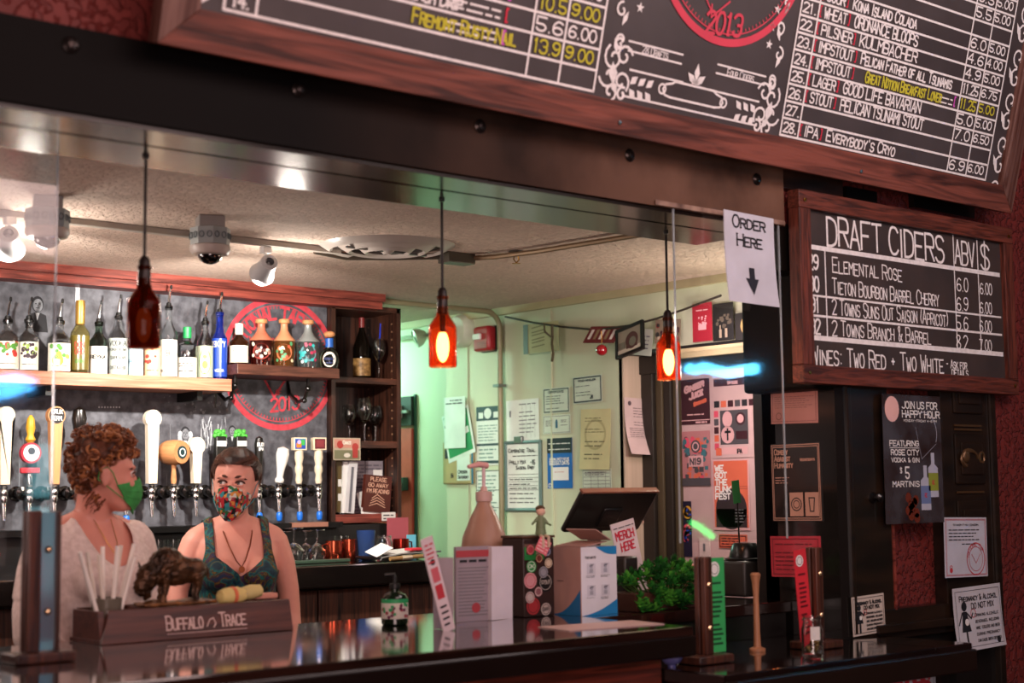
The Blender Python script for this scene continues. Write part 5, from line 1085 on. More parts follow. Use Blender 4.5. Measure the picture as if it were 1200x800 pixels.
# faucets and handles
def faucet(px_, blue, label, name='beer_tap'):
    p = at(px_, 577, 1, 5.60); z = 1.475
    t = empty(name, label, 'beer tap', (p.x, 5.733, z), group='beer taps in a row on the slate wall')
    sh = MB().lathe([(.030, 0), (.030, .006), (.020, .012), (.020, .05), (.026, .054), (.026, .066), (.012, .07), (.012, .11)], 18).build('shank', mat('#4a4644', .18, .9), t); sh.rotation_euler = (PI/2, 0, 0)
    b = MB(); b.lathe([(.012, -.035), (.016, -.02), (.013, -.008), (.017, .0), (.015, .012), (.011, .018), (.015, .026), (.010, .034)], 16, c=(0, -.128, 0))
    b.build('faucet_body', CHROME, t)
    MB().tube([(0, -.128, -.03), (0, -.132, -.06), (0, -.136, -.10)], [.010, .0085, .0075], 12).build('spout', CHROME, t)
    if blue: MB().lathe([(.006, -.130), (.011, -.126), (.014, -.108), (.012, -.094), (.008, -.09)], 14, c=(0, -.136, 0)).build('spout_cap', mat('#1c6ad0', .35), t, )
    return t
def hz_(px_, py_): return at(px_, py_, 1, 5.605).z-1.475
WHB = mat('#ecdcc4', .5, kind='wood', scale=10, var=.12, stretch=(6, 6, .5)); ORW = mat('#c98a5a', .45, kind='wood', scale=10, var=.2, stretch=(6, 6, .5))
YH = -.128
def paddle(t, H, rt, wb_, wt, m, disc=None):
    """flat tapered paddle, wider to the top, with a round head"""
    w0 = wb_/2; w1 = wt/2
    poly = [(-w0, .035), (w0, .035), (w1, H-rt*1.5)]
    for i in range(13):
        a = -PI*.28+i/12*PI*1.56; poly.append((rt*math.cos(a), H-rt+rt*math.sin(a)))
    poly.append((-w1, H-rt*1.5))
    h = MB(); h.prism([(x, z) for x, z in poly][::-1], YH-.014, YH+.014, ax=1); h = h.build('handle', m, t, bev=.003)
    if disc:
        MB().disc(0, 0, rt*.86, 0, 0, 22).build('badge', disc[0], h, loc=(0, YH-.0155, H-rt), rot=(PI/2, 0, 0), smooth=False)
        if len(disc) > 1:
            k = MB(); [text(k, s, 0, y, rt*.42, rt*.08, 0, align='c', fit=rt*1.3) for s, y in disc[2]]; k.build('badge_text', disc[1], h, loc=(0, YH-.0165, H-rt), rot=(PI/2, 0, 0), smooth=False)
t = faucet(5, 0, 'beer tap with a tall pale wooden paddle at the left frame edge'); paddle(t, hz_(5, 476), .034, .036, .046, WHB)
t = faucet(35, 0, 'beer tap with a small round white badge and yellow tipped handle')
h = MB(); h.lathe([(.010, .03), (.012, .06), (.010, .075)], 12, c=(0, YH, 0)); h = h.build('handle', CHROME, t)
MB().box((0, YH, .088), (.075, .02, .022)).build('cross_bar', mat('#b8303a', .4), h, bev=.004)
MB().cyl((0, YH+.01, .155), (0, YH-.012, .155), .040, n=24).build('badge', mat('#b02a3a', .4), h); MB().cyl((0, YH-.012, .155), (0, YH-.014, .155), .032, n=24).build('badge_face', WHITE, h)
MB().cyl((0, YH-.014, .162), (0, YH-.0155, .162), .014, n=18).build('badge_face', mat('#3a1c24', .5), h)
MB().lathe([(.008, .19), (.020, .205), (.012, .225), (.018, .25), (.014, .285), (.004, .30)], 16, c=(0, YH, 0)).build('yellow_tip', mat('#d8a02c', .4), h)
t = faucet(64, 0, 'beer tap with an orange wooden paddle and black lettered round head')
paddle(t, hz_(64, 476), .036, .030, .052, ORW, (mat('#171312', .5), WHITE, (('CRUX', .2*.036), ('FERM.', -.5*.036))))
t = faucet(92, 0, 'beer tap with a black ball handle behind the woman with curly hair'); MB().lathe([(.009, .03), (.012, .10), (.010, .22), (.022, .25), (.030, .29), (.022, .325), (.004, .338)], 18, c=(0, YH, 0)).build('handle', mat('#15100e', .3, coat=.5), t)
t = faucet(148, 1, 'blue capped beer tap just behind the green face mask'); MB().lathe([(.009, .03), (.014, .06), (.018, .14), (.008, .2)], 16, c=(0, YH, 0)).build('handle', mat('#15100e', .3), t)
t = faucet(178, 0, 'beer tap with the tallest pale round topped paddle between the two women'); paddle(t, hz_(178, 480), .036, .038, .050, WHB)
t = faucet(204, 0, 'beer tap with a short wooden drum handle carrying a dark round badge')
h = MB().lathe([(.009, .03), (.012, .05), (.009, .09), (.011, .12)], 14, c=(0, YH, 0)).build('handle', CORK, t)
zc_ = hz_(204, 530); dr = MB().lathe([(.046, -.045), (.050, -.03), (.052, 0), (.050, .03), (.046, .045)], 26).build('drum', ORW, h); dr.matrix_local = Matrix.Translation((0, YH, zc_)) @ Matrix.Rotation(R(90), 4, 'X') @ Matrix.Rotation(R(18), 4, 'Y')
MB().cyl((0, 0, .045), (0, 0, .0475), .026, n=22).build('badge', mat('#1c3a3c', .5), dr); MB().ring(0, 0, .015, .005, .0482).build('badge_ring', WHITE, dr)
t = faucet(230, 0, 'beer tap with a shorter pale round topped paddle left of the second woman'); paddle(t, hz_(230, 512), .036, .032, .046, WHB)
for px_, lb_ in ((258, 'beer tap with a green tree crest, left one behind the second woman'), (282, 'beer tap with a green tree crest, right one above the second woman')):
    t = faucet(px_, 0, lb_); H = hz_(px_, 502); h = MB().box((0, YH, H*.42+.02), (.048, .026, H*.76)).build('handle', mat('#15130f', .4), t, bev=.004)
    MB().box((0, YH-.014, H*.76), (.044, .003, .022)).build('name_plate', WHITE, h, smooth=False)
    k = MB(); random.seed(5)
    for i in range(16):
        a = random.uniform(0, PI); q = random.uniform(.008, .024); k.sph((q*math.cos(a)*1.1, YH, H*.88+q*math.sin(a)*1.1), .010, 8, 6)
    k.cyl((0, YH, H*.8), (0, YH, H*.9), .004, n=8); k.build('tree_crest', mat('#4aa83c', .5), h)
t = faucet(304, 1, 'blue capped beer tap with a black handle beside the second woman'); MB().lathe([(.010, .03), (.014, .08), (.018, .17), (.020, .2), (.015, .225), (.004, .232)], 18, c=(0, YH, 0)).build('handle', mat('#15130f', .35), t)
k = MB(); text(k, 'BUOY', 0, .19, .014, .003, 0, align='c', fit=.034); text(k, 'IPA', 0, .172, .012, .003, 0, align='c', fit=.024); wrap(k, .021); k.v = [(x, y+YH, z) for x, y, z in k.v]; k.build('handle_text', WHITE, t.children[-1], smooth=False)
t = faucet(327, 1, 'blue capped beer tap with a white porcelain pin handle leaning right'); h = MB().lathe([(.016, .0), (.020, .006), (.020, .016), (.014, .024), (.016, .05), (.026, .10), (.029, .125), (.024, .148), (.004, .158)], 20).build('handle', mat('#e8e4de', .2, coat=1.), t); h.location = (0.003, YH, .034); h.rotation_euler = (0, R(8), 0)
for px_, lb_, colr, hex_ in ((351, 'blue capped beer tap with a square cream block handle and colourful picture', 1, '#26489a'), (374, 'blue capped beer tap with a square cream block handle and maroon picture', 0, '#5a1a24')):
    t = faucet(px_, 1, lb_); H = hz_(px_, 512)
    h = MB().lathe([(.012, .03), (.016, .045), (.013, .07), (.018, .085), (.018, .10), (.014, .115), (.020, .14), (.018, H-.055)], 18, c=(0, YH, 0)).build('handle', mat('#dccdb4', .45), t)
    b_ = MB().box((0, 0, 0), (.060, .040, .055)).build('block', mat('#dccdb0', .5), h, loc=(0, YH, H-.03), rot=(0, 0, R(-14)), bev=.002)
    k = MB(); k.rect(-.024, -.022, .024, .022, 0, 0)
    if colr: k.rect(-.018, -.016, .004, .004, .0005, 1); k.rect(.002, -.006, .02, .018, .0005, 2); k.disc(-.006, .008, .009, .001, 3)
    else: k.rect(-.018, -.014, .018, .016, .0005, 1)
    k.build('block_picture', [mat(hex_, .4), mat('#d87a2a', .4) if colr else mat('#7d3034', .4), mat('#3aa04a', .4), mat('#b8a0d8', .4)], b_, loc=(0, -.0205, 0), rot=(PI/2, 0, 0), smooth=False)
# drip ledge under the taps
dl = empty('drip_ledge', 'black ledge running under the taps with a pale strip at its right end', 'ledge', (2.9, 5.65, 1.33)); pbox('board', dl, 1.2, 3.785, 5.60, 5.735, 1.312, 1.336, mat('#0c0b0b', .3)); pbox('pale_strip', dl, 3.52, 3.70, 5.590, 5.62, 1.318, 1.338, mat('#9a6a58', .5))

# ================================================================ glassware on the back counter
ZB = 1.176
GG = 'glassware on the back counter'
for i, (px_, y, h, rb, lb_) in enumerate(((344, 5.42, .145, .048, 'large upturned stem glass at the left end of the visible back counter'), (331, 5.50, .13, .04, 'upturned stem glass partly behind the second woman'), (371, 5.42, .135, .040, 'upturned stem glass between the large one and the copper mugs'), (358, 5.52, .13, .04, 'upturned stem glass standing behind the front pair'))):
    wineglass(at(px_, 650, 1, y).x, y, ZB, h, rb, lb_, 'upturned stem glasses on the back counter', up=False, name='stem_glass')
COP = mat('#c0543a', .2, .95, var=.12)
def mug(px_, y, h, r_, m, label, grp, nm='copper_mug', handle=-1):
    x = at(px_, 650, 1, y).x; t = empty(nm, label, 'mug', (x, y, ZB), group=grp)
    MB().lathe([(r_*.92, 0), (r_, .004), (r_*1.04, h*.5), (r_, h), (r_*.93, h), (r_*.95, h*.5), (r_*.9, .006)], 24).build('cup', m, t)
    MB().tube([(handle*r_, 0, h*.85), (handle*(r_+.022), 0, h*.8), (handle*(r_+.024), 0, h*.35), (handle*r_, 0, h*.2)], .004, 8).build('handle', m, t)
mug(391, 5.42, .085, .034, COP, 'copper mug next to the upturned glasses', 'copper mugs on the back counter'); mug(409, 5.45, .088, .034, COP, 'copper mug left of the tall blue cup', 'copper mugs on the back counter', handle=-1)
mug(470, 5.5, .08, .036, mat('#8f2a20', .2, .9), 'dark red copper mug right of the glass jar', 'copper mugs on the back counter', handle=1)
def tumbler(px_, y, h, r0, r1, m, label, nm='plastic_cup', z=ZB, cat='cup', grp=None):
    x = at(px_, 650, 1, y).x; t = MB().lathe([(r0, 0), (r0+.001, .003), (r1, h), (r1-.002, h), (r0-.001, .006), (.001, .006)], 24).build(nm, m, loc=(x, y, z)); return tag(t, label, cat, grp)
tumbler(429, 5.42, .125, .031, .042, mat('#4a68a8', .1, trans=.7, ior=1.2), 'tall translucent blue plastic cup on the back counter')
tumbler(400, 5.55, .10, .030, .034, CLR, 'clear tumbler behind the two copper mugs', 'tumbler', cat='glass', grp=GG)
def jar(x, y, z, h, r_, label, contents=None, grp=None, nm='mason_jar'):
    t = empty(nm, label, 'jar', (x, y, z), group=grp)
    MB().lathe([(r_*.9, 0), (r_, .006), (r_, h*.68), (r_*.80, h*.80), (r_*.78, h), (r_*.72, h), (r_*.74, h*.80), (r_*.93, h*.66), (r_*.93, .012), (.001, .012)], 24, cap=False).build('glass', CLR, t)
    MB().tube([(r_*.80*math.cos(a), r_*.80*math.sin(a), h*.93) for a in [i*PI/10 for i in range(20)]], .0025, 6, closed=True).build('thread', CLR, t)
    return t
t = jar(at(450, 650, 1, 5.45).x, 5.45, ZB, .10, .040, 'clear glass mason jar right of the blue cup')
MB().box((0, 0, 0), (.05, .003, .09)).build('blue_card', mat('#6ac0d8', .5)).location = (at(482, 638, 1, 5.55).x, 5.55, ZB+.05); tag(bpy.data.objects['blue_card'], 'light blue card standing at the right end of the back counter', 'card')
o = MB().box((0, 0, 0), (.12, .003, .17)).build('red_folder', mat('#a8505a', .5)); o.location = (at(466, 620, 1, 5.66).x, 5.66, ZB+.086); tag(o, 'dull pink folder standing behind the mugs at the back counter', 'folder')
# row of tumblers under the mural at the left
for i in range(6):
    tumbler(118+i*17, 5.55, .11, .024, .028, CLR, 'clear tumbler in the back row between the two women, number %s from the left' % ('first second third fourth fifth sixth seventh eighth ninth'.split()[i]), 'tumbler', cat='glass', grp='tumblers in a row below the taps')
    bpy.context.scene.collection.objects[-1]['label'] = 'clear tumbler in the row below the taps, %s from the left' % ('first second third fourth fifth sixth seventh eighth ninth'.split()[i])
# tray with papers at the right end
tr_ = empty('serving_tray', 'black tray with silver rim holding papers at the right end of the back counter', 'tray', (3.86, 5.30, ZB))
MB().box((0, 0, .012), (.30, .2, .012)).build('tray_base', BLACK, tr_, bev=.004)
MB().tube([(-.16, -.10, .004), (-.15, -.10, .016), (-.05, -.10, .028), (.16, -.10, .032)], .004, 8).build('rim', STEEL, tr_)
MB().cyl((-.12, -.115, .01), (.05, -.115, .016), .009, n=12).build('brush_handle', mat('#8a6a40', .4), tr_); MB().cyl((-.06, -.116, .012), (-.01, -.116, .014), .0105, n=12).build('ferrule', mat('#c9b8a0', .3, .6), tr_)
o = MB().box((0, 0, 0), (.10, .07, .003)).build('receipt', WHITE, loc=(3.745, 5.27, ZB+.045), rot=(R(18), R(-20), R(8))); tag(o, 'crumpled white receipt leaning on the tray', 'paper')
o = MB().box((0, 0, 0), (.24, .14, .002)).build('paper_sheet', PAPER, loc=(3.90, 5.31, ZB+.033), rot=(R(4), R(-3), R(4))); tag(o, 'white sheet lying flat on the tray', 'paper')
o = MB().box((0, 0, 0), (.085, .05, .012)).build('red_marker_box', mat('#c8303c', .4), loc=(3.93, 5.26, ZB+.043), bev=.003); tag(o, 'small red box on the sheet of paper on the tray', 'box')
# ================================================================ things on the main bar
ZT = 1.0705
# wooden bar caddy with lettering
cx0, cx1 = 1.80, 2.395
ca = empty('bar_caddy', 'long dark wooden bar caddy with white capital lettering on its front', 'caddy', ((cx0+cx1)/2, 3.90, ZT))
CW = mat('#5c3026', .4, kind='wood', scale=6, hex2='#3a1a14', stretch=(.5, 7, 7)); L2 = (cx1-cx0)/2
poly = [(-.10, 0), (-.075, .085), (.10, .085), (.10, 0)]     # y,z section, front slopes
# front board (sloped), back board, ends, bottom, dividers
MB().add([(-L2, -.10, .0), (L2, -.10, .0), (L2, -.083, 0), (-L2, -.083, 0), (-L2+.03, -.078, .088), (L2-.0, -.078, .088), (L2, -.062, .088), (-L2+.03, -.062, .088)],
         [(3, 2, 1, 0), (4, 5, 6, 7), (0, 1, 5, 4), (1, 2, 6, 5), (2, 3, 7, 6), (3, 0, 4, 7)]).build('front_board', CW, ca, smooth=False, bev=.002)
MB().bx(-L2+.02, L2, .085, .10, 0, .088).build('back_board', CW, ca, smooth=False)
MB().bx(-L2, L2, -.083, .10, 0, .010).build('base', CW, ca, smooth=False)
for x in (-L2+.012, -L2+.17, L2-.14, L2-.008):
    MB().add([(x-.008, -.083, .005), (x+.008, -.083, .005), (x+.008, .09, .005), (x-.008, .09, .005), (x-.008, -.065, .085), (x+.008, -.065, .085), (x+.008, .09, .085), (x-.008, .09, .085)],
             [(3, 2, 1, 0), (4, 5, 6, 7), (0, 1, 5, 4), (1, 2, 6, 5), (2, 3, 7, 6), (3, 0, 4, 7)]).build('divider', CW, ca, smooth=False)
MB().bx(-L2+.17, L2-.14, -.066, .09, .074, .084).build('statue_deck', CW, ca, smooth=False)
k = MB(); text(k, 'Buffalo', -.10, .027, .038, .0042, 0, fit=.115, serif=True); text(k, 'Trace', .065, .027, .038, .0042, 0, fit=.085, serif=True)
k.stroke([(.024, .03), (.034, .048), (.046, .052), (.052, .036), (.044, .026)], .003); k.stroke([(-.10, .016), (.15, .016)], .0016)
o = k.build('lettering', mat('#d8b8b0', .5), ca, smooth=False); o.location = (0, -.1015, 0); o.rotation_euler = (R(90-14), 0, 0); o.location = (-.005, -.1012, .0)
# straws
random.seed(3)
SG = 'drinking straws standing in the caddy'
sh_ = empty('straw_holder', 'dark slot cup in the left end of the caddy holding the paper straws', 'holder', (1.865, 3.91, ZT+.011))
MB().lathe([(.036, 0), (.040, .003), (.042, .105), (.038, .105), (.036, .006)], 18, cap=False).build('cup', mat('#8a8072', .15, trans=.5, ior=1.2), sh_)
for i in range(9):
    a = -.8+i*.2; y = ((i*4) % 9-4)*.006; x0 = a*.026; x1 = a*.115+random.uniform(-.012, .012); h = random.uniform(.205, .242)
    t = MB().tube([(0, 0, 0), (x1-x0, y*.6, h)], .0062, 8).build('drinking_straw', mat(random.choice(['#e8dcd2', '#efe6de', '#d8cabc']), .5), loc=(1.865+x0, 3.91+y, ZT+.02))
    tag(t, 'white paper straw, %s from the left in the fan of straws in the caddy' % ('first second third fourth fifth sixth seventh eighth ninth tenth eleventh twelfth thirteenth'.split()[i]), 'straw', SG)
# fruit wedge tray things on the caddy's right
o = MB(); o.lathe([(.004, -.05), (.018, -.042), (.024, -.02), (.025, .02), (.018, .042), (.004, .05)], 16); o = o.build('napkin_roll', mat('#d8c27a', .7), loc=(2.225, 3.86, ZT+.105), rot=(0, R(90), R(8))); tag(o, 'pale yellow napkin roll with an orange band lying on the caddy', 'napkin')
MB().lathe([(.0262, -.006), (.0262, .006)], 16).build('band', mat('#d8704a', .6), o)
o = MB().lathe([(.004, -.04), (.017, -.033), (.022, 0), (.017, .033), (.004, .04)], 16).build('napkin_roll', mat('#cbb87a', .7), loc=(2.30, 3.885, ZT+.11), rot=(0, R(82), R(-12))); tag(o, 'shorter plain yellowish napkin roll at the right on the caddy', 'napkin')
o = MB().box((0, 0, 0), (.075, .04, .016)).build('folded_napkin', mat('#c98a78', .7), loc=(2.355, 3.90, ZT+.096), bev=.004); tag(o, 'pinkish folded napkin at the right end of the caddy', 'napkin')

def remesh(mb, vox, name, mats, parent=None, loc=None, rot=None, smooth_it=3, disp=None, cut=None, solid=0, mtx=None):
    """closed overlapping pieces fused to one continuous skin"""
    me = bpy.data.meshes.new('tmp'); me.from_pydata([tuple(v) for v in mb.v], [], mb.f); me.update()
    bm = bmesh.new(); bm.from_mesh(me); bmesh.ops.recalc_face_normals(bm, faces=bm.faces); bm.to_mesh(me); bm.free()
    ob = bpy.data.objects.new('tmp', me); COL.objects.link(ob)
    m_ = ob.modifiers.new('r', 'REMESH'); m_.mode = 'VOXEL'; m_.voxel_size = vox; m_.use_smooth_shade = True
    if smooth_it:
        s_ = ob.modifiers.new('s', 'SMOOTH'); s_.iterations = smooth_it; s_.factor = .6
    dg = bpy.context.evaluated_depsgraph_get(); dg.update()
    new = bpy.data.meshes.new_from_object(ob.evaluated_get(dg)); bpy.data.objects.remove(ob); bpy.data.meshes.remove(me)
    if disp or cut:
        bm = bmesh.new(); bm.from_mesh(new)
        if disp:
            for v in bm.verts: v.co += v.normal*disp(v.co)
        if cut:
            dl_ = [f for f in bm.faces if cut(f.calc_center_median())]
            bmesh.ops.delete(bm, geom=dl_, context='FACES')
            for _ in range(10):
                bv = [v for v in bm.verts if v.is_boundary]; nc = {}
                for v in bv:
                    nb = [e.other_vert(v).co for e in v.link_edges if e.is_boundary]
                    if len(nb) == 2: nc[v] = v.co*.4+(nb[0]+nb[1])*.3
                for v, c in nc.items(): v.co = c
            if solid: 
                pass
        bm.to_mesh(new); bm.free()
    new.name = name
    for q in (mats if isinstance(mats, (list, tuple)) else [mats]): new.materials.append(q)
    new.shade_smooth()
    o = bpy.data.objects.new(name, new); COL.objects.link(o)
    if parent is not None: o.parent = parent
    if loc is not None: o.location = loc
    if rot is not None: o.rotation_euler = rot
    if mtx is not None: o.matrix_world = mtx
    if solid:
        q = o.modifiers.new('t', 'SOLIDIFY'); q.thickness = solid; q.offset = 1
    return o
from mathutils import noise
def nz(s, a): return lambda c: a*(noise.noise(c*s)+.5*noise.noise(c*s*2.3))
# bison statue facing left
bi = empty('bison_statue', 'bronze brown bison figurine standing on the caddy, head lowered to the left', 'figurine', (2.068, 3.90, ZT+.0915))
b = MB()
b.sph((0, 0, .072), (.062, .027, .034)); b.sph((-.022, 0, .086), (.044, .028, .040)); b.sph((.045, 0, .070), (.030, .025, .030))
b.sph((-.066, 0, .062), (.028, .021, .030)); b.sph((-.082, 0, .042), (.018, .015, .024)); b.sph((-.070, 0, .030), (.012, .010, .022))
for x, y in ((-.035, -.016), (-.028, .016), (.045, -.016), (.056, .014)):
    b.tube([(x, y, .060), (x+.003, y, .035), (x-.002, y, .018), (x, y, .002)], [.014, .009, .0065, .008], 10)
b.tube([(.072, 0, .082), (.080, 0, .07), (.080, 0, .05)], .004, 8)
BRZ = mat('#5a3a22', .38, .55, kind='rough', scale=30, hex2='#241509', bump=.4)
bi.scale = (1.28, 1.2, 1.25)
bo = remesh(b, .0028, 'body', BRZ, bi, disp=lambda c: .0022*noise.noise(c*150)*(1.6 if c.x < 0 else .5))
for s in (-1, 1): MB().tube([(-.070, s*.018, .078), (-.072, s*.030, .082), (-.074, s*.034, .094)], [.005, .004, .001], 8).build('horn', mat('#3a2a1c', .3), bi)
remesh(MB().box((0, 0, .0), (.175, .062, .008)).sph((-.05, 0, .003), (.03, .025, .007)).sph((.04, .0, .003), (.04, .028, .006)), .003, 'rocky_base', mat('#8a5a30', .4, .4, kind='rough', scale=40, hex2='#3a2412'), bi, disp=nz(60, .002))

# small labelled bottle by the caddy (decorative gel bottle)
p = at(463, 735, 2, ZT); t = empty('small_bottle', 'small dark pump bottle with green and pink floral label on the bar', 'bottle', (2.70, 3.72, ZT), rz=toward((2.7, 3.72)))
MB().lathe([(.036, 0), (.040, .004), (.040, .075), (.032, .09), (.012, .098), (.012, .108)], 24).build('glass', mat('#1c2a1c', .08, trans=.4), t)
k = MB(); 
for i in range(12): a = -.055+.11*i/12; k.rect(a, .02, a+.11/12, .066, .0012, 0); k.rect(a, .066, a+.11/12, .078, .0012, 1)
for i in range(22): k.disc(random.uniform(-.045, .045), random.uniform(.024, .062), .005, .0016+i*2e-5, random.choice([2, 3, 1]))
wrap(k, .040).build('label', [mat('#d8cfc4', .5), mat('#2a9a5c', .5), mat('#a0384a', .5), mat('#6a2a4a', .5)], t, smooth=False)
MB().lathe([(.014, .106), (.016, .108), (.016, .122), (.006, .124), (.006, .142)], 14).build('pump_collar', BLACK, t); MB().tube([(0, 0, .14), (0, 0, .15), (-.03, 0, .148)], .006, 8).build('nozzle', BLACK, t)

# folded menu cards standing on the bar
def standing(name, label, px4, Y, m, th, marks=None, mats=(), lean=0, yaw=0, cat='menu'):
    fr = yface(Y); l, t_, r_, b = px4; xm, ym = (l+r_)/2, (t_+b)/2
    x0, x1 = fr.px(l, ym)[0], fr.px(r_, ym)[0]; h = fr.px(xm, t_)[1]-ZT; w_ = (x1-x0)/math.cos(yaw)
    o = MB().box((0, 0, h/2), (w_, th, h)).build(name, m, loc=((x0+x1)/2, Y, ZT), rot=(0, lean, yaw), smooth=False)
    tag(o, label, cat)
    if marks:
        k = MB(); marks(k, w_, h); k.build('lettering', list(mats), o, loc=(0, -th/2-.0008, h/2), rot=(PI/2, 0, 0), smooth=False)
    return o
MAUVE = mat('#988a90', .6)
standing('table_card', 'grey folded card standing behind the tilted white strip on the bar', (511, 653, 528, 738), 3.50, MAUVE, .002, yaw=-.5)
standing('menu_strip', 'narrow white card with red lettering leaning to the left on the bar', (519, 624, 533, 741), 3.44, mat('#d8c4c8', .5), .004, lambda k, w, h: (k.rect(-w*.3, -h*.15, w*.3, h*.0, .0006, 0), k.rect(-w*.3, -h*.02+h*.05, w*.3, h*.18, .0006, 1), lines(k, -w*.35, h*.22, w*.35, h*.45, 5, 0), lines(k, -w*.3, -h*.45, w*.3, -h*.2, 4, 2), k.disc(0, h*.24, w*.2, .001, 2)), [REDINK, mat('#c8606a', .5), INK], lean=R(-17))
standing('cocktail_menu', 'upright printed menu with a red heading bar beside the tilted strip', (535, 640, 573, 728), 3.64, mat('#948790', .6), .012, lambda k, w, h: (k.rect(-w*.5, h*.36, w*.5, h*.45, .0006, 0), scribble(k, -w*.4, w*.4, h*.29, h*.06, h*.035, 1, .001), [k.rect(-w*.44, h*y, w*random.uniform(.2, .44), h*(y+.012), .0006, 2) for y in [-.42+i*.045 for i in range(15)]], k.disc(w*.05, -h*.32, w*.12, .001, 0)), [mat('#a84048', .5), INK, GREYINK], yaw=-.12)
standing('white_booklet_stack', 'plain white stack of folded menus beside the printed one', (571, 640, 597, 728), 3.63, mat('#d8d0da', .5), .03, yaw=.06, lean=R(1))
# refill jug with pump
t = empty('pump_bottle', 'large conical beige refill bottle with a white pump behind the menus', 'bottle', (3.14, 3.83, ZT))
BG = mat('#b88f7c', .35, trans=.25, ior=1.3)
MB().lathe([(.070, 0), (.076, .01), (.078, .20), (.070, .25), (.045, .31), (.024, .35), (.022, .37)], 28).build('jug', BG, t)
MB().lathe([(.026, .362), (.027, .368), (.027, .392), (.012, .396), (.010, .41)], 18).build('pump_collar', mat('#c9a8a0', .4), t)
MB().cyl((0, 0, .40), (0, 0, .475), .006, n=10).build('pump_stem', mat('#d8c0c4', .4), t)
MB().tube([(.014, 0, .478), (-.02, 0, .482), (-.065, 0, .474)], [.011, .010, .006], 10).build('pump_head', mat('#d8a8a4', .4), t)
# stickered tip box
t = empty('tip_box', 'tall dark box covered in round stickers with a figurine on top', 'box', (at(633, 722, 2, ZT).x, at(633, 722, 2, ZT).y+.055, ZT), rz=-.05)
bw, bh = .125, .245
MB().box((0, 0, bh/2), (bw, .11, bh)).build('box', mat('#2e1d1a', .4), t, bev=.004)
MB().box((0, 0, bh+.004), (bw+.006, .116, .008)).build('lid', mat('#4a3020', .4), t, bev=.002)
k = MB(); st_ = [(0, -.036, .10, .022, '#2a8a44', '#e0e8dc', 'OK'), (0, .030, .035, .034, '#171416', '#b8b0a8', 'STOUT'), (0, -.042, .045, .028, '#c98a90', '#a83a48', ''), (0, -.030, -.055, .030, '#a03034', '#2a1a1c', ''), (0, .03, -.07, .022, '#b8a8a0', '#3a3034', 'BAR'), (0, .02, .075, .02, '#8a8a92', '#3a3a44', ''), (0, -.04, .165, .018, '#b04450', '#d8a8a0', ''), (0, .045, .11, .017, '#c9b8a0', '#5a3a30', ''), (0, -.005, .0, .018, '#8a5a60', '#e0d0c8', ''), (0, .04, .155, .016, '#3a4a6a', '#c0c8d0', ''), (0, -.045, -.02, .02, '#b8a8a4', '#8a3038', ''), (0, .0, .13, .016, '#7a3a30', '#d0b090', '')]
ms = []
for i, (_, x, z, r_, c1, c2, s) in enumerate(st_):
    ms += [mat(c1, .4), mat(c2, .4)]; z = z*.8-.035; k.disc(x*.85, z, r_*.9, .0006+i*1e-4, 2*i, 20); k.ring(x*.85, z, r_*.68, .0018, .0009+i*1e-4, 2*i+1, 20)
    if s: text(k, s, x*.85, z-.005, .011, .0018, 2*i+1, align='c', fit=r_*1.1, z=.0014+i*1e-4)
k.rect(-.058, .065, .02, .105, .0005, 0); ms[0] = ms[0]
k.build('stickers', ms, t, loc=(0, -.0555, bh/2-.01+.0), rot=(PI/2, 0, 0), smooth=False)
k = MB(); k.rect(-.058, .075, .045, .115, .0004, 0); k.rect(-.05, .082, -.02, .108, .0007, 1); k.rect(-.012, .082, .03, .108, .0007, 2)
k.build('photo_strip', [mat('#6a5148', .4), mat('#2a2226', .4), mat('#9a8478', .4)], t, loc=(0, -.0555, bh/2-.01), rot=(PI/2, 0, 0), smooth=False)
f = empty('toy_figurine', 'small pale toy figure with dark hair and a pink note before the sticker box', 'figurine', (3.275, 3.49, ZT+bh-.035))
b = MB(); b.sph((0, 0, .105), (.020, .018, .022)); b.lathe([(.020, .02), (.022, .04), (.016, .08), (.010, .09)], 14); b.tube([(-.015, 0, .075), (-.04, -.01, .055), (-.05, -.02, .05)], [.008, .006, .006], 8); b.tube([(.015, 0, .075), (.03, -.015, .05), (.035, -.03, .045)], [.008, .006, .006], 8); b.lathe([(.027, .001), (.022, .03)], 14)
remesh(b, .003, 'body', mat('#6a7a58', .5), f); MB().sph((0, -.002, .105), (.0205, .0185, .021), 14, 10).build('head', mat('#d8b09a', .5), f); MB().sph((0, .003, .118), (.022, .020, .014)).build('hair', mat('#4a3416', .6), f)
f.location = (3.285, 3.445, ZT+.13); f.scale = (1, 1, 1)
nt = MB().box((0, 0, 0), (.045, .002, .045)).build('pink_note', mat('#e0707c', .6), f, loc=(-.012, -.045, .05), rot=(0, R(28), .1), smooth=False); k = MB(); lines(k, -.02, -.02, .02, .02, 4); k.build('lettering', mat('#f0c0c0', .6), nt, loc=(0, -.0015, 0), rot=(PI/2, 0, 0), smooth=False)
_q = at(640, 723, 2, ZT); f.location = (_q.x, _q.y+.02, ZT+.2535); f.rotation_euler = (0, 0, -.3); f.scale = (.72, .72, .72)
for ch in f.children:
    if ch.name.startswith('pink_note'): ch.location = (-.012, -.05, -.045); ch.scale = (1.4, 1.4, 1.4)
    else: ch.location.z += .0
MB().tube([(-.01, -.02, .0), (-.012, -.05, -.004), (-.012, -.052, -.05)], .007, 8).build('leg', mat('#c9b09a', .5), f); MB().tube([(.012, -.02, .0), (.014, -.05, -.004), (.014, -.052, -.05)], .007, 8).build('leg', mat('#c9b09a', .5), f)
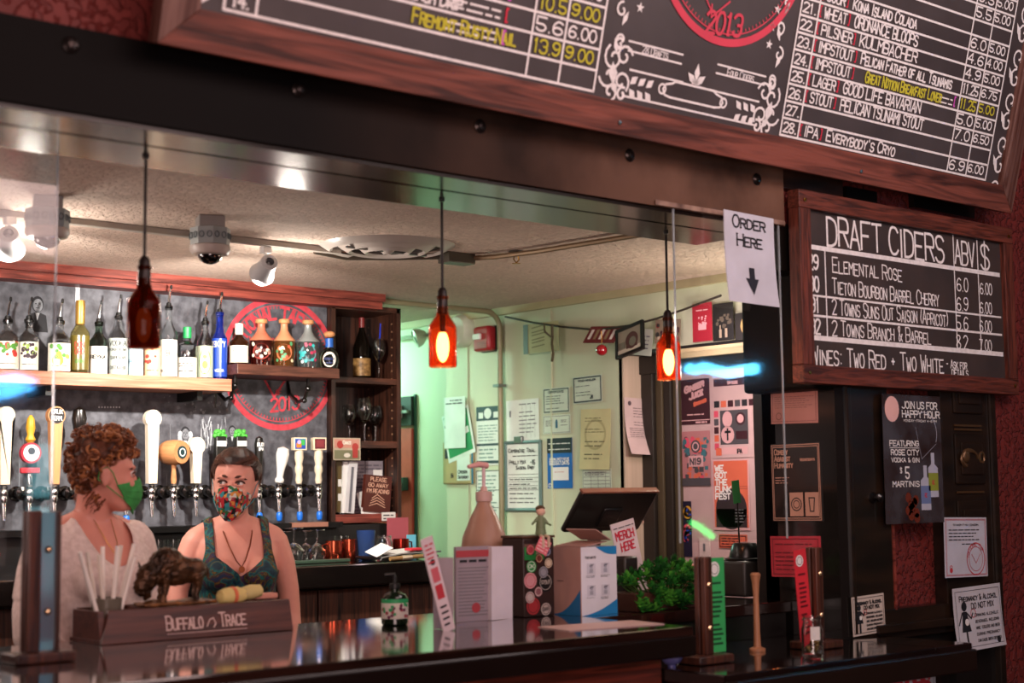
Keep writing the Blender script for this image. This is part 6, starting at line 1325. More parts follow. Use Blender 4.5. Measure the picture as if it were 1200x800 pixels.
# sanitizer wipes box
t = empty('wipes_box', 'white and blue carton with four printed pictures and an open flap', 'box', (at(681, 722, 2, ZT).x+.08, at(681, 722, 2, ZT).y+.07, ZT), rz=0)
wx, wy, wh = .155, .14, .215
BXW = mat('#e4e2ea', .4); CARD = mat('#b58c82', .6)
def bxp(n_, c, d, m_): return MB().box(c, d).build(n_, m_, t, smooth=False)
bxp('front_panel', (0, -.07, wh/2), (wx, .003, wh), BXW); bxp('back_panel', (0, .07, wh/2), (wx, .003, wh), CARD); bxp('left_panel', (-wx/2, 0, wh/2), (.003, wy, wh), CARD)
bxp('right_panel', (wx/2, 0, wh/2), (.003, wy, wh), BXW); bxp('base', (0, 0, .002), (wx, wy, .003), CARD)
fl = bxp('flap', (-wx/2-.02, 0, wh+.018), (.075, wy, .003), CARD); fl.rotation_euler = (0, R(28), 0)
fl = bxp('flap', (wx/2-.04, .02, wh+.004), (.10, wy, .003), CARD); fl.rotation_euler = (0, R(-8), 0)
k = MB(); w, h = wx, wh
def sweep(x0, y0, x1, y1, bulge, mi):
    n_ = 12; pts = [(x0+(x1-x0)*i/n_, y0+(y1-y0)*i/n_+bulge*math.sin(PI*i/n_)) for i in range(n_+1)]
    return pts
def fillto(pts, yb_, mi, z=.0006):
    for a, b_ in zip(pts, pts[1:]): k.add([(a[0], yb_, z), (b_[0], yb_, z), (b_[0], b_[1], z), (a[0], a[1], z)], [(0, 1, 2, 3)] if a[1] > yb_ else [(3, 2, 1, 0)], mi)
fillto(sweep(-w*.5, -h*.5, w*.5, -h*.28, -h*.04, 0), -h*.5, 0); fillto(sweep(-w*.1, h*.5, w*.5, h*.38, -h*.04, 0), h*.5, 0)
for i in (-1, 1):
    for j in (0, 1):
        x, y = i*w*.2-.005, h*(.17-.32*j); k.rect(x-w*.12, y-h*.07, x+w*.12, y+h*.09, .0008, 1); k.disc(x, y+h*.05, w*.05, .001, 2, 14); k.stroke([(x-w*.04, y+h*.05), (x+w*.06, y+h*.07)], h*.012, .0012, 3); k.rect(x-w*.05, y-h*.05, x+w*.05, y+h*.01, .001, 2); lines(k, x-w*.14, y-h*.12, x+w*.14, y-h*.08, 2, 3, .3)
text(k, 'TWO WAYS', -w*.4, h*.33, h*.03, .0016, 3, fit=w*.3)
k.build('print', [mat('#2a86c4', .4), mat('#d4d2dc', .4), mat('#a8a8b4', .4), mat('#3c3c48', .5)], t, loc=(0, -.0722, wh/2), rot=(PI/2, 0, 0), smooth=False)
k = MB(); fillto(sweep(-.068, -h*.5, .068, -h*.12, -h*.10, 0), -h*.5, 0); k.stroke([(-.04, -h*.0), (-.01, -h*.0)], .002, .001, 1)
k.build('print', [mat('#2a76ac', .4), mat('#4a3c40', .5)], t, loc=(-wx/2-.002, 0, wh/2), rot=(PI/2, 0, -PI/2), smooth=False)
# till screen seen from behind
p = at(693, 621, 1, 3.84)
t = empty('till_screen', 'black till monitor seen from behind, leaning toward the room, with a thin brown top edge', 'monitor', (p.x+.04, 3.80, ZT), rz=0)
zc = p.z-ZT; MR = (R(38), 0, 0)
MB().box((0, 0, .085), (.365, .022, .17)).build('display_back', mat('#15110f', .4), t, loc=(-.0, .04, zc), rot=MR, bev=.008)
MB().box((0, 0, .172), (.367, .024, .008)).build('top_edge', mat('#8a5a48', .3), t, loc=(-.0, .04, zc), rot=MR, bev=.002)
MB().box((0, 0, .07), (.09, .05, .08)).build('mount', mat('#100d0c', .4), t, loc=(0, .05, zc), rot=MR, bev=.005)
MB().tube([(0, .05, zc+.05), (0, .09, .12), (0, .10, .02)], [.025, .022, .03], 12).build('stand', mat('#15110f', .4), t)
MB().box((0, .08, .010), (.19, .15, .02)).build('foot', mat('#100d0c', .4), t, bev=.006)
p = at(733, 668, 1, 3.68)
t = MB().box((0, 0, .085), (.065, .06, .17)).build('card_reader', mat('#231c1a', .45), loc=(p.x, 3.68, ZT), bev=.008); tag(t, 'dark upright card terminal right of the wipes box', 'card terminal')
p = at(738, 672, 1, 3.76)
t = MB().box((0, 0, .145), (.115, .004, .29)).build('leaning_sign', mat('#e0d4d8', .5), loc=(p.x+.04, 3.76, ZT), rot=(R(-4), R(-11), 0), smooth=False); tag(t, 'white card with red lettering leaning between card terminal and plant', 'sign')
k = MB(); text(k, 'MERCH', 0, .085, .028, .005, 0, align='c', fit=.09); text(k, 'HERE', .005, .045, .028, .005, 0, align='c', fit=.07); k.ring(.0, -.005, .02, .003, .001, 0); k.disc(.02, -.055, .014, .001, 0); k.disc(-.03, -.065, .010, .001, 0); scribble(k, -.05, .05, .125, .01, .003, 1)
k.build('lettering', [mat('#c83048', .5), INK], t, loc=(0, -.0028, .145), rot=(PI/2, 0, 0), smooth=False)
p = at(784, 690, 1, 3.84)
t = MB().box((0, 0, .06), (.27, .11, .12)).build('brown_carton', mat('#a8705e', .6), loc=(p.x, 3.84, ZT), smooth=False, bev=.003); tag(t, 'low brown carton behind the potted plant', 'box')
# plant in a trough
p = at(772, 722, 1, 3.545)
pl = empty('potted_plant', 'low bushy green plant in a dark trough at the right end of the bar', 'plant', (p.x+.02, 3.545, ZT))
MB().add([(-.17, -.05, 0), (.17, -.05, 0), (.17, .05, 0), (-.17, .05, 0), (-.19, -.06, .06), (.19, -.06, .06), (.19, .06, .06), (-.19, .06, .06)], [(3, 2, 1, 0), (4, 5, 6, 7), (0, 1, 5, 4), (1, 2, 6, 5), (2, 3, 7, 6), (3, 0, 4, 7)]).build('trough', mat('#4a2c22', .5), pl, smooth=False, bev=.003)
k = MB(); random.seed(21)
def leaf(k, c, d, l, w_, mi):
    d = Vector(d).normalized(); s_ = d.cross(Vector((0, 0, 1))).normalized() if abs(d.z) < .98 else Vector((1, 0, 0)); u = s_.cross(d); c = Vector(c)
    k.add([c, c+d*l*.4+s_*w_+u*w_*.3, c+d*l, c+d*l*.4-s_*w_+u*w_*.3, c+d*l*.45-u*w_*.35], [(0, 1, 4), (1, 2, 4), (2, 3, 4), (3, 0, 4)], mi)
for i in range(150):
    a = random.uniform(0, 2*PI); q = math.sqrt(random.random()); cx_ = q*.20*math.cos(a); cy_ = q*.08*math.sin(a); cz_ = .05+.085*(1-q*q*.6)*random.uniform(.55, 1.25)
    if random.random() < .35: cz_ = random.uniform(.0, .06); cy_ = -.068
    tilt = Vector((cx_*3, cy_*4-.25, 1.0)).normalized(); mi = random.choice([0, 0, 1, 2])
    k.tube([(cx_*.6, cy_*.6, .04), (cx_, cy_, cz_)], .002, 4, 3)
    for j in range(14):
        b_ = j*2.4; el = .15+j*.09; rr_ = max(.15, 1-el)
        dd = Vector((math.cos(b_)*rr_, math.sin(b_)*rr_, el)); q_ = tilt.to_track_quat('Z', 'Y'); dd = q_ @ dd
        leaf(k, (cx_, cy_, cz_+j*.0012), dd, .030-.001*j, .0095-.0003*j, mi)
tag(k.build('foliage', [mat('#2f7a2c', .4), mat('#5aa83c', .4), mat('#1d5220', .45), mat('#3a5a24', .5)], pl), kind='stuff')
# flat papers
p = at(705, 733, 2, ZT); o = MB().box((0, 0, 0), (.34, .16, .002)).build('paper_sheet', mat('#c9a8a4', .45), loc=(p.x, p.y+.0, ZT+.001), rot=(0, 0, R(-8)), smooth=False); tag(o, 'large pinkish sheet lying flat before the wipes box', 'paper')
# tilted cards' companion, wooden menu clips
def clip(name, label, px_, pyb, Y, ztop, zb, sheetm, slabel, sx, sw, marks=None, mats=(), lean=0, glass=False, bw_=.034, group='wooden menu clips standing on the bars', slift=0):
    p = at(px_, pyb, 1, Y); t = empty(name, label, 'menu holder', (p.x, Y, zb), group=group)
    WD = mat('#5d3426', .4, kind='wood', scale=7, hex2='#2a1510', stretch=(7, 7, .5)); h = ztop-zb
    MB().box((0, 0, .012), (.15, .10, .024)).build('base', WD, t, bev=.004)
    for s in (-1, 1): MB().box((sx*-1*.0+bw_*.0, s*.013, .024+(h-.024)/2), (bw_, .018, h-.024)).build('upright', WD, t, bev=.003)
    for f_ in (.33, .74): 
        b_ = MB().lathe([(.007, 0), (.0085, .003), (.005, .007), (.001, .008)], 12).build('bolt', mat('#e8c49a', .2, .9), t); b_.location = (0, -.022, h*f_); b_.rotation_euler = (PI/2, 0, 0)
    o = MB().box((0, 0, (h-.03)/2), (sw, .002, h-.03)).build('menu_card', sheetm, t, loc=(sx, 0+slift, .026), rot=(0, lean, 0), smooth=False)
    tag(o, slabel)
    if marks: k = MB(); marks(k, sw, h-.03); k.build('lettering', list(mats), o, loc=(0, -.0018, (h-.03)/2), rot=(PI/2, 0, 0), smooth=False)
    return t
mk = lambda k, w, h: (k.disc(-w*.1, h*.38, w*.3, .0006, 0), k.ring(-w*.1, h*.38, w*.2, .002, .001, 1), [k.rect(-w*.3, y*h, w*random.uniform(.1, .35), y*h+h*.022, .0006, 1) for y in (.22, .12, .07, .02, -.03, -.08, -.13, -.22, -.27, -.32, -.37, -.42)])
clip('menu_clip', 'wooden menu clip with a green card on the lower counter', 826, 765, 3.10, 1.262, .9515, mat('#3aa85c', .5), 'green card', .056, .075, mk, [WHITE, mat('#184a28', .6)])
clip('menu_clip', 'wooden menu clip with a tilted red card on the lower counter behind the jar', 957, 757, 3.12, 1.272, .9515, mat('#d8303c', .5), 'red card', -.048, .062, mk, [WHITE, mat('#6a1018', .6)], lean=R(-5))
clip('menu_clip', 'dark wooden menu clip with a grey blue card near the frame edge', 45, 765, 3.55, 1.432, ZT+.0005, mat('#566270', .15, coat=1.), 'glossy grey blue card', .0, .052, None, bw_=.022)
m_ = bpy.data.objects['menu_clip.002'] if 'menu_clip.002' in bpy.data.objects else None
if m_:
    for ch in m_.children:
        if ch.name.startswith('upright'): ch.scale = (1.5, 1, 1); ch.location.x = -.022
        if ch.name.startswith('menu_card'): ch.location.x = .014; ch.location.y = -.012; ch.scale = (.75, 1, 1)
        if ch.name.startswith('bolt'): ch.location.x = .014; ch.location.y = -.016
    MB().box((.038, .0, .19), (.010, .05, .34)).build('upright', mat('#3a2018', .4), m_, bev=.003)
# jar, ball, dowel, card stand
t = jar(3.715, 2.96, .9505, .125, .033, 'small glass jar with foil and a paper label at the front of the lower counter', nm='candle_jar')
k = MB(); 
for i in range(6): a = -.005+.03*i/6; k.rect(a, .055, a+.005, .095, .0012, 0)
wrap(k, .033).build('label', PAPER, t, smooth=False); t.rotation_euler[2] = toward((3.715, 2.96))
random.seed(4); k = MB()
for i in range(14): k.sph((random.uniform(-.018, .018), random.uniform(-.018, .018), .018+random.uniform(0, .03)), .008, 8, 6)
tag(k.build('foil_sweets', mat('#c89a5a', .25, .9), t), kind='stuff')
t = empty('glass_ball', 'small purple blue ball resting against the end of the main bar', 'ball', (3.243, 3.10, .9505)); MB().sph((0, 0, .037), (.034, .034, .034), 22, 14).build('ball', mat('#6a6aa8', .25, coat=.8), t); MB().lathe([(.012, 0), (.012, .006)], 12).build('foot', mat('#6a6aa8', .3), t)
t = empty('wooden_dowel', 'tall pale wooden peg with a flared head on the lower counter', 'peg', (3.74, 3.20, .9505)); MB().lathe([(.026, 0), (.026, .008), (.012, .014), (.010, .06), (.009, .17), (.012, .215), (.017, .24), (.012, .246)], 18).build('peg', mat('#b07a58', .4, kind='wood', scale=9, var=.3, stretch=(6, 6, .6)), t)
p = at(876, 668, 1, 3.72)
t = MB().box((0, 0, .065), (.16, .15, .13)).build('receipt_printer', mat('#2d2b29', .45), loc=(p.x, 3.74, ZT), bev=.01); tag(t, 'dark grey receipt printer on the bar beneath the black card stand', 'printer')
t = empty('card_stand', 'black domed stand whose thin stem holds a small green card', 'card stand', (p.x, 3.73, ZT+.131))
MB().lathe([(.058, 0), (.060, .008), (.050, .05), (.040, .062), (.004, .066)], 24).build('dome_base', mat('#0c0b0b', .3), t); MB().lathe([(.075, .0), (.076, .006), (.058, .010)], 24).build('brim', mat('#0c0b0b', .3), t)
MB().cyl((-.03, 0, .06), (-.035, 0, .21), .003, n=8).build('stem', mat('#151515', .3), t); MB().box((-.04, 0, .25), (.04, .002, .085), rot=(0, R(-6), 0)).build('green_card', mat('#3a8a4a', .5), t, smooth=False)
# ================================================================ the two bartenders
SKIN1 = mat('#d8907e', .5, var=.08, scale=12); SKIN2 = mat('#df9a88', .5, var=.10, scale=12)
HEAD = [(-.118, .020, -.078, -.045), (-.108, .036, -.088, -.025), (-.09, .048, -.092, .015), (-.065, .058, -.093, .045), (-.04, .065, -.090, .066), (-.015, .069, -.088, .080), (0, .071, -.084, .086),
        (.02, .074, -.089, .092), (.045, .075, -.086, .095), (.07, .069, -.074, .090), (.092, .055, -.054, .074), (.108, .036, -.030, .050), (.116, .014, -.004, .022)]
def hring(z, k=0.):
    z = max(min(z, .116), -.118)
    for a, b in zip(HEAD, HEAD[1:]):
        if a[0] <= z <= b[0]:
            t = (z-a[0])/(b[0]-a[0]); return tuple(p+(q-p)*t for p, q in zip(a[1:], b[1:]))
    return HEAD[-1][1:]
def hpt(th, z, k=0.):
    """point on the head; th 0 = front (-Y), positive toward +X; k = lift off the skin"""
    hw, yf, yb = hring(z); yc = (yf+yb)/2; ry = (yb-yf)/2
    x = (hw+k)*math.sin(th); y = yc-(ry+k)*math.cos(th); return Vector((x, y, z))
def head_mesh(mb, M):
    n = 28; vs = []; fs = []
    for (z, hw, yf, yb) in HEAD:
        for i in range(n):
            vs.append(M @ hpt(2*PI*i/n, z))
    for j in range(len(HEAD)-1):
        for i in range(n): fs.append((j*n+i, j*n+(i+1) % n, (j+1)*n+(i+1) % n, (j+1)*n+i))
    fs.append(tuple(range(n-1, -1, -1))); fs.append(tuple((len(HEAD)-1)*n+i for i in range(n))); mb.add(vs, fs)
    def S(c, r, m=10):
        q = MB().sph((0, 0, 0), r, 14, m); mb.add([M @ (Vector(v)+Vector(c)) for v in q.v], q.f)
    S((0, -.094, -.022), (.011, .016, .024)); S((0, -.106, -.036), (.014, .014, .011))       # nose
    for s in (-1, 1):
        S((s*.031, -.084, .022), (.022, .010, .007)); S((s*.012, -.102, -.038), (.008, .009, .007))
        S((s*.036, -.076, -.028), (.022, .018, .018)); S((s*.030, -.076, .0), (.016, .008, .011))
        S((s*.076, .006, -.014), (.008, .018, .030)); S((s*.078, .010, .006), (.009, .020, .016))  # ears
    S((0, -.092, -.068), (.022, .010, .010)); S((0, -.088, -.10), (.02, .012, .014))
def tubeM(mb, M, pts, rs, n=14):
    q = MB().tube([M @ Vector(p) for p in pts], rs, n); mb.add(q.v, q.f)
def torso(mb, rings, n=30, inf=0.):
    """rings: z, half width, front y, back y, x shift"""
    vs = []; fs = []
    for z, hw, yf, yb, xs in rings:
        yc = (yf+yb)/2; ry = (yb-yf)/2
        for i in range(n):
            a = 2*PI*i/n; c, s = math.cos(a), math.sin(a)
            vs.append((xs+(hw+inf)*math.copysign(abs(c)**.85, c), yc+(ry+inf)*math.copysign(abs(s)**.85, s), z))
    for j in range(len(rings)-1):
        for i in range(n): fs.append((j*n+i, j*n+(i+1) % n, (j+1)*n+(i+1) % n, (j+1)*n+i))
    fs.append(tuple(range(n-1, -1, -1))); fs.append(tuple((len(rings)-1)*n+i for i in range(n))); mb.add(vs, fs)
TORSO = [(.80, .150, -.09, .105, 0), (.88, .172, -.10, .125, 0), (.96, .168, -.10, .115, 0), (1.04, .145, -.098, .095, 0), (1.10, .136, -.10, .090, 0), (1.18, .146, -.112, .095, 0), (1.25, .158, -.120, .10, 0), (1.31, .166, -.104, .10, 0), (1.36, .162, -.082, .092, 0), (1.40, .125, -.060, .078, 0), (1.43, .085, -.045, .062, 0), (1.455, .058, -.038, .052, 0)]
def hand(mb, wrist, direction, palm_n, s=1):
    """palm with four unequal fingers and a thumb leaving its side"""
    d = Vector(direction).normalized(); pn = Vector(palm_n); pn = (pn-d*pn.dot(d)).normalized(); side = d.cross(pn)*s; w_ = Vector(wrist)
    q = MB().box((0, 0, 0), (.078, .028, .09)); Mx = Matrix((side, pn, d)).transposed()
    for f in (-1.5, -.5, .5, 1.5):
        base = w_+d*.045+side*f*.012; kn = w_+d*.092+side*f*.021
        r_ = MB().tube([base, kn], [.014, .0115], 10); mb.add(r_.v, r_.f)
        L = {-1.5: .062, -.5: .078, .5: .082, 1.5: .074}[f]
        r_ = MB().tube([kn, kn+d*L*.45+pn*.006+side*f*.002, kn+d*L*.78+pn*.020+side*f*.002, kn+d*L*.92+pn*.036+side*f*.002], [.0098, .0088, .0080, .0060], 10); mb.add(r_.v, r_.f)
    r_ = MB().tube([w_, w_+d*.05], [.022, .026], 12); mb.add(r_.v, r_.f)
    r_ = MB().tube([w_+d*.02+side*.018, w_+d*.055+side*.042+pn*.010, w_+d*.085+side*.052+pn*.022, w_+d*.108+side*.050+pn*.032], [.015, .012, .0105, .008], 10); mb.add(r_.v, r_.f)

def person(name, label, loc, rz, skin, headM, armL, armR, scale=1., bust=.03, sk_z=0):
    root = empty(name, label, 'person', loc, rz=rz); root.scale = (scale,)*3
    b = MB(); torso(b, TORSO)
    for s in (-1, 1):
        q = MB().sph((s*.072, -.095, 1.245), (.062, bust+.028, .058), 16, 10); b.add(q.v, q.f)
        q = MB().sph((s*.150, .006, 1.362), (.052, .050, .052), 16, 10); b.add(q.v, q.f)
        q = MB().tube([(s*.085, .0, .86), (s*.09, -.01, .48), (s*.09, .01, .09)], [.090, .060, .040], 16); b.add(q.v, q.f)
        q = MB().tube([(s*.09, .03, .05), (s*.10, -.06, .035), (s*.105, -.14, .025)], [.042, .040, .028], 12); b.add(q.v, q.f)
        q = MB().tube([(s*.03, .02, 1.43), (s*.10, .012, 1.405), (s*.155, .006, 1.375)], [.034, .036, .040], 12); b.add(q.v, q.f)
    neck0 = Vector((0, .012, 1.40)); neck1 = headM @ Vector((0, .022, -.055))
    q = MB().tube([neck0-Vector((0, 0, .04)), neck0.lerp(neck1, .35), neck0.lerp(neck1, .7), neck1], [.062, .054, .051, .052], 18); b.add(q.v, q.f)
    head_mesh(b, headM)
    for pts, hd, pn, s in (armL, armR):
        q = MB().tube(pts, [.050, .046, .043, .040, .037, .030, .025][:len(pts)], 14); b.add(q.v, q.f); hand(b, pts[-1], hd, pn, s)
    body = remesh(b, .0062, 'body', skin, root, smooth_it=4)
    return root, b
def eyes(root, M, look, iris, lidm):
    for s in (-1, 1):
        c = M @ Vector((s*.031, -.0795, .002)); R3 = M.to_3x3()
        e = MB().sph((0, 0, 0), .0125, 16, 12).build('eye', mat('#e6dcd8', .15, coat=.6), root, loc=c)
        d = (R3 @ Vector(look)).normalized()
        MB().sph((0, 0, 0), (.0072, .0072, .0026), 14, 8).build('iris', mat('#1c140f', .1, coat=.8), e, loc=d*.0112).rotation_euler = d.to_track_quat('Z', 'Y').to_euler()
        for up, r_, hh in ((1, .0034, .0085), (-1, .0026, -.0075)):
            pts = [M @ Vector((s*.031+.0165*math.cos(a), -.0795-.0115*math.sin(a)*1.0, .002+(hh*math.sin(a)))) for a in [PI*i/8 for i in range(9)]]
            MB().tube(pts, [r_*.6]+[r_]*7+[r_*.6], 8).build('eyelid', lidm if up > 0 else root.children[0].data.materials[0], root)
        pts = [M @ hpt(s*(.16+.09*i)*1.05, .021+.004*math.sin(i*.8), .006) for i in range(7)]
        MB().tube(pts, [.0022, .0048, .0052, .0048, .0040, .003, .001], 8).build('eyebrow', mat('#4a2a1c', .7), root)
def mask(root, M, m, strapm, top=-.022, bot=-.125, bulge=.022, name='face_mask', pointed=True):
    nu, nv = 36, 20; vs = []; fs = []
    for j in range(nv+1):
        v = j/nv
        for i in range(nu+1):
            u = -1+2*i/nu; th = u*(1.32-.28*v)
            zt = top+.016*(1-abs(u))**1.5-.012*abs(u)**2; zb = bot+(.040*abs(u)**1.6 if pointed else .034*abs(u)**2.6)
            z = zt+(zb-zt)*v; p = hpt(th, max(z, -.112), .006)
            bl_ = bulge*math.cos(u*PI/2)**1.3*math.sin(min(1, .25+v*.9)*PI*.85)
            vs.append(M @ (p+Vector((0, -bl_-.004*(1-abs(u)), 0))+Vector((0, 0, z-p.z))))
    for j in range(nv):
        for i in range(nu): a = j*(nu+1)+i; fs.append((a, a+nu+1, a+nu+2, a+1))
    o = MB().add(vs, fs).build(name, m, root); q = o.modifiers.new('t', 'SOLIDIFY'); q.thickness = .002
    for s in (-1, 1):
        e = [hpt(s*1.30, top-.010, .007), hpt(s*1.42, .004, .008), hpt(s*1.62, .020, .012), Vector((s*.080, .028, .006)), Vector((s*.082, .030, -.02)), hpt(s*1.5, -.055, .008), hpt(s*1.06, bot+.045, .007)]
        MB().tube([M @ p for p in e], .0016, 6).build('ear_loop', strapm, o)
    # pleats
    for v in (.38, .62):
        pts = []
        for i in range(2, nu-1):
            a = int(v*nv)*(nu+1)+i; pts.append(Vector(vs[a])+ (M.to_3x3() @ Vector((0, -.0022, 0))))
        MB().tube(pts, .0011, 5).build('pleat', m, o)
    return o
def garment(root, body_mb, inf, vox, name, m, cut, mats=None):
    return remesh(body_mb, vox, name, m, root, smooth_it=6, cut=cut, solid=.003)
def Mhead(c, yaw, pitch=0, roll=0):
    m = Euler((pitch, roll, yaw), 'XYZ').to_matrix().to_4x4(); m.translation = Vector(c); return m

# ---- woman with curly hair and green mask, in profile to the right
W1 = Vector((2.02, 4.34, .0)); W1R = R(10)
H1 = Mhead((.012, -.035, 1.575), R(66), R(4), R(-3))
sc1 = .975
armL = ([(-.155, .005, 1.365), (-.19, .0, 1.27), (-.21, -.005, 1.17), (-.215, -.02, 1.09), (-.20, -.09, 1.03), (-.18, -.16, .985), (-.165, -.215, .965)], (.15, -.7, -.75), (.6, -.3, -.3), -1)
armR = ([(.155, .005, 1.365), (.19, .005, 1.27), (.205, .01, 1.17), (.21, .0, 1.09), (.19, -.08, 1.04), (.16, -.16, 1.0), (.13, -.21, .98)], (-.2, -.8, -.5), (-.5, -.3, -.5), 1)
root1, _b = person('person', 'curly haired woman in a pale shirt and green face mask, seen in profile', W1, W1R, SKIN1, H1, armL, armR, sc1)
mask(root1, H1, mat('#3f9a4c', .75, kind='fabric', scale=40, hex2='#35823f'), mat('#3f9a4c', .75), bulge=.026)
eyes(root1, H1, (0, -1, 0), '#4a3a2a', mat('#5a3028', .6))
# shirt: loose, scoop neck, elbow sleeves
g_ = MB(); TS = [(.86, .185, -.135, .14, 0), (.95, .182, -.14, .135, 0), (1.04, .172, -.145, .125, 0), (1.12, .168, -.150, .120, 0), (1.20, .172, -.152, .118, 0), (1.27, .178, -.144, .115, 0), (1.33, .180, -.118, .113, 0), (1.375, .168, -.090, .104, 0), (1.41, .128, -.066, .088, 0), (1.44, .078, -.05, .07, 0)]
torso(g_, TS)
for s in (-1, 1):
    q = MB().sph((s*.072, -.112, 1.24), (.070, .066, .066), 16, 10); g_.add(q.v, q.f)
    q = MB().sph((s*.152, .006, 1.362), (.064, .062, .062), 16, 10); g_.add(q.v, q.f)
for pts in (armL[0], armR[0]):
    q = MB().tube([Vector(p) for p in pts[:5]], [.064, .062, .060, .056, .052], 14); g_.add(q.v, q.f)
def fold(c): return .005*math.sin(c.x*38+c.z*30+3*math.sin(c.z*9)) if c.z < 1.2 else .0015*noise.noise(c*14)
def cut1(c):
    if c.z < .885: return True
    zc = 1.435+.0; 
    if c.y < .02: return ((c.x-.008)/.090)**2+((c.z-1.43)/.145)**2 < 1
    return (c.x/.10)**2+((c.z-1.445)/.05)**2 < 1
shirt = remesh(g_, .0075, 'shirt', mat('#e6d2cb', .85, kind='fabric', scale=60, hex2='#d4beb6', bump=.15), root1, smooth_it=7, cut=cut1, solid=.003, disp=fold)
# dark trousers
g_ = MB(); torso(g_, [(.78, .168, -.11, .13, 0), (.88, .182, -.115, .135, 0), (.92, .182, -.115, .13, 0)])
for s in (-1, 1): q = MB().tube([(s*.085, .0, .86), (s*.09, -.01, .48), (s*.09, .01, .08)], [.105, .078, .060], 16); g_.add(q.v, q.f)
remesh(g_, .012, 'trousers', mat('#1c1a20', .8), root1, smooth_it=3)
MB().tube([hpt(1.9, -.10, 0)*0+Vector((.03, -.052, 1.43)), Vector((.028, -.09, 1.36)), Vector((.012, -.108, 1.32)), Vector((-.012, -.095, 1.36)), Vector((-.03, -.05, 1.43))], .0012, 6).build('necklace', BRASS, root1)
# curly short hair, pinned up
HM1 = mat('#6d3a20', .6, kind='wood', scale=30, hex2='#2c140c', bump=.4); HM1b = mat('#a8683c', .55, var=.3, scale=60)
def hairline(th, front, side, nape):
    a = abs(((th+PI) % (2*PI))-PI)
    if a < 1.0: return front
    if a < 1.5: return front+(side-front)*(a-1.0)/.5
    return side+(nape-side)*min(1, (a-1.5)/1.0)
def hair_cap(root, M, k, m, front, side, nape, name='hair', lift=None):
    n = 48; nr = 12; vs = []; fs = []
    for j in range(nr+1):
        for i in range(n):
            th = 2*PI*i/n; z0 = hairline(th, front, side, nape); z = z0+(.1155-z0)*(j/nr)**.8
            kk = k*(.12+.88*min(1, j/4)); p = hpt(th, z, kk+(lift(th, j/nr) if lift else 0)); p.z += k*(j/nr)**2
            vs.append(M @ p)
    for j in range(nr):
        for i in range(n): fs.append((j*n+i, j*n+(i+1) % n, (j+1)*n+(i+1) % n, (j+1)*n+i))
    fs.append(tuple(nr*n+i for i in range(n)))
    o = MB().add(vs, fs).build(name, m, root); q = o.modifiers.new('t', 'SOLIDIFY'); q.thickness = .006; q.offset = -1
    return o
random.seed(9)
hair1 = hair_cap(root1, H1, .014, HM1, .066, .03, -.085, lift=lambda th, t: .006*math.sin(th*9+t*11)+.004*math.sin(th*17))
k = MB(); k2 = MB()
for i in range(330):
    th = random.uniform(-PI, PI); z0 = hairline(th, .062, .03, -.095); z = random.uniform(z0, .116)
    back = abs(th)/PI; c = hpt(th, z, random.uniform(.008, .021+.006*back)); c.z += .024*(z > .075)
    ax_ = Vector((random.gauss(0, 1), random.gauss(0, 1), random.gauss(0, 1))).normalized(); u = ax_.orthogonal().normalized(); v = ax_.cross(u); rr_ = random.uniform(.007, .015); n = 9
    ph = random.uniform(0, 6); tw = random.uniform(4.2, 7.5)
    pts = [M_ for M_ in [H1 @ (c+u*rr_*math.cos(ph+tw*q/n)+v*rr_*math.sin(ph+tw*q/n)+ax_*(.026*(q/n-.5))) for q in range(n+1)]]
    (k if i % 3 else k2).tube(pts, [.001, .0034, .0045, .0048, .005, .0048, .0045, .004, .003, .001], 6)
tag(k.build('curls', mat('#7a4428', .5, var=.5, scale=50), root1), kind='stuff'); tag(k2.build('curls', HM1b, root1), kind='stuff')
k = MB()
for i in range(46):   # loose ends at the nape and crown
    th = random.choice([-1, 1])*random.uniform(1.9, PI); p = hpt(th, random.uniform(-.10, -.05), .012)
    k.tube([H1 @ (p+Vector((random.uniform(-.006, .006)*q, .006*q, -.008*q+random.uniform(-.003, .003)))) for q in range(5)], [.003, .0028, .0022, .0015, .0006], 5)
tag(k.build('loose_strands', mat('#7a4024', .5, var=.3), root1), kind='stuff')

# ---- woman in the teal patterned top facing the room, eyes to the left
W2 = Vector((2.745, 4.74, 0)); W2R = R(-20)
H2 = Mhead((-.010, -.045, 1.566), R(-20), R(-3), R(3)) @ Matrix.Scale(1.09, 4)
armL = ([(-.158, .005, 1.362), (-.20, .0, 1.27), (-.225, -.01, 1.18), (-.23, -.03, 1.10), (-.20, -.11, 1.02), (-.165, -.18, .97), (-.14, -.23, .94)], (.2, -.75, -.6), (.6, -.3, -.3), -1)
armR = ([(.158, .005, 1.362), (.196, .01, 1.27), (.216, .015, 1.17), (.224, .01, 1.08), (.226, -.02, .99), (.222, -.055, .91), (.216, -.08, .85)], (-.05, -.25, -1), (-.9, -.3, 0), 1)
root2, _b = person('person', 'woman in a teal patterned sleeveless top and colourful mask, looking left', W2, W2R, SKIN2, H2, armL, armR, .955, bust=.036); root2.scale = (.90, .93, .955)
mask(root2, H2, mat('#b3202a', .8, kind='patch', scale=72, var=0), mat('#2a8a96', .7), bulge=.024, pointed=False)
eyes(root2, H2, (-.62, -1, .22), '#3a4438', mat('#4a281f', .6))
g_ = MB(); TT = [(z, hw+.008, yf-.008, yb+.008, xs) for z, hw, yf, yb, xs in TORSO]
torso(g_, TT)
for s in (-1, 1):
    q = MB().sph((s*.072, -.098, 1.243), (.072, .036+.036, .066), 16, 10); g_.add(q.v, q.f)
    q = MB().tube([(s*.03, .02, 1.43), (s*.10, .012, 1.405), (s*.155, .006, 1.375)], [.042, .044, .047], 12); g_.add(q.v, q.f)
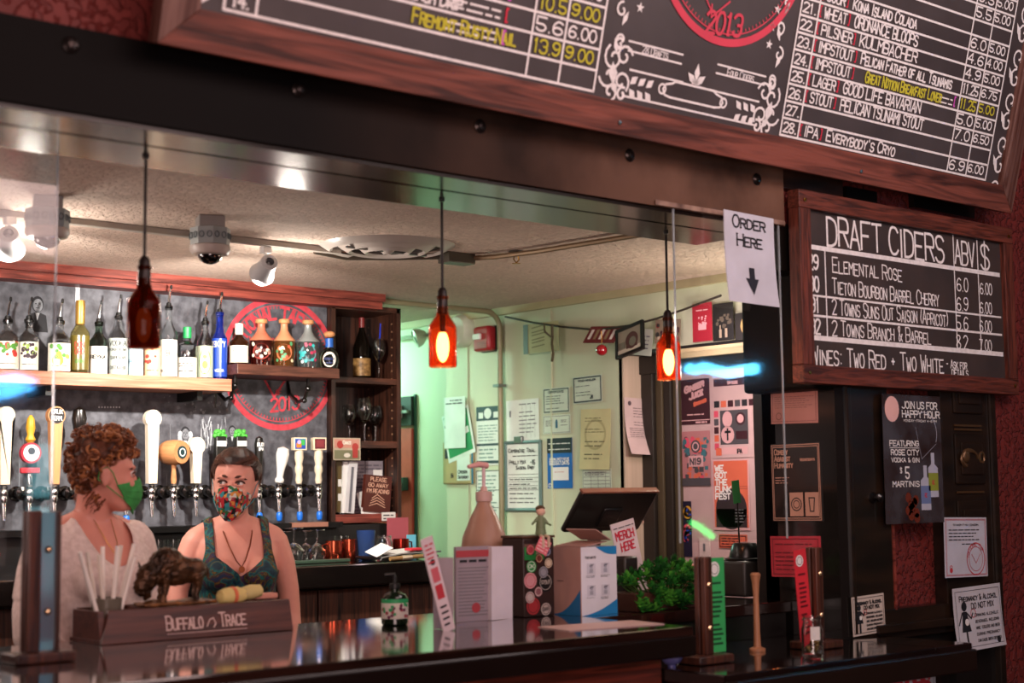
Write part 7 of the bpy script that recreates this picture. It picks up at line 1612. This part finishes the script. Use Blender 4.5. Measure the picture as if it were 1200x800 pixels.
def cut2(c):
    ax_ = abs(c.x)
    if c.z < .90: return True
    if c.z > 1.25 and ax_ > .128+.022*max(0, (1.33-c.z)/.08): return True          # armholes
    if c.y < .03: return c.z > 1.235+.75*ax_ and ax_ < .092 if c.z < 1.31 else ax_ < .093
    return (c.x/.092)**2+((c.z-1.44)/.13)**2 < 1
top2 = remesh(g_, .0065, 'sleeveless_top', mat('#0b1f33', .7, kind='paisley', scale=13, var=0), root2, smooth_it=6, cut=cut2, solid=.003, disp=lambda c: .0015*math.sin(c.z*70+c.x*14))
g_ = MB(); torso(g_, [(.78, .165, -.11, .13, 0), (.88, .184, -.115, .137, 0), (.94, .182, -.115, .13, 0)])
for s in (-1, 1): q = MB().tube([(s*.085, .0, .86), (s*.09, -.01, .48), (s*.09, .01, .08)], [.105, .078, .060], 16); g_.add(q.v, q.f)
remesh(g_, .012, 'trousers', mat('#191c24', .8), root2, smooth_it=3)
nk = [(.062, -.01, 1.425), (.054, -.066, 1.392), (.040, -.096, 1.345), (.016, -.124, 1.292), (.0, -.134, 1.27), (-.018, -.124, 1.292), (-.042, -.096, 1.345), (-.056, -.064, 1.392), (-.062, -.01, 1.425)]
nck = MB().tube(nk, .0026, 6).build('necklace', mat('#8a4a30', .3, .8), root2); MB().cyl((0, -.142, 1.262), (0, -.136, 1.262), .012, n=16).build('pendant', mat('#a8603c', .3, .8), nck)
HM2 = mat('#472618', .5, kind='wood', scale=22, hex2='#1f0f0a', stretch=(1, 1, 1), bump=.35)
hair2 = hair_cap(root2, H2, .013, HM2, .066, .0, -.08, lift=lambda th, t: .0016*math.sin(th*30))
k = MB(); random.seed(12)
for i in range(150):   # strands combed back from the hairline
    th = random.uniform(-2.2, 2.2); z0 = hairline(th, .062, .0, -.08)+.002; pts = []
    for q in range(7):
        t = q/6; tt = th+(math.copysign(PI, th)-th)*t*.75; zz = z0+(random.uniform(.0, .01) if q else 0)+(.112-z0)*math.sin(t*PI*.5)*.9*(1-.25*t)
        pts.append(H2 @ (hpt(tt, min(zz, .114), .0145+.004*math.sin(t*PI))+Vector((0, 0, .006*t))))
    k.tube(pts, [.0008, .0016, .002, .002, .002, .0016, .0008], 5)
tag(k.build('combed_strands', mat('#4a2618', .45, var=.4, scale=40), root2), kind='stuff')
bun = MB(); bun.sph((0, .108, .035), (.034, .026, .034), 16, 10)
bun.v = [tuple(H2 @ Vector(v)) for v in bun.v]; bun.build('bun', HM2, root2)
tl = MB().tube([H2 @ Vector(p) for p in ((.02, .11, .0), (.035, .115, -.05), (.04, .10, -.11), (.045, .085, -.16))], [.022, .024, .020, .006], 12).build('ponytail', HM2, root2)
# ================================================================ clear screens over the bar, neon tubes on the far walls that they mirror
pm = bpy.data.materials.new('clear_acrylic'); pm.use_nodes = True; nt = pm.node_tree; N = nt.nodes; N.remove(N['Principled BSDF'])
lw_n = N.new('ShaderNodeLayerWeight'); pw_n = N.new('ShaderNodeMath'); pw_n.operation = 'POWER'; pw_n.inputs[1].default_value = 5; nt.links.new(lw_n.outputs['Facing'], pw_n.inputs[0]); fr_n = N.new('ShaderNodeMath'); fr_n.operation = 'MULTIPLY_ADD'; fr_n.inputs[1].default_value = .9; fr_n.inputs[2].default_value = .045; nt.links.new(pw_n.outputs[0], fr_n.inputs[0]); tr_n = N.new('ShaderNodeBsdfTransparent'); tr_n.inputs[0].default_value = (.97, .98, .98, 1)
gl_n = N.new('ShaderNodeBsdfGlossy'); gl_n.inputs['Roughness'].default_value = .035; mx_n = N.new('ShaderNodeMixShader')
nz_n = N.new('ShaderNodeTexNoise'); nz_n.inputs['Scale'].default_value = 5; bp_n = N.new('ShaderNodeBump'); bp_n.inputs['Strength'].default_value = .05; nt.links.new(nz_n.outputs['Fac'], bp_n.inputs['Height']); nt.links.new(bp_n.outputs[0], gl_n.inputs['Normal'])
for a, b in ((fr_n.outputs[0], mx_n.inputs[0]), (tr_n.outputs[0], mx_n.inputs[1]), (gl_n.outputs[0], mx_n.inputs[2]), (mx_n.outputs[0], N['Material Output'].inputs[0])): nt.links.new(a, b)
edge = mat('#c9d4dc', .15, trans=.4, coat=1.)
def pane(name, label, x0, x1, Y, z0, z1):
    t = empty(name, label, 'screen', ((x0+x1)/2, Y, z0), group='clear screens hanging over the bar')
    MB().box((0, 0, (z1-z0)/2), (x1-x0, .004, z1-z0)).build('sheet', pm, t, smooth=False)
    for s in (-1, 1): MB().box((s*(x1-x0)/2, 0, (z1-z0)/2), (.003, .006, z1-z0)).build('polished_edge', edge, t, smooth=False)
xa = at(24, 500, 1, 3.62).x; xb = at(62, 500, 1, 3.62).x
pane('acrylic_screen', 'clear hanging screen at the left frame edge mirroring blue neon', .7, xb, 3.62, 1.30, 2.33)
pane('acrylic_screen', 'clear hanging screen before the poster door mirroring pink blue neon', 3.42, 3.93, 3.222, 1.30, 2.34)
def mirror(px_, py_, Y):
    d = ray(px_, py_); p = CAM+d*(Y/d.y); r_ = Vector((d.x, -d.y, d.z))
    t1 = (6.56-p.x)/r_.x; t2 = (-1.96-p.y)/r_.y; return p+r_*min(t1, t2)
NEONS = [('neon_tube', 'blue white scribbled neon tube on the far room wall', 3.62, [(-14, 447), (0, 444), (20, 441), (42, 446), (20, 450), (2, 449), (-10, 455), (10, 455), (38, 456), (15, 461), (-12, 466)], '#58b8ff', 26, .022),
         ('neon_tube', 'red angular neon tube low on the far room wall', 3.62, [(-12, 655), (6, 652), (14, 650), (10, 672), (2, 692), (-8, 694)], '#ff2a48', 16, .022),
         ('neon_tube', 'wavy blue neon tube high on the side room wall', 3.222, [(806, 431), (814, 434), (824, 430), (838, 434), (855, 437), (872, 433), (886, 432)], '#5ac8ff', 40, .03),
         ('neon_tube', 'short green neon tube low on the side room wall', 3.222, [(811, 612), (818, 616), (826, 622), (835, 629)], '#3aff7a', 16, .018)]
for nm, lb_, Y, pts, hx_, es_, r_ in NEONS:
    P_ = [mirror(x, y, Y) for x, y in pts]; c = sum(P_, Vector())/len(P_)
    o = MB().tube([p-c for p in P_], r_, 8).build(nm, mat(hx_, .3, emit=hx_, es=es_), loc=c); tag(o, lb_, 'neon tube')

# street window on the far wall of the room, its daylight mirrored in the left screen
wa, wb = mirror(26, 600, 3.62), mirror(66, 600, 3.62); zt_, zb_ = mirror(45, 515, 3.62).z, mirror(45, 700, 3.62).z
wn = struct(empty('window_1', None, None, ((wa.x+wb.x)/2, -1.97, 0)))
pbox('pane', wn, wa.x, wb.x, -1.985, -1.98, zb_, zt_, mat('#8fd0d8', .3, emit='#7ac4d0', es=5.0))
for z in (zb_, zt_, (zb_+zt_)/2+.1): pbox('window_frame', wn, min(wa.x, wb.x)-.05, max(wa.x, wb.x)+.05, -1.99, -1.95, z-.03, z+.03, BLACKP)
for x in (wa.x, wb.x): pbox('window_frame', wn, x-.03, x+.03, -1.99, -1.95, zb_, zt_, BLACKP)
